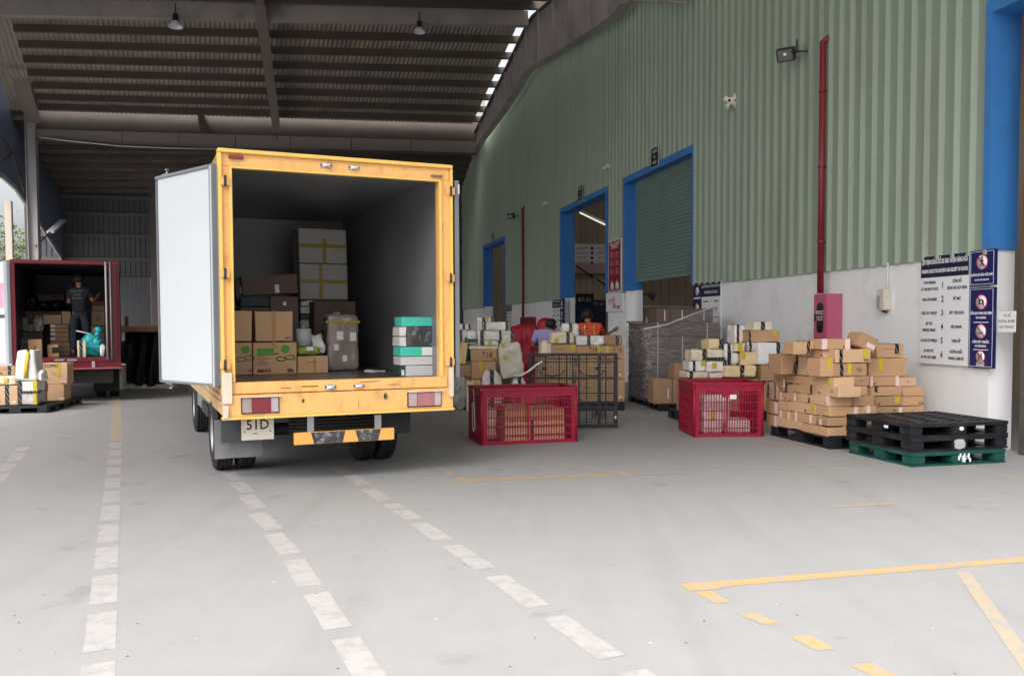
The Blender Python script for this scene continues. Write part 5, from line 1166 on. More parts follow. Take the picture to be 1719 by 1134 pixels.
for (x, y) in ((67, 611), (157, 611)):
    a_, b_ = T2(x, y); B1('tail_lamp', mat('lamp_pale', (.5, .42, .42), .3), (a_ - .03, a_ + .03, -.03, .0, b_ - .07, b_ + .06), r2, bev=.005)
for x in (.15, .42, XR - .42, XR - .15): wheel(x, 1.4, .2, .38, r2)
for x in (.15, XR - .15): wheel(x, 5.0, .2, .38, r2)
B1('underframe_beam', INK, (.15, XR - .15, .1, 4.4, .38, za - .005), r2); B1('mud_flap', INK, (.05, .55, .9, .92, .15, za), r2); B1('mud_flap', INK, (XR - .55, XR - .05, .9, .92, .15, za), r2)
bm = bmesh.new(); bx(bm, .1, XR - .1, 4.75, 6.4, .55, 2.2); bevel(bm, .08, 3); cb2 = finish(bm, 'cab', MAR, r2)
B1('windscreen', mat('cab_glass', (.02, .03, .03), .08), (.25, XR - .25, 6.39, 6.41, 1.4, 2.0), cb2)
# its left leaf, open, pale side towards us
h2 = T(S2 - .03, ta - .03, 0); f2_ = ray(-14, 520); f2_ = Vector((f2_.x / f2_.y * 18.4, 18.4, 0)); dv = h2 - f2_; LW2 = dv.length; y2 = math.atan2(dv.y, dv.x)
l2 = R_l @ (f2_ - T(S2, ta, 0)); l2.z = 0; d3 = B1('rear_door', mat('door_leaf_grey', (.34, .37, .42), .4, var=.15, scale=2), (LW2 - .32, LW2, -.02, .04, zf2 - .1, zc_ - .02), r2, l2, y2 - TY, bev=.01)
B1('door_panel', mat('door_leaf_pale', (.62, .62, .64), .4), (0, LW2 - .33, -.01, .03, zf2 - .1, zc_ - .02), d3)
B1('decal', mat('decal_pink', (.65, .30, .42), .5, var=.5, scale=4), (.02, LW2 - .40, -.014, -.009, zf2 + 1.0, zf2 + 1.5), d3); B1('decal', mat('decal_dark', (.04, .04, .05), .5), (.02, LW2 - .35, -.014, -.009, zf2 + .8, zf2 + .87), d3)
tag(r2, 'maroon box truck in the left background with open rear and a person inside', 'truck')
G2 = 'cargo in the maroon truck'
def tf2(d): return (T(S2 + d, 0, 0), TY)
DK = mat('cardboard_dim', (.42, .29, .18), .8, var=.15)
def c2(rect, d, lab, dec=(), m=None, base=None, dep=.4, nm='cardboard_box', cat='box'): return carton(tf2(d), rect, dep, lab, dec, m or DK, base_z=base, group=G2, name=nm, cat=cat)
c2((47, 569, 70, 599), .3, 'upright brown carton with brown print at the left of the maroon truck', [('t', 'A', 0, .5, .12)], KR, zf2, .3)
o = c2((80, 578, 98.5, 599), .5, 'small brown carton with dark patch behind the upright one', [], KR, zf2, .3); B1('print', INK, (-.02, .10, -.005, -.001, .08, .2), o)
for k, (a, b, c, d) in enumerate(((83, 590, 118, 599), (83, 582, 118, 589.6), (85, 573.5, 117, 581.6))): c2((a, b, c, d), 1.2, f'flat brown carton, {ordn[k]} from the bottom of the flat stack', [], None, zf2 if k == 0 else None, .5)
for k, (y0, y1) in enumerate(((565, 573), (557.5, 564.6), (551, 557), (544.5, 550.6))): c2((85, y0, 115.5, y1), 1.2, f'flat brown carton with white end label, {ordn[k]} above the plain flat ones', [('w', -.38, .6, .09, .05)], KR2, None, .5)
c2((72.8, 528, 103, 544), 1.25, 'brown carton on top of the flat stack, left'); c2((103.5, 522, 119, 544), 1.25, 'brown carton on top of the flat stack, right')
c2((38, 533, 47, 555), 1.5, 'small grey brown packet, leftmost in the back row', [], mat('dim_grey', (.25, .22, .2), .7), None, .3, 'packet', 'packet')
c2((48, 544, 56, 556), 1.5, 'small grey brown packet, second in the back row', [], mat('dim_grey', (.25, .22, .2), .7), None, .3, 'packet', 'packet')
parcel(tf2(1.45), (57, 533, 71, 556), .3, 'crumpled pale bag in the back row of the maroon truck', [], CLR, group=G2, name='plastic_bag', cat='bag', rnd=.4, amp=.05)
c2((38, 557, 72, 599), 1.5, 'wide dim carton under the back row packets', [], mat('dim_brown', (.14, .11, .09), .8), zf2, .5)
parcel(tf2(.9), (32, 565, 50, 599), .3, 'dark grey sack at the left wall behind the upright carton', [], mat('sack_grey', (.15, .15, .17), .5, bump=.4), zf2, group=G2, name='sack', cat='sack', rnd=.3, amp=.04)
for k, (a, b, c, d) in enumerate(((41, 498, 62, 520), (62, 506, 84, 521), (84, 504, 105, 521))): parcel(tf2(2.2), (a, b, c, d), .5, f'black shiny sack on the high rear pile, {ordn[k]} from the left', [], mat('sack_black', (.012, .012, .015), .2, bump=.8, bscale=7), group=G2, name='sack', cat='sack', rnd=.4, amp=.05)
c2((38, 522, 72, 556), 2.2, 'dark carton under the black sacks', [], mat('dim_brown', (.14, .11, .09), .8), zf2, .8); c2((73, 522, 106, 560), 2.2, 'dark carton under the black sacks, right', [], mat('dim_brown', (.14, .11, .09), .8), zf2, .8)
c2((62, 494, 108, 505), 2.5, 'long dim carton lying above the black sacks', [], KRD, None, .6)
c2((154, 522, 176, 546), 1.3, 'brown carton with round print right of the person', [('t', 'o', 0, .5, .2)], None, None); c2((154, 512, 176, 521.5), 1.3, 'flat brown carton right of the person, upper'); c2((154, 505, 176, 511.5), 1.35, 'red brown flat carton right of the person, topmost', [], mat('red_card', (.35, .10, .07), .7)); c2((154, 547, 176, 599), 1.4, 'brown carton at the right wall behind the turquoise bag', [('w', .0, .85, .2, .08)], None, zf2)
# turquoise bag
loc, w_, h_ = place(tf2(.35), (136, 562, 174, 598.5), zf2); e = empty('refuse_bag', loc, TY); TEAL = mat('bag_turquoise', (.03, .42, .46), .3, var=.2, scale=6, bump=.7, bscale=10)
finish(soft_bm(w_ * 1.12, w_ * .85, h_ * 1.02, 3, .62, .045, 13, taper=.28), 'sack', TEAL, e)
bm = bmesh.new(); tube(bm, [(.03, w_ * .4, h_ * .84), (.06, w_ * .4, h_ * .98), (.09, w_ * .38, h_ * 1.06), (.13, w_ * .4, h_ * 1.2), (.10, w_ * .4, h_ * 1.34)], [.10, .04, .035, .085, .05], 12)
for q in bm.verts: q.co += noise.noise_vector(q.co * 18) * .045
finish(bm, 'knot', TEAL, e); bm = bmesh.new(); tube(bm, [(.03, w_ * .3, h_ * 1.0), (-.12, w_ * .3, h_ * 1.10), (-.30, w_ * .25, h_ * 1.2)], .012, 6); finish(bm, 'string', WHM, e)
tag(e, 'turquoise tied plastic sack in the opening of the maroon truck', 'bag', G2)
c2((130, 571, 144.5, 598.5), .12, 'narrow cream box with black tape in front of the turquoise sack', [('k', -.1, .06)], CRB, zf2, .15)
parcel(tf2(.2), (168, 577, 177, 598), .2, 'small white bag right of the turquoise sack', [], WHB, zf2, group=G2, name='plastic_bag', cat='bag', rnd=.5)
# ================================================================== people
def skin(name, verts, edges, radii, m, parent, sub=2):
    me = bpy.data.meshes.new(name); me.from_pydata([Vector(v) for v in verts], edges, []); me.materials.append(m)
    o = bpy.data.objects.new(name, me); C.objects.link(o); o.parent = parent
    md = o.modifiers.new('skin', 'SKIN'); md.use_smooth_shade = True
    for i, r in enumerate(radii):
        sv = me.skin_vertices[0].data[i]; sv.radius = r if isinstance(r, tuple) else (r, r); sv.use_root = (i == 0)
    ss = o.modifiers.new('sub', 'SUBSURF'); ss.levels = sub; ss.render_levels = sub
    return o
SKIN = mat('skin', (.27, .15, .10), .55, var=.08); HAIR = mat('hair_black', (.012, .010, .010), .6, var=.3)
def person(loc, yaw, J, top, pants, lab, scale=1., sleeve=True):
    """J: joint name -> local place (x right, y away, z up).  One skinned body, clothes as looser skins over it."""
    e = empty('person', loc, yaw)
    V = ['pelvis', 'waist', 'chest', 'neck', 'head', 'crown', 'shL', 'elL', 'wrL', 'shR', 'elR', 'wrR', 'hipL', 'knL', 'anL', 'toL', 'hipR', 'knR', 'anR', 'toR']
    R_ = [(.085, .07), (.085, .07), (.07, .06), .05, (.085, .095), (.06, .07), .055, .042, .028, .055, .042, .028, .055, .05, .04, .035, .055, .05, .04, .035]
    E = [(0, 1), (1, 2), (2, 3), (3, 4), (4, 5), (2, 6), (6, 7), (7, 8), (2, 9), (9, 10), (10, 11), (0, 12), (12, 13), (13, 14), (14, 15), (0, 16), (16, 17), (17, 18), (18, 19)]
    body = skin('body', [J[v] for v in V], E, R_, SKIN, e)
    L = lambda a, b, t: Vector(J[a]).lerp(Vector(J[b]), t)
    # hands: palm and five curled fingers rooted at each wrist
    for s_ in 'LR':
        w_ = Vector(J['wr' + s_]); d = (w_ - Vector(J['el' + s_])).normalized(); sd_ = d.orthogonal().normalized(); up = d.cross(sd_)
        bm = bmesh.new(); tube(bm, [w_ - d * .02, w_ + d * .03, w_ + d * .08], [.024, .036, .033], 8)
        for k, ln in enumerate((.07, .08, .075, .06)):
            q = w_ + d * .075 + sd_ * (-.027 + .018 * k); tube(bm, [q, q + d * ln * .5 + up * .006, q + d * ln * .85 + up * .03], [.009, .008, .006], 6)
        q = w_ + d * .03 + sd_ * -.032; tube(bm, [q, q + d * .03 - sd_ * .022, q + d * .055 - sd_ * .02 + up * .012], [.011, .009, .007], 6)
        finish(bm, 'hand', SKIN, e)
    tp = [L('pelvis', 'waist', -.35), L('pelvis', 'waist', .5), J['waist'], J['chest'], L('chest', 'neck', .6), J['shL'], L('shL', 'elL', .75), J['shR'], L('shR', 'elR', .75)]
    skin('shirt', tp, [(0, 1), (1, 2), (2, 3), (3, 4), (3, 5), (5, 6), (3, 7), (7, 8)], [(.16, .135), (.155, .125), (.145, .115), (.175, .13), (.075, .07), .082, .062, .082, .062], top, e)
    skin('trousers', [L('pelvis', 'waist', .2), J['pelvis'], J['hipL'], J['knL'], L('knL', 'anL', .95), J['hipR'], J['knR'], L('knR', 'anR', .95)], [(0, 1), (1, 2), (2, 3), (3, 4), (1, 5), (5, 6), (6, 7)], [(.145, .12), (.15, .125), .105, .078, .062, .105, .078, .062], pants, e)
    for s_ in 'LR':
        bm = bmesh.new(); a = Vector(J['an' + s_]); t = Vector(J['to' + s_]); d = (t - a); d.z = 0; d.normalize(); tube(bm, [Vector((a.x, a.y, .045)) - d * .06, Vector((a.x, a.y, .05)), Vector((t.x, t.y, .035)), Vector((t.x, t.y, .03)) + d * .04], [.035, .045, .042, .02], 8); finish(bm, 'shoe', INK, e)
    return e, L
def face(e, head, fwd, m=SKIN):
    head = Vector(head); f = Vector(fwd).normalized(); s_ = f.cross(Vector((0, 0, 1))).normalized(); u = s_.cross(f)
    bm = bmesh.new(); tube(bm, [head + f * .085 + u * .03, head + f * .115 - u * .005, head + f * .085 - u * .012], [.008, .014, .01], 6); finish(bm, 'nose', m, e)
    for k in (-1, 1):
        bm = bmesh.new(); bmesh.ops.create_uvsphere(bm, u_segments=8, v_segments=6, radius=.012, matrix=Matrix.Translation(head + f * .085 + s_ * .032 * k + u * .028)); finish(bm, 'eye', INK, e, smooth=True)
        bm = bmesh.new(); bmesh.ops.create_uvsphere(bm, u_segments=8, v_segments=6, radius=.026, matrix=Matrix.Translation(head + s_ * .092 * k)); finish(bm, 'ear', m, e, smooth=True)
    bm = bmesh.new(); bar(bm, head + f * .088 - u * .045 - s_ * .022, head + f * .088 - u * .045 + s_ * .022, .008, .008); finish(bm, 'mouth', mat('lips', (.25, .09, .08), .5), e)
def hair(e, head, m=HAIR, back=(0, -1, 0), r=.112):
    head = Vector(head); b = Vector(back).normalized(); bm = bmesh.new(); bmesh.ops.create_icosphere(bm, subdivisions=3, radius=r, matrix=Matrix.Translation(head + Vector((0, 0, .03)) + b * .012))
    for v in bm.verts:
        d = (v.co - head)
        if d.dot(b) < -.02 and d.z < .045: v.co = head + d * .72
        if d.z < -.05: v.co = head + d * .78
        v.co += noise.noise_vector(v.co * 30) * .006
    finish(bm, 'hair', m, e, smooth=True)
stand = lambda: dict(pelvis=(0, 0, .93), waist=(0, .0, 1.08), chest=(0, .01, 1.32), neck=(0, .02, 1.47), head=(0, .03, 1.585), crown=(0, .03, 1.66), shL=(-.17, .01, 1.38), elL=(-.25, .03, 1.12), wrL=(-.22, .2, .98), shR=(.17, .01, 1.38), elR=(.25, .05, 1.13), wrR=(.27, .28, 1.12),
    hipL=(-.095, 0, .88), knL=(-.12, .01, .49), anL=(-.13, -.02, .09), toL=(-.15, .12, .04), hipR=(.095, 0, .88), knR=(.13, .03, .49), anR=(.14, .0, .09), toR=(.18, .13, .04))
BLACKC = mat('cloth_black', (.018, .019, .024), .85, var=.3, bump=.3, bscale=10); NAVYC = mat('cloth_navy', (.02, .024, .04), .85, var=.3, bump=.3, bscale=10)
p = gp(134, 597, zf2); s_ = S2 + .75; pt = p.dot(TN)
# person 1: standing in the maroon truck, back to us
pp = onp(135, 592, T(s_, 0, 0), TD); J = stand(); J['elR'] = (.25, .02, 1.16); J['wrR'] = (.34, .14, 1.26); J['elL'] = (-.2, .06, 1.12); J['wrL'] = (-.08, .28, 1.15)
e, L = person(Vector((pp.x, pp.y, zf2)), TY, J, BLACKC, NAVYC, ''); hair(e, J['head'], back=(0, -1, 0)); face(e, J['head'], (0, 1, 0))
SHT = mat('shirt_print', (.13, .16, .16), .7)
for k, s2 in enumerate(('DELIVERY', 'TEAM', 'WORK')): text(s2, .06, 'lettering', SHT, e, (0 - .03, -.145, 1.36 - k * .075), bold=.001)
tag(e, 'person in black shirt with pale lettering and dark trousers standing in the maroon truck', 'person')
# person 2: lilac shirt, black hair, looking to the right behind the white parcels
pp = gp(917, 645); pp = ray(915, 560); Y_ = 17.3; pp = Vector((pp.x / pp.y * Y_, Y_, 0))
J = stand(); J.update(neck=(.05, .0, 1.44), head=(.13, .0, 1.52), crown=(.16, .0, 1.585), wrL=(.05, .25, .95), wrR=(.35, .2, 1.0), elR=(.25, .1, 1.12))
LILAC = mat('shirt_lilac', (.40, .36, .74), .8, var=.08, bump=.2, bscale=10)
e, L = person(pp, 0.15, J, LILAC, NAVYC, ''); hair(e, J['head'], back=(-.8, -.3, .2), r=.118); face(e, J['head'], (1, -.1, -.35))
B1('face_mask', mat('mask_red', (.30, .05, .06), .7), (.19, .24, -.06, .05, 1.455, 1.51), e, bev=.015)
tag(e, 'person with black hair and lilac shirt bent over the parcels beside the red tarpaulin', 'person')
# person 3: orange vest, bent forward
pp = ray(990, 560); Y_ = 17.0; pp = Vector((pp.x / pp.y * Y_, Y_, 0))
J = stand(); J.update(neck=(-.03, .10, 1.46), head=(-.05, .17, 1.55), crown=(-.06, .2, 1.62), elL=(-.2, .26, 1.16), elR=(.26, .18, 1.2), wrL=(-.12, .5, 1.1), wrR=(.42, .3, 1.3))
for k in list(J): J[k] = tuple(q * 1.09 for q in J[k])
VEST = mat('vest_orange', (.62, .075, .02), .6, var=.1, bump=.2, bscale=10); REFL = mat('vest_reflective', (.80, .55, .30), .4)
e, L = person(pp, -.1, J, VEST, NAVYC, ''); hair(e, J['head'], back=(0, -.6, .6)); face(e, J['head'], (-.1, .7, -.6))
c = Vector(J['chest']); 
skin('vest_band', [L('pelvis', 'waist', .55), L('pelvis', 'waist', .85)], [(0, 1)], [(.163, .14), (.163, .14)], REFL, e)
skin('vest_band', [L('waist', 'chest', .3), L('waist', 'chest', .45)], [(0, 1)], [(.165, .135), (.168, .137)], REFL, e)
for k in (-1, 1):
    bm = bmesh.new(); a = Vector(J['waist']) + Vector((k * .09, -.10, .10)); b = c + Vector((k * .09, -.11, .04)); tube(bm, [a, (a + b) / 2 + Vector((0, -.03, .0)), b, b + Vector((0, .05, .05))], .018, 6); finish(bm, 'vest_band', REFL, e)
tag(e, 'person in orange safety vest with pale bands leaning forward before the open doorway', 'person')
# ================================================================== red lattice crates
def crate(loc, yaw, w_, d_, h_, lab):
    e = empty('lattice_crate', loc, yaw)
    def side(L_, mtx, nm='side_panel'):
        bm = bmesh.new()
        zs = [.0, .035] ; n = 6; levels = [h_ * k / 6.3 for k in range(7)]
        bx(bm, 0, L_, 0, .022, .001, .045, 0, mtx)
        for z in levels[1:]: bx(bm, .001, L_ - .001, -.004, .020, z - .006, z + .006, 0, mtx)
        bx(bm, 0, .07, .001, .019, .046, h_ - .10, 0, mtx); bx(bm, L_ - .07, L_, .001, .019, .046, h_ - .10, 0, mtx)
        bx(bm, 0, L_, .0015, .021, h_ - .12, h_ - .03, 0, mtx)
        m_ = int((L_ - .18) / .034)
        for i in range(m_ + 1):
            x = .07 + (L_ - .14) * i / m_; ww = .005 if i not in (0, m_ // 2, m_) else .013
            bx(bm, x - ww, x + ww, .003, .017, .046, h_ - .121, 0, mtx)
        bx(bm, L_ / 2 - .09, L_ / 2 + .09, -.0015, .018, h_ - .2, h_ - .118, 0, mtx)
        return finish(bm, nm, REDP, e)
    I = Matrix.Identity(4)
    side(w_, I); side(w_, Matrix.Translation((w_, d_, 0)) @ Matrix.Rotation(PI, 4, 'Z')); side(d_ - .05, Matrix.Translation((0, d_ - .025, 0)) @ Matrix.Rotation(-PI / 2, 4, 'Z')); side(d_ - .05, Matrix.Translation((w_, .025, 0)) @ Matrix.Rotation(PI / 2, 4, 'Z'))
    bm = bmesh.new(); B_ = .016
    for (a, b, c, d) in ((-B_, w_ + B_, -B_, .032), (-B_, w_ + B_, d_ - .032, d_ + B_)): bx(bm, a, b, c, d, h_ - .03, h_)
    for (a, b, c, d) in ((-B_, .032, .033, d_ - .033), (w_ - .032, w_ + B_, .033, d_ - .033)): bx(bm, a, b, c, d, h_ - .0302, h_ - .0002)
    finish(bm, 'rim', REDP, e)
    bm = bmesh.new(); bx(bm, .024, w_ - .024, .024, d_ - .024, .012, .03); finish(bm, 'base', REDP, e)
    for (x, y) in ((0, 0), (w_, 0), (0, d_), (w_, d_)):
        bm = bmesh.new(); cyl(bm, (x + (.014 if x == 0 else -.014), y + (.014 if y == 0 else -.014), 0), (x + (.014 if x == 0 else -.014), y + (.014 if y == 0 else -.014), h_ - .03), .022, 10); finish(bm, 'corner_post', REDP, e)
    tag(e, lab, 'crate', 'red lattice crates standing on the yard'); return e
g0 = gp(807.6, 747.6); g1 = gp(969, 741); v = g1 - g0; yc1 = math.atan2(v.y, v.x)
cr1 = crate(g0, yc1, v.length, .72, .73, 'red lattice crate left, in front of the T18 cartons, holding brown cartons')
bm = bmesh.new(); tube(bm, [(-.02, .35, .70), (-.03, .28, .66), (-.035, .25, .5), (-.03, .22, .2), (-.03, .30, .15), (-.03, .36, .2), (-.03, .38, .5), (-.025, .33, .52)], .007, 6); o = finish(bm, 'rope', WHM, None, g0, yc1); tag(o, 'white rope loop hanging on the left side of the left red crate', 'rope')
def incrate(cr, x, y, z, w_, d_, h_, m, lab, dec=(), soft=False):
    o = finish(soft_bm(w_, d_, h_, random.random() * 9, .2, .02) if soft else carton_bm(w_, d_, h_), 'wrapped_parcel' if soft else 'cardboard_box', m, None, cr.matrix_basis.to_translation() if False else cr.location + Matrix.Rotation(cr.rotation_euler.z, 3, 'Z') @ Vector((x, y, z)), cr.rotation_euler.z)
    deco(o, w_, d_, h_, dec); tag(o, lab, 'parcel' if soft else 'box', 'goods inside the red crates'); return o
incrate(cr1, .50, .032, .031, .36, .5, .26, KR3, 'brown carton at the bottom left inside the left red crate', [('y', 0, .05, .5)])
incrate(cr1, .93, .032, .031, .44, .5, .26, KR3, 'brown carton at the bottom right inside the left red crate', [('y', .2, .05, .5)])
incrate(cr1, .52, .06, .292, .38, .5, .19, KR3, 'brown carton in the upper left inside the left red crate', [('y', .1, .04, .3)]); incrate(cr1, .94, .06, .292, .42, .5, .15, KR3, 'brown carton in the upper right inside the left red crate')
incrate(cr1, .18, .25, .031, .2, .4, .42, CRB, 'cream parcel standing at the left end inside the left red crate', [], True)
g0 = gp(1164, 733.4); g1 = gp(1282, 732.7); v = g1 - g0; yc2 = math.atan2(v.y, v.x) + .02
cr2 = crate(g0, yc2, v.length, .87, .745, 'red lattice crate right, before the yellow and white parcels by the wall')
incrate(cr2, .30, .1, .031, .3, .3, .34, WHB, 'white parcel at the left inside the right red crate', [('y', 0, .05, .5)], True); incrate(cr2, .66, .1, .031, .34, .3, .2, WHB, 'white parcel at the right inside the right red crate', [], True)
incrate(cr2, .45, .42, .031, .4, .3, .5, WHB, 'tall wrinkled white parcel inside the right red crate', [], True)
B1('label', PAPER, (.50, .59, -.008, -.004, .52, .58), cr2)
# ------------------------------------------------------------------ black lattice pallet standing on edge
gm = gp(1037, 718); e = empty('lattice_pallet', Vector((gm.x - 1.33, gm.y, 0)), .0)
WM, HM = 1.33, 1.12
bm = bmesh.new(); 
bx(bm, 0, .05, 0, .05, 0, HM); bx(bm, WM - .06, WM, 0, .05, 0, HM); bx(bm, .051, WM - .061, .001, .049, HM - .045, HM - .001); bx(bm, .051, WM - .061, .001, .049, 0, .05); finish(bm, 'frame', BLK, e)
bm = bmesh.new()
for i in range(1, 30):
    x = .05 + (WM - .11) * i / 30; t_ = .003 if i % 5 else .010; bx(bm, x - t_, x + t_, .012, .03, .051, HM - .046)
for i in range(1, 26):
    z = .05 + (HM - .1) * i / 26; t_ = .003 if i % 6 else .010; bx(bm, .051, WM - .061, .010, .028, z - t_, z + t_)
finish(bm, 'lattice', BLK, e)
for (a, b) in ((.42, .56), (.78, .86)): B1('rib_band', BLK, (WM * a, WM * a + .02, .006, .05, .051, HM - .046), e); B1('rib_band', BLK, (WM * b, WM * b + .02, .006, .05, .051, HM - .046), e)
B1('rib_band', BLK, (.05, WM - .06, .004, .05, .30, .33), e); B1('rib_band', BLK, (.05, WM - .06, .004, .05, .74, .765), e)
for x in (.2, 1.0):
    for z in (.2, .86): B1('foot', BLK, (x, x + .07, .051, .10, z, z + .05), e, bev=.01)
for i, (xq, zq, wq, hq) in enumerate([(.08, .95, .2, .10), (.62, .93, .16, .13), (1.08, .95, .16, .08), (.3, .42, .14, .2), (.95, .14, .22, .12), (.65, .55, .05, .3), (.5, .1, .2, .15)]):
    bm = bmesh.new()
    for k in range(5): bx(bm, xq + wq * k / 5, xq + wq * k / 5 + wq * .06, .004, .034, zq, zq + hq)
    bx(bm, xq, xq + wq, .005, .035, zq + hq * .45, zq + hq * .55); finish(bm, 'reinforcement', BLK, e)
bm = bmesh.new(); 
for cx_ in (.35, .95): tube(bm, [(cx_ - .18, .0, .86), (cx_ - .14, .0, .80), (cx_, .0, .775), (cx_ + .14, .0, .80), (cx_ + .18, .0, .86)], .008, 6)
finish(bm, 'arc_rib', BLK, e)
B1('hole_cover', WHM, (WM - .045, WM - .02, -.003, .0, .14, .18), e)
tag(e, 'black plastic lattice pallet standing on its edge behind the left red crate', 'pallet')
o = bmesh.new(); tube(o, [gp(905, 700) * 0 + Vector((.02, gm.y - .08, .80)), Vector((.12, gm.y - .08, .79)), Vector((.25, gm.y - .07, .86)), Vector((.36, gm.y - .05, .95)), Vector((.45, gm.y - .03, 1.0))], .016, 6); o = finish(o, 'film_strand', WHB); tag(o, 'twisted strand of white film caught on the standing lattice pallet', 'film')
# ================================================================== T18 cartons behind the lattice pallet
def base_at(x, y): return gp(x, y)
PB = gp(1010, 689); yb = math.radians(4)
RB = Vector((math.cos(yb), math.sin(yb), 0)); NB_ = Vector((-RB.y, RB.x, 0)); pb0 = ray(921, 650); 
FB = (PB, yb)
GB = 'cartons and parcels behind the lattice pallet'
loc, w_, h_ = place(FB, (921, 600, 1049, 678), .16)
pallet(loc - RB * w_ / 2 - Vector((0, 0, .16)), yb, w_, 1.1, BLK, 'black plastic pallet under the T18 marked cartons')
rows_ = ((.16, 636, 676, 'lowest'), (None, 602, 635.5, 'second'), (None, 580, 601, 'third'))
for zb__, y0, y1, ln in rows_:
    for (x0, x1, cn_) in ((921, 967.5, 'left'), (968, 1008.5, 'middle'), (1009, 1049, 'right')):
        dec = [('t', 'T18', .18, .66, .12), ('y', .42 if cn_ == 'middle' else -.22, .06, .4)] if ln == 'third' and cn_ != 'left' else ([('y', .38, .07, .6)] if ln == 'third' else [('p', .3, .2, .05, .04)] if cn_ == 'right' else [('y', .1, .06, .6)])
        yy0 = y0 - (2 if cn_ == 'left' and ln == 'third' else 0)
        carton(FB, (x0, yy0, x1, y1), .5, f'brown carton, {cn_} column, {ln} row behind the standing lattice pallet' + (', marked T18' if len(dec) == 2 else ''), dec, KR, base_z=zb__, group=GB)
parcel(FB, (967, 563.5, 1015, 579.5), .4, 'long white parcel with black tape on the middle T18 carton', [('k', -.06, .06)], WHB, group=GB, rnd=.16)
carton(FB, (1015.5, 562.7, 1045, 579.2), .35, 'small brown carton with black tape on the right T18 carton', [('k', .2, .06)], KR2, group=GB)
parcel(FB, (924, 557, 965, 577.5), .4, 'cream parcel with black tape and yellow label beside the person in lilac', [('k', .22, .06), ('s', -.25, .3)], CRB, group=GB, rnd=.2, taper=.1)
parcel((PB + NB_ * .45, yb), (944, 542.5, 972, 577), .35, 'upright white parcel with black tape behind the cream one', [('k', .0, .06)], WHB, group=GB, rnd=.2)
parcel((PB - NB_ * .0, yb), (907, 571, 924, 600), .4, 'cream cloth parcel drooping at the left of the T18 stack', [('p', .4, .5, .05, .2)], CRB, group=GB, rnd=.3, taper=.3)
loc, w_, h_ = place(FB, (903, 600, 920.5, 676), 0); o = B1('cardboard_box', KR2, (-w_ / 2, w_ / 2, 0, .5, 0, h_), None, loc, yb, bev=.006); tag(o, 'tall dark carton left of the T18 stack under the cream cloth parcel', 'box', GB)
carton((PB + NB_ * 1.3, yb), (967, 553, 976, 577), .3, 'brown carton with black tape left of the person in the orange vest', [('k', .1, .06)], KR2, group=GB)
# ================================================================== white parcels between the yellow truck and the T18 cartons
PC = gp(800, 684); FC = (PC, yb); FC2 = (PC + NB_ * .7, yb); FC3 = (PC - NB_ * .35, yb)
RC_, GCc = RB, 'parcels heaped right of the yellow truck'
K = lambda x=0, w_=.06: ('k', x, w_)
pl0 = place(FC, (768, 640, 862, 683), 0); pallet(pl0[0] - RB * pl0[1] / 2, yb, pl0[1], 1.2, BLK, 'black plastic pallet under the parcel heap right of the yellow truck')
carton(FC, (791, 585.5, 835, 606), .5, 'brown carton marked T18 in the parcel heap right of the yellow truck', [('t', 'T18', .1, .5, .15), ('y', .38, .06, .3)], KR, group=GCc)
carton(FC, (792, 606.4, 832, 636), .5, 'brown carton with yellow label under the T18 marked one of the heap', [('y', -.12, .06, .5), ('w', -.25, .8, .01, .01)], KR, group=GCc)
carton(FC, (786, 636.5, 836, 681), .6, 'brown carton at the bottom of the parcel heap', [], KR2, base_z=.16, group=GCc)
carton(FC2, (836, 600, 866, 681), .5, 'tall brown carton deep in the parcel heap', [], KR2, base_z=.0, group=GCc); carton(FC2, (772, 612, 791, 681), .5, 'brown carton deep in the heap beside the truck', [], KR2, base_z=.0, group=GCc)
carton(FC, (773.5, 611.5, 790.5, 631), .4, 'small brown carton left of the T18 marked one', [], KR2, group=GCc)
o = carton(FC, (771, 574, 781, 610.5), .35, 'yellowish carton leaning beside the truck above the small brown one', [], KRY, group=GCc); o.rotation_euler = (0, .12, yb)
bm = bmesh.new(); lathe(bm, [(.001, 0), (.07, 0), (.07, .28), (.03, .38), (.028, .44), (.001, .44)], (0, 0, 0), 'Z', 16); pq = place(FC, (779, 584, 787, 606)); o = finish(bm, 'green_bottle', mat('bottle_green', (.01, .09, .05), .2), None, pq[0] + NB_ * .1); tag(o, 'dark green bottle wedged between leaning carton and T18 carton', 'bottle')
parcel(FC, (784, 555, 801, 580), .4, 'rounded white parcel with black label left in the heap', [('w', .0, .5, .005, .005), ('K', .35, .06)], WHB, group=GCc, rnd=.4)
carton(FC, (787, 580.5, 836, 585.3), .45, 'flat cream package on top of the T18 marked carton', [], CRB, group=GCc, name='flat_package', cat='package')
parcel(FC, (801.5, 555.5, 812, 580), .4, 'narrow white parcel with black tape in the middle of the heap', [K(.2)], WHB, group=GCc, rnd=.15)
parcel(FC, (812.5, 571, 837.5, 580.3), .4, 'low white parcel with yellow label on the flat cream package', [('s', -.1, .5)], WHB, group=GCc, rnd=.15)
parcel(FC, (811.5, 555.3, 840, 570.8), .4, 'white parcel with orange mark above the low one', [('p', .35, .8, .05, .05), K(.48, .03)], WHB, group=GCc, rnd=.1)
parcel(FC, (841, 553.5, 862, 580), .4, 'translucent pale parcel with black tape at the right of the heap', [K(.4)], mat('translucent_wrap', (.66, .64, .55), .25, var=.3, scale=7, bump=.7, bscale=14, coat=.5), group=GCc, rnd=.15)
parcel(FC, (812.5, 540.5, 855, 555), .4, 'long white parcel with black taped ends near the top of the heap', [K(-.47, .04), K(.40, .05)], WHB, group=GCc, rnd=.1)
parcel(FC2, (801, 533, 812.5, 557), .35, 'upright white parcel with black tape at the top of the heap', [K(.45)], WHB, group=GCc, rnd=.12)
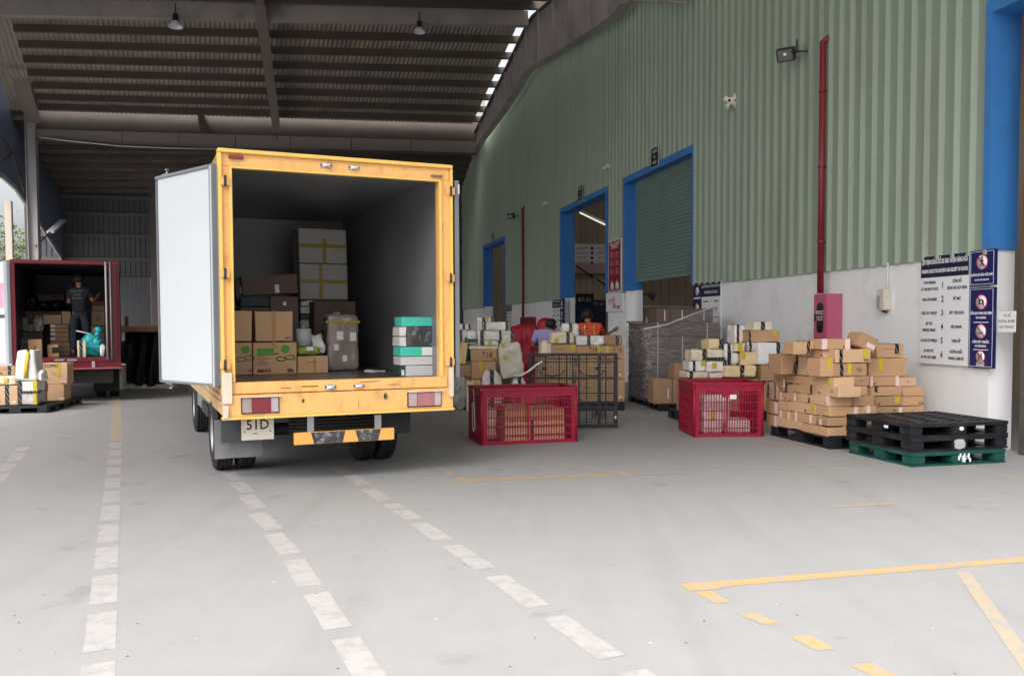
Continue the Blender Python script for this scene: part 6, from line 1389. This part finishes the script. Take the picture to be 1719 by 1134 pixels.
carton(FC2, (812.6, 531.8, 825, 541), .3, 'small white box with yellow label, topmost of the heap', [('s', -.1, .6), K(.5, .03)], WHM, group=GCc)
carton(FC2, (771, 543.3, 790, 553.3), .35, 'white box with two black tapes far left above the heap', [K(-.1, .05), K(.4, .04)], WHM, group=GCc); carton(FC2, (771, 554, 784, 573), .35, 'white box with black tape below the far left one', [K(-.3, .05)], WHM, group=GCc); carton(FC2, (771, 573.5, 784, 611), .35, 'brown carton under the far left white boxes', [], KR2, group=GCc)
o = parcel(FC3, (842.5, 576, 881, 634), .4, 'big pale parcel with yellow labels leaning at the front of the heap', [('s', -.25, .60), ('s', -.28, .97)], mat('wrap_mixed', (.74, .66, .56), .4, var=.3, scale=2.2, bump=.5, bscale=9, coat=.3), group=GCc, rnd=.14, amp=.025, taper=.12); o.rotation_euler = (0, -.10, yb)
parcel((PC - NB_ * .5, yb), (806, 622, 846, 684), .4, 'wrinkled white bag with black tape behind the left red crate', [K(-.0, .07)], WHB, base_z=0, group=GCc, rnd=.35, amp=.04, taper=.35)
parcel(FC3, (858, 634, 882, 686), .4, 'white bag with black tape behind the left red crate, right', [K(.1, .06)], WHB, base_z=0, group=GCc, rnd=.3, amp=.03)
carton((PC - NB_ * .55, yb), (783, 639, 806, 684), .3, 'pale carton with yellow label at the foot of the heap beside the crate', [('s', .2, .94), ('c', -.2, .03)], CRB, base_z=0, group=GCc)
parcel((PC - NB_ * .45, yb), (764, 632, 785, 683), .45, 'silver grey sack on the ground beside the yellow truck', [], mat('sack_silver', (.42, .40, .38), .3, var=.3, scale=6, bump=.9, bscale=12, coat=.4), base_z=0, group=GCc, name='sack', cat='sack', rnd=.35, amp=.05, taper=.2)
carton(FC, (841, 580.3, 866, 600), .4, 'pale box supporting the translucent parcel', [], CRB, group=GCc)
# red tarpaulin heap
pr = ray(893, 570); Y_ = 18.6; pr = Vector((pr.x / pr.y * Y_, Y_, 0)); TARP = mat('tarpaulin_red', (.36, .008, .022), .45, var=.2, scale=3, bump=.6, bscale=5)
bm = bmesh.new()
for (w_, d_, h_, cx_, z_, sd__) in ((.68, .8, 1.52, -.13, 0, 2),):
    bm2 = soft_bm(w_, d_, h_, sd__, .18, .045, 16, .2); 
    for q in bm2.verts: q.co += Vector((cx_, 0, z_))
    me_ = bpy.data.meshes.new('t'); bm2.to_mesh(me_); bm.from_mesh(me_); bm2.free(); bpy.data.meshes.remove(me_)
for f in bm.faces: f.smooth = True
rt = finish(bm, 'tarpaulin', TARP, None, pr, .1); tag(rt, 'dark red tarpaulin draped over tall goods before the far wall, left bulk', 'tarpaulin')
rt2 = finish(soft_bm(.52, .7, 1.68, 8, .35, .045, 16, .25), 'tarpaulin', TARP, None, pr + Vector((.28, .25, 0)), -.1); tag(rt2, 'dark red tarpaulin bulk rising beside the person in lilac', 'tarpaulin')
# ================================================================== film wrapped pallet of strapped brown cartons
PW = gp(1083.5, 681); yw_ = math.radians(9); FWp = (PW, yw_); RW = Vector((math.cos(yw_), math.sin(yw_), 0)); NW = Vector((-RW.y, RW.x, 0))
wp, w_, h_ = place(FWp, (1083.5, 565, 1208, 678), .16)
pallet(PW, yw_, w_, 1.15, BLK, 'black plastic pallet under the film wrapped brown cartons')
GWp = 'strapped brown cartons on the film wrapped pallet'
ys_ = [678, 650, 633, 610.5, 587.5, 564.5, 541]
STR = mat('white_strap', (.75, .74, .72), .4)
zb_w = .16; zs_ = [.16] + [onp(1146, y, PW, NW).z for y in ys_[1:]]
for r in range(6):
    for c in range(3):
        x0 = w_ * c / 3; ww = w_ / 3; j = random.uniform(-.008, .008)
        o = finish(carton_bm(ww - .004, .56, zs_[r + 1] - zs_[r] - .003), 'cardboard_box', KRD, None, PW + RW * (x0 + ww / 2) + NW * (.02 + j) + Vector((0, 0, zs_[r])), yw_)
        B1('strap', STR, (-.008, .008, -.004, .5, -.0, zs_[r + 1] - zs_[r] - .001), o)
        tag(o, f'dark strapped brown carton, {["left", "middle", "right"][c]} column, {ordn[r]} row of the film wrapped pallet', 'box', GWp)
    o = finish(carton_bm(w_ - .01, .54, zs_[r + 1] - zs_[r] - .003), 'cardboard_box', KRD, None, PW + RW * w_ / 2 + NW * .60 + Vector((0, 0, zs_[r])), yw_); tag(o, f'dark brown carton at the back of the film wrapped pallet, {ordn[r]} row', 'box', GWp)
zt_ = zs_[-1]
for (x0, x1, y0, y1, inn, lb) in ((1052, 1111, 538.5, 557, .75, 'left rear'),): carton((PW + NW * inn, yw_), (x0 + 8, y0, x1, y1), .35, 'strapped brown carton standing apart at the top left of the wrapped pallet', [('w', .0, .5, .02, .17)], KRD, base_z=zt_, group=GWp)
for (x0, x1, k) in ((1102, 1125, 'left'), (1125.5, 1158, 'middle'), (1158.5, 1197, 'right')): carton((PW + NW * .15, yw_), (x0, 517.5, x1, 540), .4, f'strapped brown carton on the very top of the wrapped pallet, {k}', [('w', .1, .5, .018, .20)], KRD, base_z=zt_, group=GWp)
def film_mat():
    m = bpy.data.materials.new('stretch_film'); m.use_nodes = True; n = m.node_tree; L = n.links; n.nodes.clear()
    o = n.nodes.new('ShaderNodeOutputMaterial'); mx = n.nodes.new('ShaderNodeMixShader'); t = n.nodes.new('ShaderNodeBsdfTransparent'); g = n.nodes.new('ShaderNodeBsdfPrincipled')
    g.inputs['Base Color'].default_value = (.42, .42, .46, 1); g.inputs['Roughness'].default_value = .12; g.inputs['Specular IOR Level'].default_value = .8
    tc = n.nodes.new('ShaderNodeTexCoord'); mp = n.nodes.new('ShaderNodeMapping'); mp.inputs['Scale'].default_value = (1.2, 1.2, 5); L.new(tc.outputs['Object'], mp.inputs[0])
    no = n.nodes.new('ShaderNodeTexNoise'); no.inputs['Scale'].default_value = 3.5; no.inputs['Detail'].default_value = 5; no.inputs['Distortion'].default_value = 1.5; L.new(mp.outputs[0], no.inputs['Vector'])
    rp = n.nodes.new('ShaderNodeValToRGB'); rp.color_ramp.elements[0].position = .42; rp.color_ramp.elements[0].color = (.14, .14, .14, 1); rp.color_ramp.elements[1].position = .66; rp.color_ramp.elements[1].color = (.55, .55, .55, 1)
    L.new(no.outputs[0], rp.inputs[0])
    n2 = n.nodes.new('ShaderNodeTexNoise'); n2.inputs['Scale'].default_value = 4.5; n2.inputs['Detail'].default_value = 5; n2.inputs['Distortion'].default_value = 2.5; L.new(mp.outputs[0], n2.inputs['Vector'])
    r2_ = n.nodes.new('ShaderNodeValToRGB'); r2_.color_ramp.elements[0].position = .53; r2_.color_ramp.elements[0].color = (0, 0, 0, 1); r2_.color_ramp.elements[1].position = .60; r2_.color_ramp.elements[1].color = (.62, .62, .62, 1); L.new(n2.outputs[0], r2_.inputs[0])
    sx_ = n.nodes.new('ShaderNodeSeparateXYZ'); L.new(tc.outputs['Object'], sx_.inputs[0])
    mr = n.nodes.new('ShaderNodeMapRange'); mr.inputs[1].default_value = .55; mr.inputs[2].default_value = .05; L.new(sx_.outputs[0], mr.inputs[0])
    mu = n.nodes.new('ShaderNodeMath'); mu.operation = 'MULTIPLY'; L.new(r2_.outputs[0], mu.inputs[0]); L.new(mr.outputs[0], mu.inputs[1])
    ad = n.nodes.new('ShaderNodeMath'); ad.operation = 'MAXIMUM'; L.new(rp.outputs[0], ad.inputs[0]); L.new(mu.outputs[0], ad.inputs[1])
    cm = n.nodes.new('ShaderNodeMix'); cm.data_type = 'RGBA'; L.new(mu.outputs[0], cm.inputs[0]); cm.inputs[6].default_value = (.40, .39, .42, 1); cm.inputs[7].default_value = (.85, .85, .88, 1); L.new(cm.outputs[2], g.inputs['Base Color'])  # pale wrinkle highlights put into the film colour, strongest at the left
    L.new(ad.outputs[0], mx.inputs[0]); L.new(t.outputs[0], mx.inputs[1]); L.new(g.outputs[0], mx.inputs[2]); L.new(mx.outputs[0], o.inputs[0])
    bp = n.nodes.new('ShaderNodeBump'); bp.inputs['Strength'].default_value = .9; bp.inputs['Distance'].default_value = .03; L.new(no.outputs[0], bp.inputs['Height']); L.new(bp.outputs[0], g.inputs['Normal']); return m
FILM = film_mat()
bm = bmesh.new(); n = 28; path = [(-.03, 1.16), (-.03, -.02), (w_ + .03, -.02), (w_ + .03, 1.16)]
rows = []
for i in range(n + 1):
    t = i / n * 3; k = min(int(t), 2); f = t - k; x = path[k][0] + (path[k + 1][0] - path[k][0]) * f; y = path[k][1] + (path[k + 1][1] - path[k][1]) * f
    top = zt_ - .10 + (.42 * max(0, (x / w_))) if k >= 1 else zt_ - .10 + .04 * math.sin(t * 9)
    if k == 2: top = zt_ + .05
    col = []
    for j in range(9): z = .1 + (top - .1) * j / 8; dn = noise.noise(Vector((x * 3, y * 3, z * 4))) * .018; col.append(bm.verts.new((x + (dn - .01 if k != 1 else 0), y + (dn - .015 if k == 1 else 0), z)))
    rows.append(col)
for a, b in zip(rows, rows[1:]):
    for j in range(8): bm.faces.new((a[j], b[j], b[j + 1], a[j + 1]))
o = finish(bm, 'stretch_film', FILM, None, PW, yw_, smooth=True); tag(o, 'glossy stretch film wound round the strapped cartons, slanting up to the right', 'film')
bm = bmesh.new(); tube(bm, [(-.03, .3, zt_ - .14), (-.02, -.03, zt_ - .12), (.4, -.045, zt_ - .04), (.9, -.045, zt_ + .16), (w_ - .05, -.03, zt_ + .32)], [.008, .018, .012, .010, .006], 7)
for q in bm.verts: q.co += noise.noise_vector(q.co * 11) * .02
o = finish(bm, 'film_roll_edge', mat('film_white', (.60, .60, .64), .25, var=.3, scale=10, coat=.5), None, PW, yw_); tag(o, 'bunched pale film edge running slantwise over the wrapped cartons', 'film')
# cartons between the wrapped pallet and the right red crate
PX = gp(1118, 690); FX = (PX, math.radians(5)); GX = 'small cartons between the wrapped pallet and the right crate'
pallet(PX - Vector((.12, 0, 0)), math.radians(5), .8, .8, BLK, 'black plastic pallet mostly hidden behind the right red crate', None, .13)
carton(FX, (1097, 636, 1128, 686), .4, 'open topped brown carton beside the left of the right red crate', [('w', .30, .4, .02, .18)], KR2, base_z=.135, group=GX)
carton(FX, (1129, 636, 1160, 686), .4, 'brown carton half hidden behind the right red crate', [], KR2, base_z=.135, group=GX); carton(FX, (1132, 610, 1156, 635.5), .4, 'brown carton upper, left of the cream parcels', [('c', -.1, .03)], KR2, group=GX)
# ================================================================== white and yellow parcels behind the right crate
PD = ray(1230, 600); PD = Vector((PD.x / PD.y * 13.7, 13.7, 0)); yd = math.radians(8); RD = Vector((math.cos(yd), math.sin(yd), 0)); ND = Vector((-RD.y, RD.x, 0)); FD = (PD, yd); FD2 = (PD + ND * .3, yd); FD3 = (PD - ND * .12, yd)
GD = 'parcels by the wall behind the right red crate'
l_, w2_, h2_ = place(FD, (1150, 640, 1300, 700), 0); pallet(l_ - RD * w2_ / 2, yd, w2_, .85, BLK, 'black plastic pallet under the yellow and white parcels by the wall')
for k, (a, b) in enumerate(((1152, 1198), (1199, 1245), (1246, 1277))): carton(FD, (a, 634.5, b, 700), .45, f'brown carton hidden behind the right red crate, {ordn[k]} from the left', [], KR2, base_z=.16, group=GD)
CY_ = mat('wrap_yellow_mix', (.80, .64, .36), .4, var=.25, scale=4, bump=.3, bscale=9, coat=.2)
parcel(FD, (1153, 623.7, 1190, 634.5), .4, 'low cream parcel with black tape just above the crate rim', [K(-.3, .05)], CRB, group=GD, rnd=.2); parcel(FD, (1191, 625, 1217, 634.5), .35, 'small pale parcel above the crate rim, second from left', [], mat('wrap_pinkish', (.74, .62, .56), .4, bump=.4, bscale=9), group=GD, rnd=.25)
parcel(FD, (1158, 605.8, 1186, 623.6), .4, 'white parcel with black tape and yellow label, second tier left', [K(-.25, .04), ('s', .3, .8)], WHB, group=GD, rnd=.25); parcel(FD, (1186.3, 605.3, 1218, 624.6), .4, 'white parcel with pale green label and black end tape, second tier', [('s', -.1, .6), K(.44, .05)], WHB, group=GD, rnd=.2)
parcel(FD, (1161, 587, 1186.5, 605.6), .35, 'cream box shaped parcel with black tape, third tier left', [K(.32, .06)], CRB, group=GD, rnd=.06); parcel(FD, (1188, 586, 1216, 605), .35, 'pale yellow parcel with black tape lying across its foot', [('K', .16, .05)], mat('wrap_pale_yellow', (.74, .70, .50), .4, bump=.4, bscale=9), group=GD, rnd=.15)
parcel(FD, (1189.8, 569.3, 1215, 585.8), .35, 'yellow and white parcel with black tape, fourth tier', [K(.32, .07)], CY_, group=GD, rnd=.06)
parcel(FD, (1216, 577, 1231, 606), .35, 'upright white parcel with black tape right of the yellow parcels', [K(.0, .05)], WHB, group=GD, rnd=.12); 
parcel(FD, (1231.5, 577, 1251, 590), .35, 'cream parcel with yellow tape above the round white one', [('y', .05, .07)], CRB, group=GD, rnd=.12)
parcel(FD, (1219, 590.3, 1243, 613.3), .35, 'round white parcel with curved black tape', [K(-.28, .05)], WHB, group=GD, rnd=.45)
parcel(FD, (1243.5, 590.3, 1272, 613.3), .35, 'parcel white above and orange below beside the round one', [('y', -.35, .06, .5)], mat('wrap_orange', (.78, .58, .34), .4, bump=.3, bscale=9), group=GD, rnd=.1)
parcel(FD3, (1218, 613.8, 1270, 633), .4, 'long yellow parcel with black tape directly above the crate rim', [K(.03, .07)], CY_, group=GD, rnd=.08)
parcel(FD2, (1233, 545.5, 1251.5, 577.2), .35, 'tall white parcel with black tape standing against the wall', [K(-.2, .04)], WHB, group=GD, rnd=.15)
carton(FD2, (1233, 577.6, 1254, 612), .3, 'white carton behind the round parcel, carrying the tall one', [], WHM, group=GD)
carton(FD, (1259, 554, 1308, 573.2), .35, 'brown carton with yellow label under the topmost cream box', [('k', -.5, .03), ('y', .35, .06, .5)], KR, group=GD)
carton(FD, (1265, 539.7, 1295.5, 553.8), .3, 'cream box with black tape, topmost of the parcels by the wall', [K(.02, .07)], mat('cream_card', (.78, .68, .54), .5, var=.1), group=GD)
parcel(FD, (1256, 574, 1274, 590), .35, 'silver parcel with black tape under the brown carton', [K(-.3, .04)], CLR, group=GD, rnd=.15)
parcel(FD3, (1273.5, 575, 1312, 612), .4, 'big smooth white box shaped parcel beside the brown carton pile', [K(.35, .06)], mat('white_card_clean', (.80, .80, .80), .4, var=.04), group=GD, rnd=.07, amp=.006)
carton(FD3, (1278, 612.3, 1300, 639), .4, 'brown carton under the big white one', [], KR2, group=GD); carton(FD, (1279, 639.5, 1302, 700), .4, 'brown carton low beside the pile, right of the right red crate', [], KR2, base_z=.16, group=GD)
carton(FD, (1301, 612.3, 1312, 700), .3, 'tall narrow carton between parcels and carton pile', [], KR2, base_z=.0, group=GD)
# ================================================================== goods on the left
PL = gp(40, 693.5); yL = math.radians(10); RLv = Vector((math.cos(yL), math.sin(yL), 0)); NL = Vector((-RLv.y, RLv.x, 0)); FLf = (PL, yL); FLb = (PL + NL * .25, yL); FLc = (PL + NL * .6, yL)
GL = 'goods stacked left of the maroon truck'
l_, w2_, h2_ = place(FLf, (-30, 676, 79, 693), 0); pallet(l_ - RLv * w2_ / 2 , yL, w2_, 1.1, BLK, 'flat black pallet on the ground at the left edge with parcels on it', h_=.13)
l_, w2_, h2_ = place((PL + NL * 1.15, yL), (60, 674, 113, 684), 0); pallet(l_ - RLv * w2_ / 2, yL, w2_, .9, BLK, 'black pallet under the two printed cartons before the maroon truck', h_=.12)
FLd = (PL + NL * 1.2, yL)
carton(FLb, (0, 646.5, 30, 684), .4, 'brown carton with black tape at the left edge, lowest', [K(-.1, .07), ('w', .3, .15, .06, .03)], KR3, base_z=.132, group=GL)
parcel(FLb, (-8, 630, 28, 646), .4, 'cream parcel with yellow label on the lowest carton at left', [('s', -.0, .5)], CRB, group=GL, rnd=.2)
carton(FLb, (-4, 614, 24.5, 629.6), .4, 'brown carton with black tape on the cream parcel at the left edge', [K(.2, .06)], KR, group=GL)
carton(FLb, (-38, 640, -1.5, 684), .4, 'brown carton outside the left edge of the view', [], KR, base_z=.132, group=GL)
parcel(FLb, (32.5, 657, 63, 676), .4, 'silver wrapped parcel with black tape under the white one', [K(-.45, .05), ('K', .95, .05), ('y', .36, .06)], CLR, base_z=.132, group=GL, rnd=.06, amp=.008)
parcel(FLb, (32.5, 640, 63, 656.5), .4, 'white parcel with black and yellow tape under the tall pale parcel', [K(-.45, .05), ('y', .36, .07)], WHB, group=GL, rnd=.06, amp=.008)
parcel(FLb, (24, 587.5, 61, 639.5), .4, 'tall pale parcel with yellow tape, narrower at its top', [], mat('wrap_pale', (.80, .78, .73), .4, bump=.2, bscale=7, coat=.2, var=.05), group=GL, rnd=.12, amp=.012, taper=.22)
o = [q for q in C.objects if q.get('label', '').startswith('tall pale parcel with yellow tape')][0]; hh = max(v.co.z for v in o.data.vertices); bm = bmesh.new(); tube(bm, [(.0, -.012, .06), (.02, -.02, hh * .5), (.045, .01, hh * .85), (.05, .05, hh * .985)], .035, 6); bmesh.ops.scale(bm, vec=(1, .25, 1), verts=bm.verts[:], space=Matrix.Translation((0, .012, 0))); finish(bm, 'tape', YTAPE, o)
parcel(FLb, (62, 621, 71, 640), .3, 'small white bag right of the tall pale parcel', [], WHB, group=GL, rnd=.4, amp=.03)
carton(FLc, (62, 640.5, 70, 684), .3, 'dark narrow carton behind the silver parcel', [], KR2, base_z=.132, group=GL)
carton(FLd, (67.5, 645, 107.5, 674), .4, 'brown printed carton with black and yellow tape, lower of two before the truck', [('k', -.24, .06, .55), ('y', .3, .05, .4), ('w', .38, .12, .12, .02)], KR3, base_z=.122, group=GL)
o = carton(FLd, (72.5, 609, 112.7, 644.6), .4, 'brown printed carton with OZOMO lettering and yellow tape, upper of two', [('y', .14, .06, .35), ('t', 'OZOMO', -.25, .86, .10), ('t', 'T c..', -.05, .5, .07), ('w', .35, .12, .1, .02)], KR3, group=GL)
# ------------------------------------------------------------------ black sheet hanging from a timber rail between the trucks
ph = ray(238, 600); Y_ = 21.5; ph = Vector((ph.x / ph.y * Y_, Y_, 0)); e = empty('timber_rack', ph, .1)
def hl(x, y): q = onp(x, y, ph, Vector((-math.sin(.1), math.cos(.1), 0))) - ph; return q.dot(Vector((math.cos(.1), math.sin(.1), 0))), q.z
(xa_, za_), (xb_, zb__2) = hl(204, 558), hl(290, 547)
B1('rail', mat('timber_orange', (.55, .32, .16), .7, var=.2, scale=4, stretch=(1, 6, 6)), (xa_, xb_, .0, .08, za_, zb__2), e)
for x in (xa_ + .05, xb_ - .1, (xa_ + xb_) / 2): B1('upright', mat('timber_dark', (.22, .14, .08), .8, var=.3), (x, x + .07, .085, .16, 0, zb__2 + (.25 if x == xa_ + .05 else .0)), e)
B1('base_board', WHM, (xa_ - .05, xb_, -.05, .35, .0, .10), e, bev=.01)
tag(e, 'timber rack with orange rail between the two trucks', 'rack')
bm = bmesh.new(); (xc_, _), (xd_, _) = hl(213, 600), hl(275, 600); zt3, zb3 = za_ + .02, hl(240, 648)[1]; G_ = []
for i in range(27):
    t = i / 26; x = xc_ + (xd_ - xc_) * t; col = []
    for j in range(17):
        s2_ = j / 16; z = zt3 + (zb3 + .12 * (abs(t - .55) * 2) ** 2 - zt3) * s2_; col.append(bm.verts.new((x + .03 * math.sin(s2_ * 5 + t * 3) * s2_, -.03 - .06 * s2_ * math.sin(t * 19 + s2_ * 2) - .05 * s2_, z)))
    G_.append(col)
for a, b in zip(G_, G_[1:]):
    for j in range(16): bm.faces.new((a[j], b[j], b[j + 1], a[j + 1])).smooth = True
bmesh.ops.solidify(bm, geom=bm.faces[:], thickness=.006)
o = finish(bm, 'plastic_sheet', mat('sheet_black', (.012, .013, .018), .35, var=.3, bump=.5, bscale=4), None, ph, .1); tag(o, 'black plastic sheet hanging in folds from the orange timber rail', 'sheet')
o = finish(soft_bm(.30, .3, .55, 9, .3, .04, 8), 'plastic_sheet', mat('sheet_navy', (.015, .02, .08), .5, bump=.4), None, ph + Vector((xa_ + .1, -.12, .62)), .1); tag(o, 'dark blue bundle hanging at the left end of the timber rail', 'bundle')
(x1q, z1q), (x2q, z2q) = hl(196, 640), hl(214, 605); o = B1('cardboard_box', WHM, (x1q, x2q, -.35, -.1, 0, z2q - .1), None, ph, .1, bev=.01); tag(o, 'white carton on the ground between maroon truck and black sheet', 'box')
# ------------------------------------------------------------------ wheeled extinguisher in the right end doorway
u_, z_ = onwall(1714, 752, .35); e = empty('fire_extinguisher', W(-.42, .75, 0), WY)
RX = mat('extinguisher_red', (.22, .012, .02), .35, coat=.4)
bm = bmesh.new(); lathe(bm, [(.001, .25), (.16, .27), (.2, .33), (.2, 1.05), (.15, 1.17), (.06, 1.22), (.05, 1.3), (.001, 1.3)], (0, 0, 0), 'Z', 28); finish(bm, 'cylinder', RX, e)
bm = bmesh.new(); lathe(bm, [(.201, .78), (.203, .78), (.203, .86), (.201, .86)], (0, 0, 0), 'Z', 28); finish(bm, 'label', PAPER, e)
for s_ in (-1, 1):
    bm = bmesh.new(); lathe(bm, [(.19, -.03), (.235, -.03), (.245, 0), (.235, .03), (.19, .03), (.19, -.03)], (s_ * .26, 0, .245), 'X', 28); finish(bm, 'wheel', RUB, e)
    bm = bmesh.new(); tube(bm, [(s_ * .24, .05, .24), (s_ * .22, .2, .7), (s_ * .2, .3, 1.35), (0, .32, 1.42)], .014, 8); finish(bm, 'handle', DSTEEL, e)
bm = bmesh.new(); tube(bm, [(.03, -.05, 1.28), (.14, -.2, 1.2), (.2, -.24, .8), (.1, -.24, .5)], .018, 8); finish(bm, 'hose', INK, e)
tag(e, 'dark red wheeled fire extinguisher just inside the right end doorway', 'fire extinguisher')
e = empty('storage_rack', W(-1.6, 3.2, 0), WY)
for x in (-1.6, -.0, 1.6): B1('upright', mat('rack_brown', (.16, .12, .09), .6), (x - .04, x + .04, 0, .08, 0, 5), e)
for z in (.6, 1.5, 2.4, 3.3, 4.2): B1('shelf', mat('rack_shelf', (.22, .17, .13), .7), (-1.6, 1.6, .081, .9, z, z + .06), e)
tag(e, 'tall brown storage rack inside the right end doorway', 'rack')
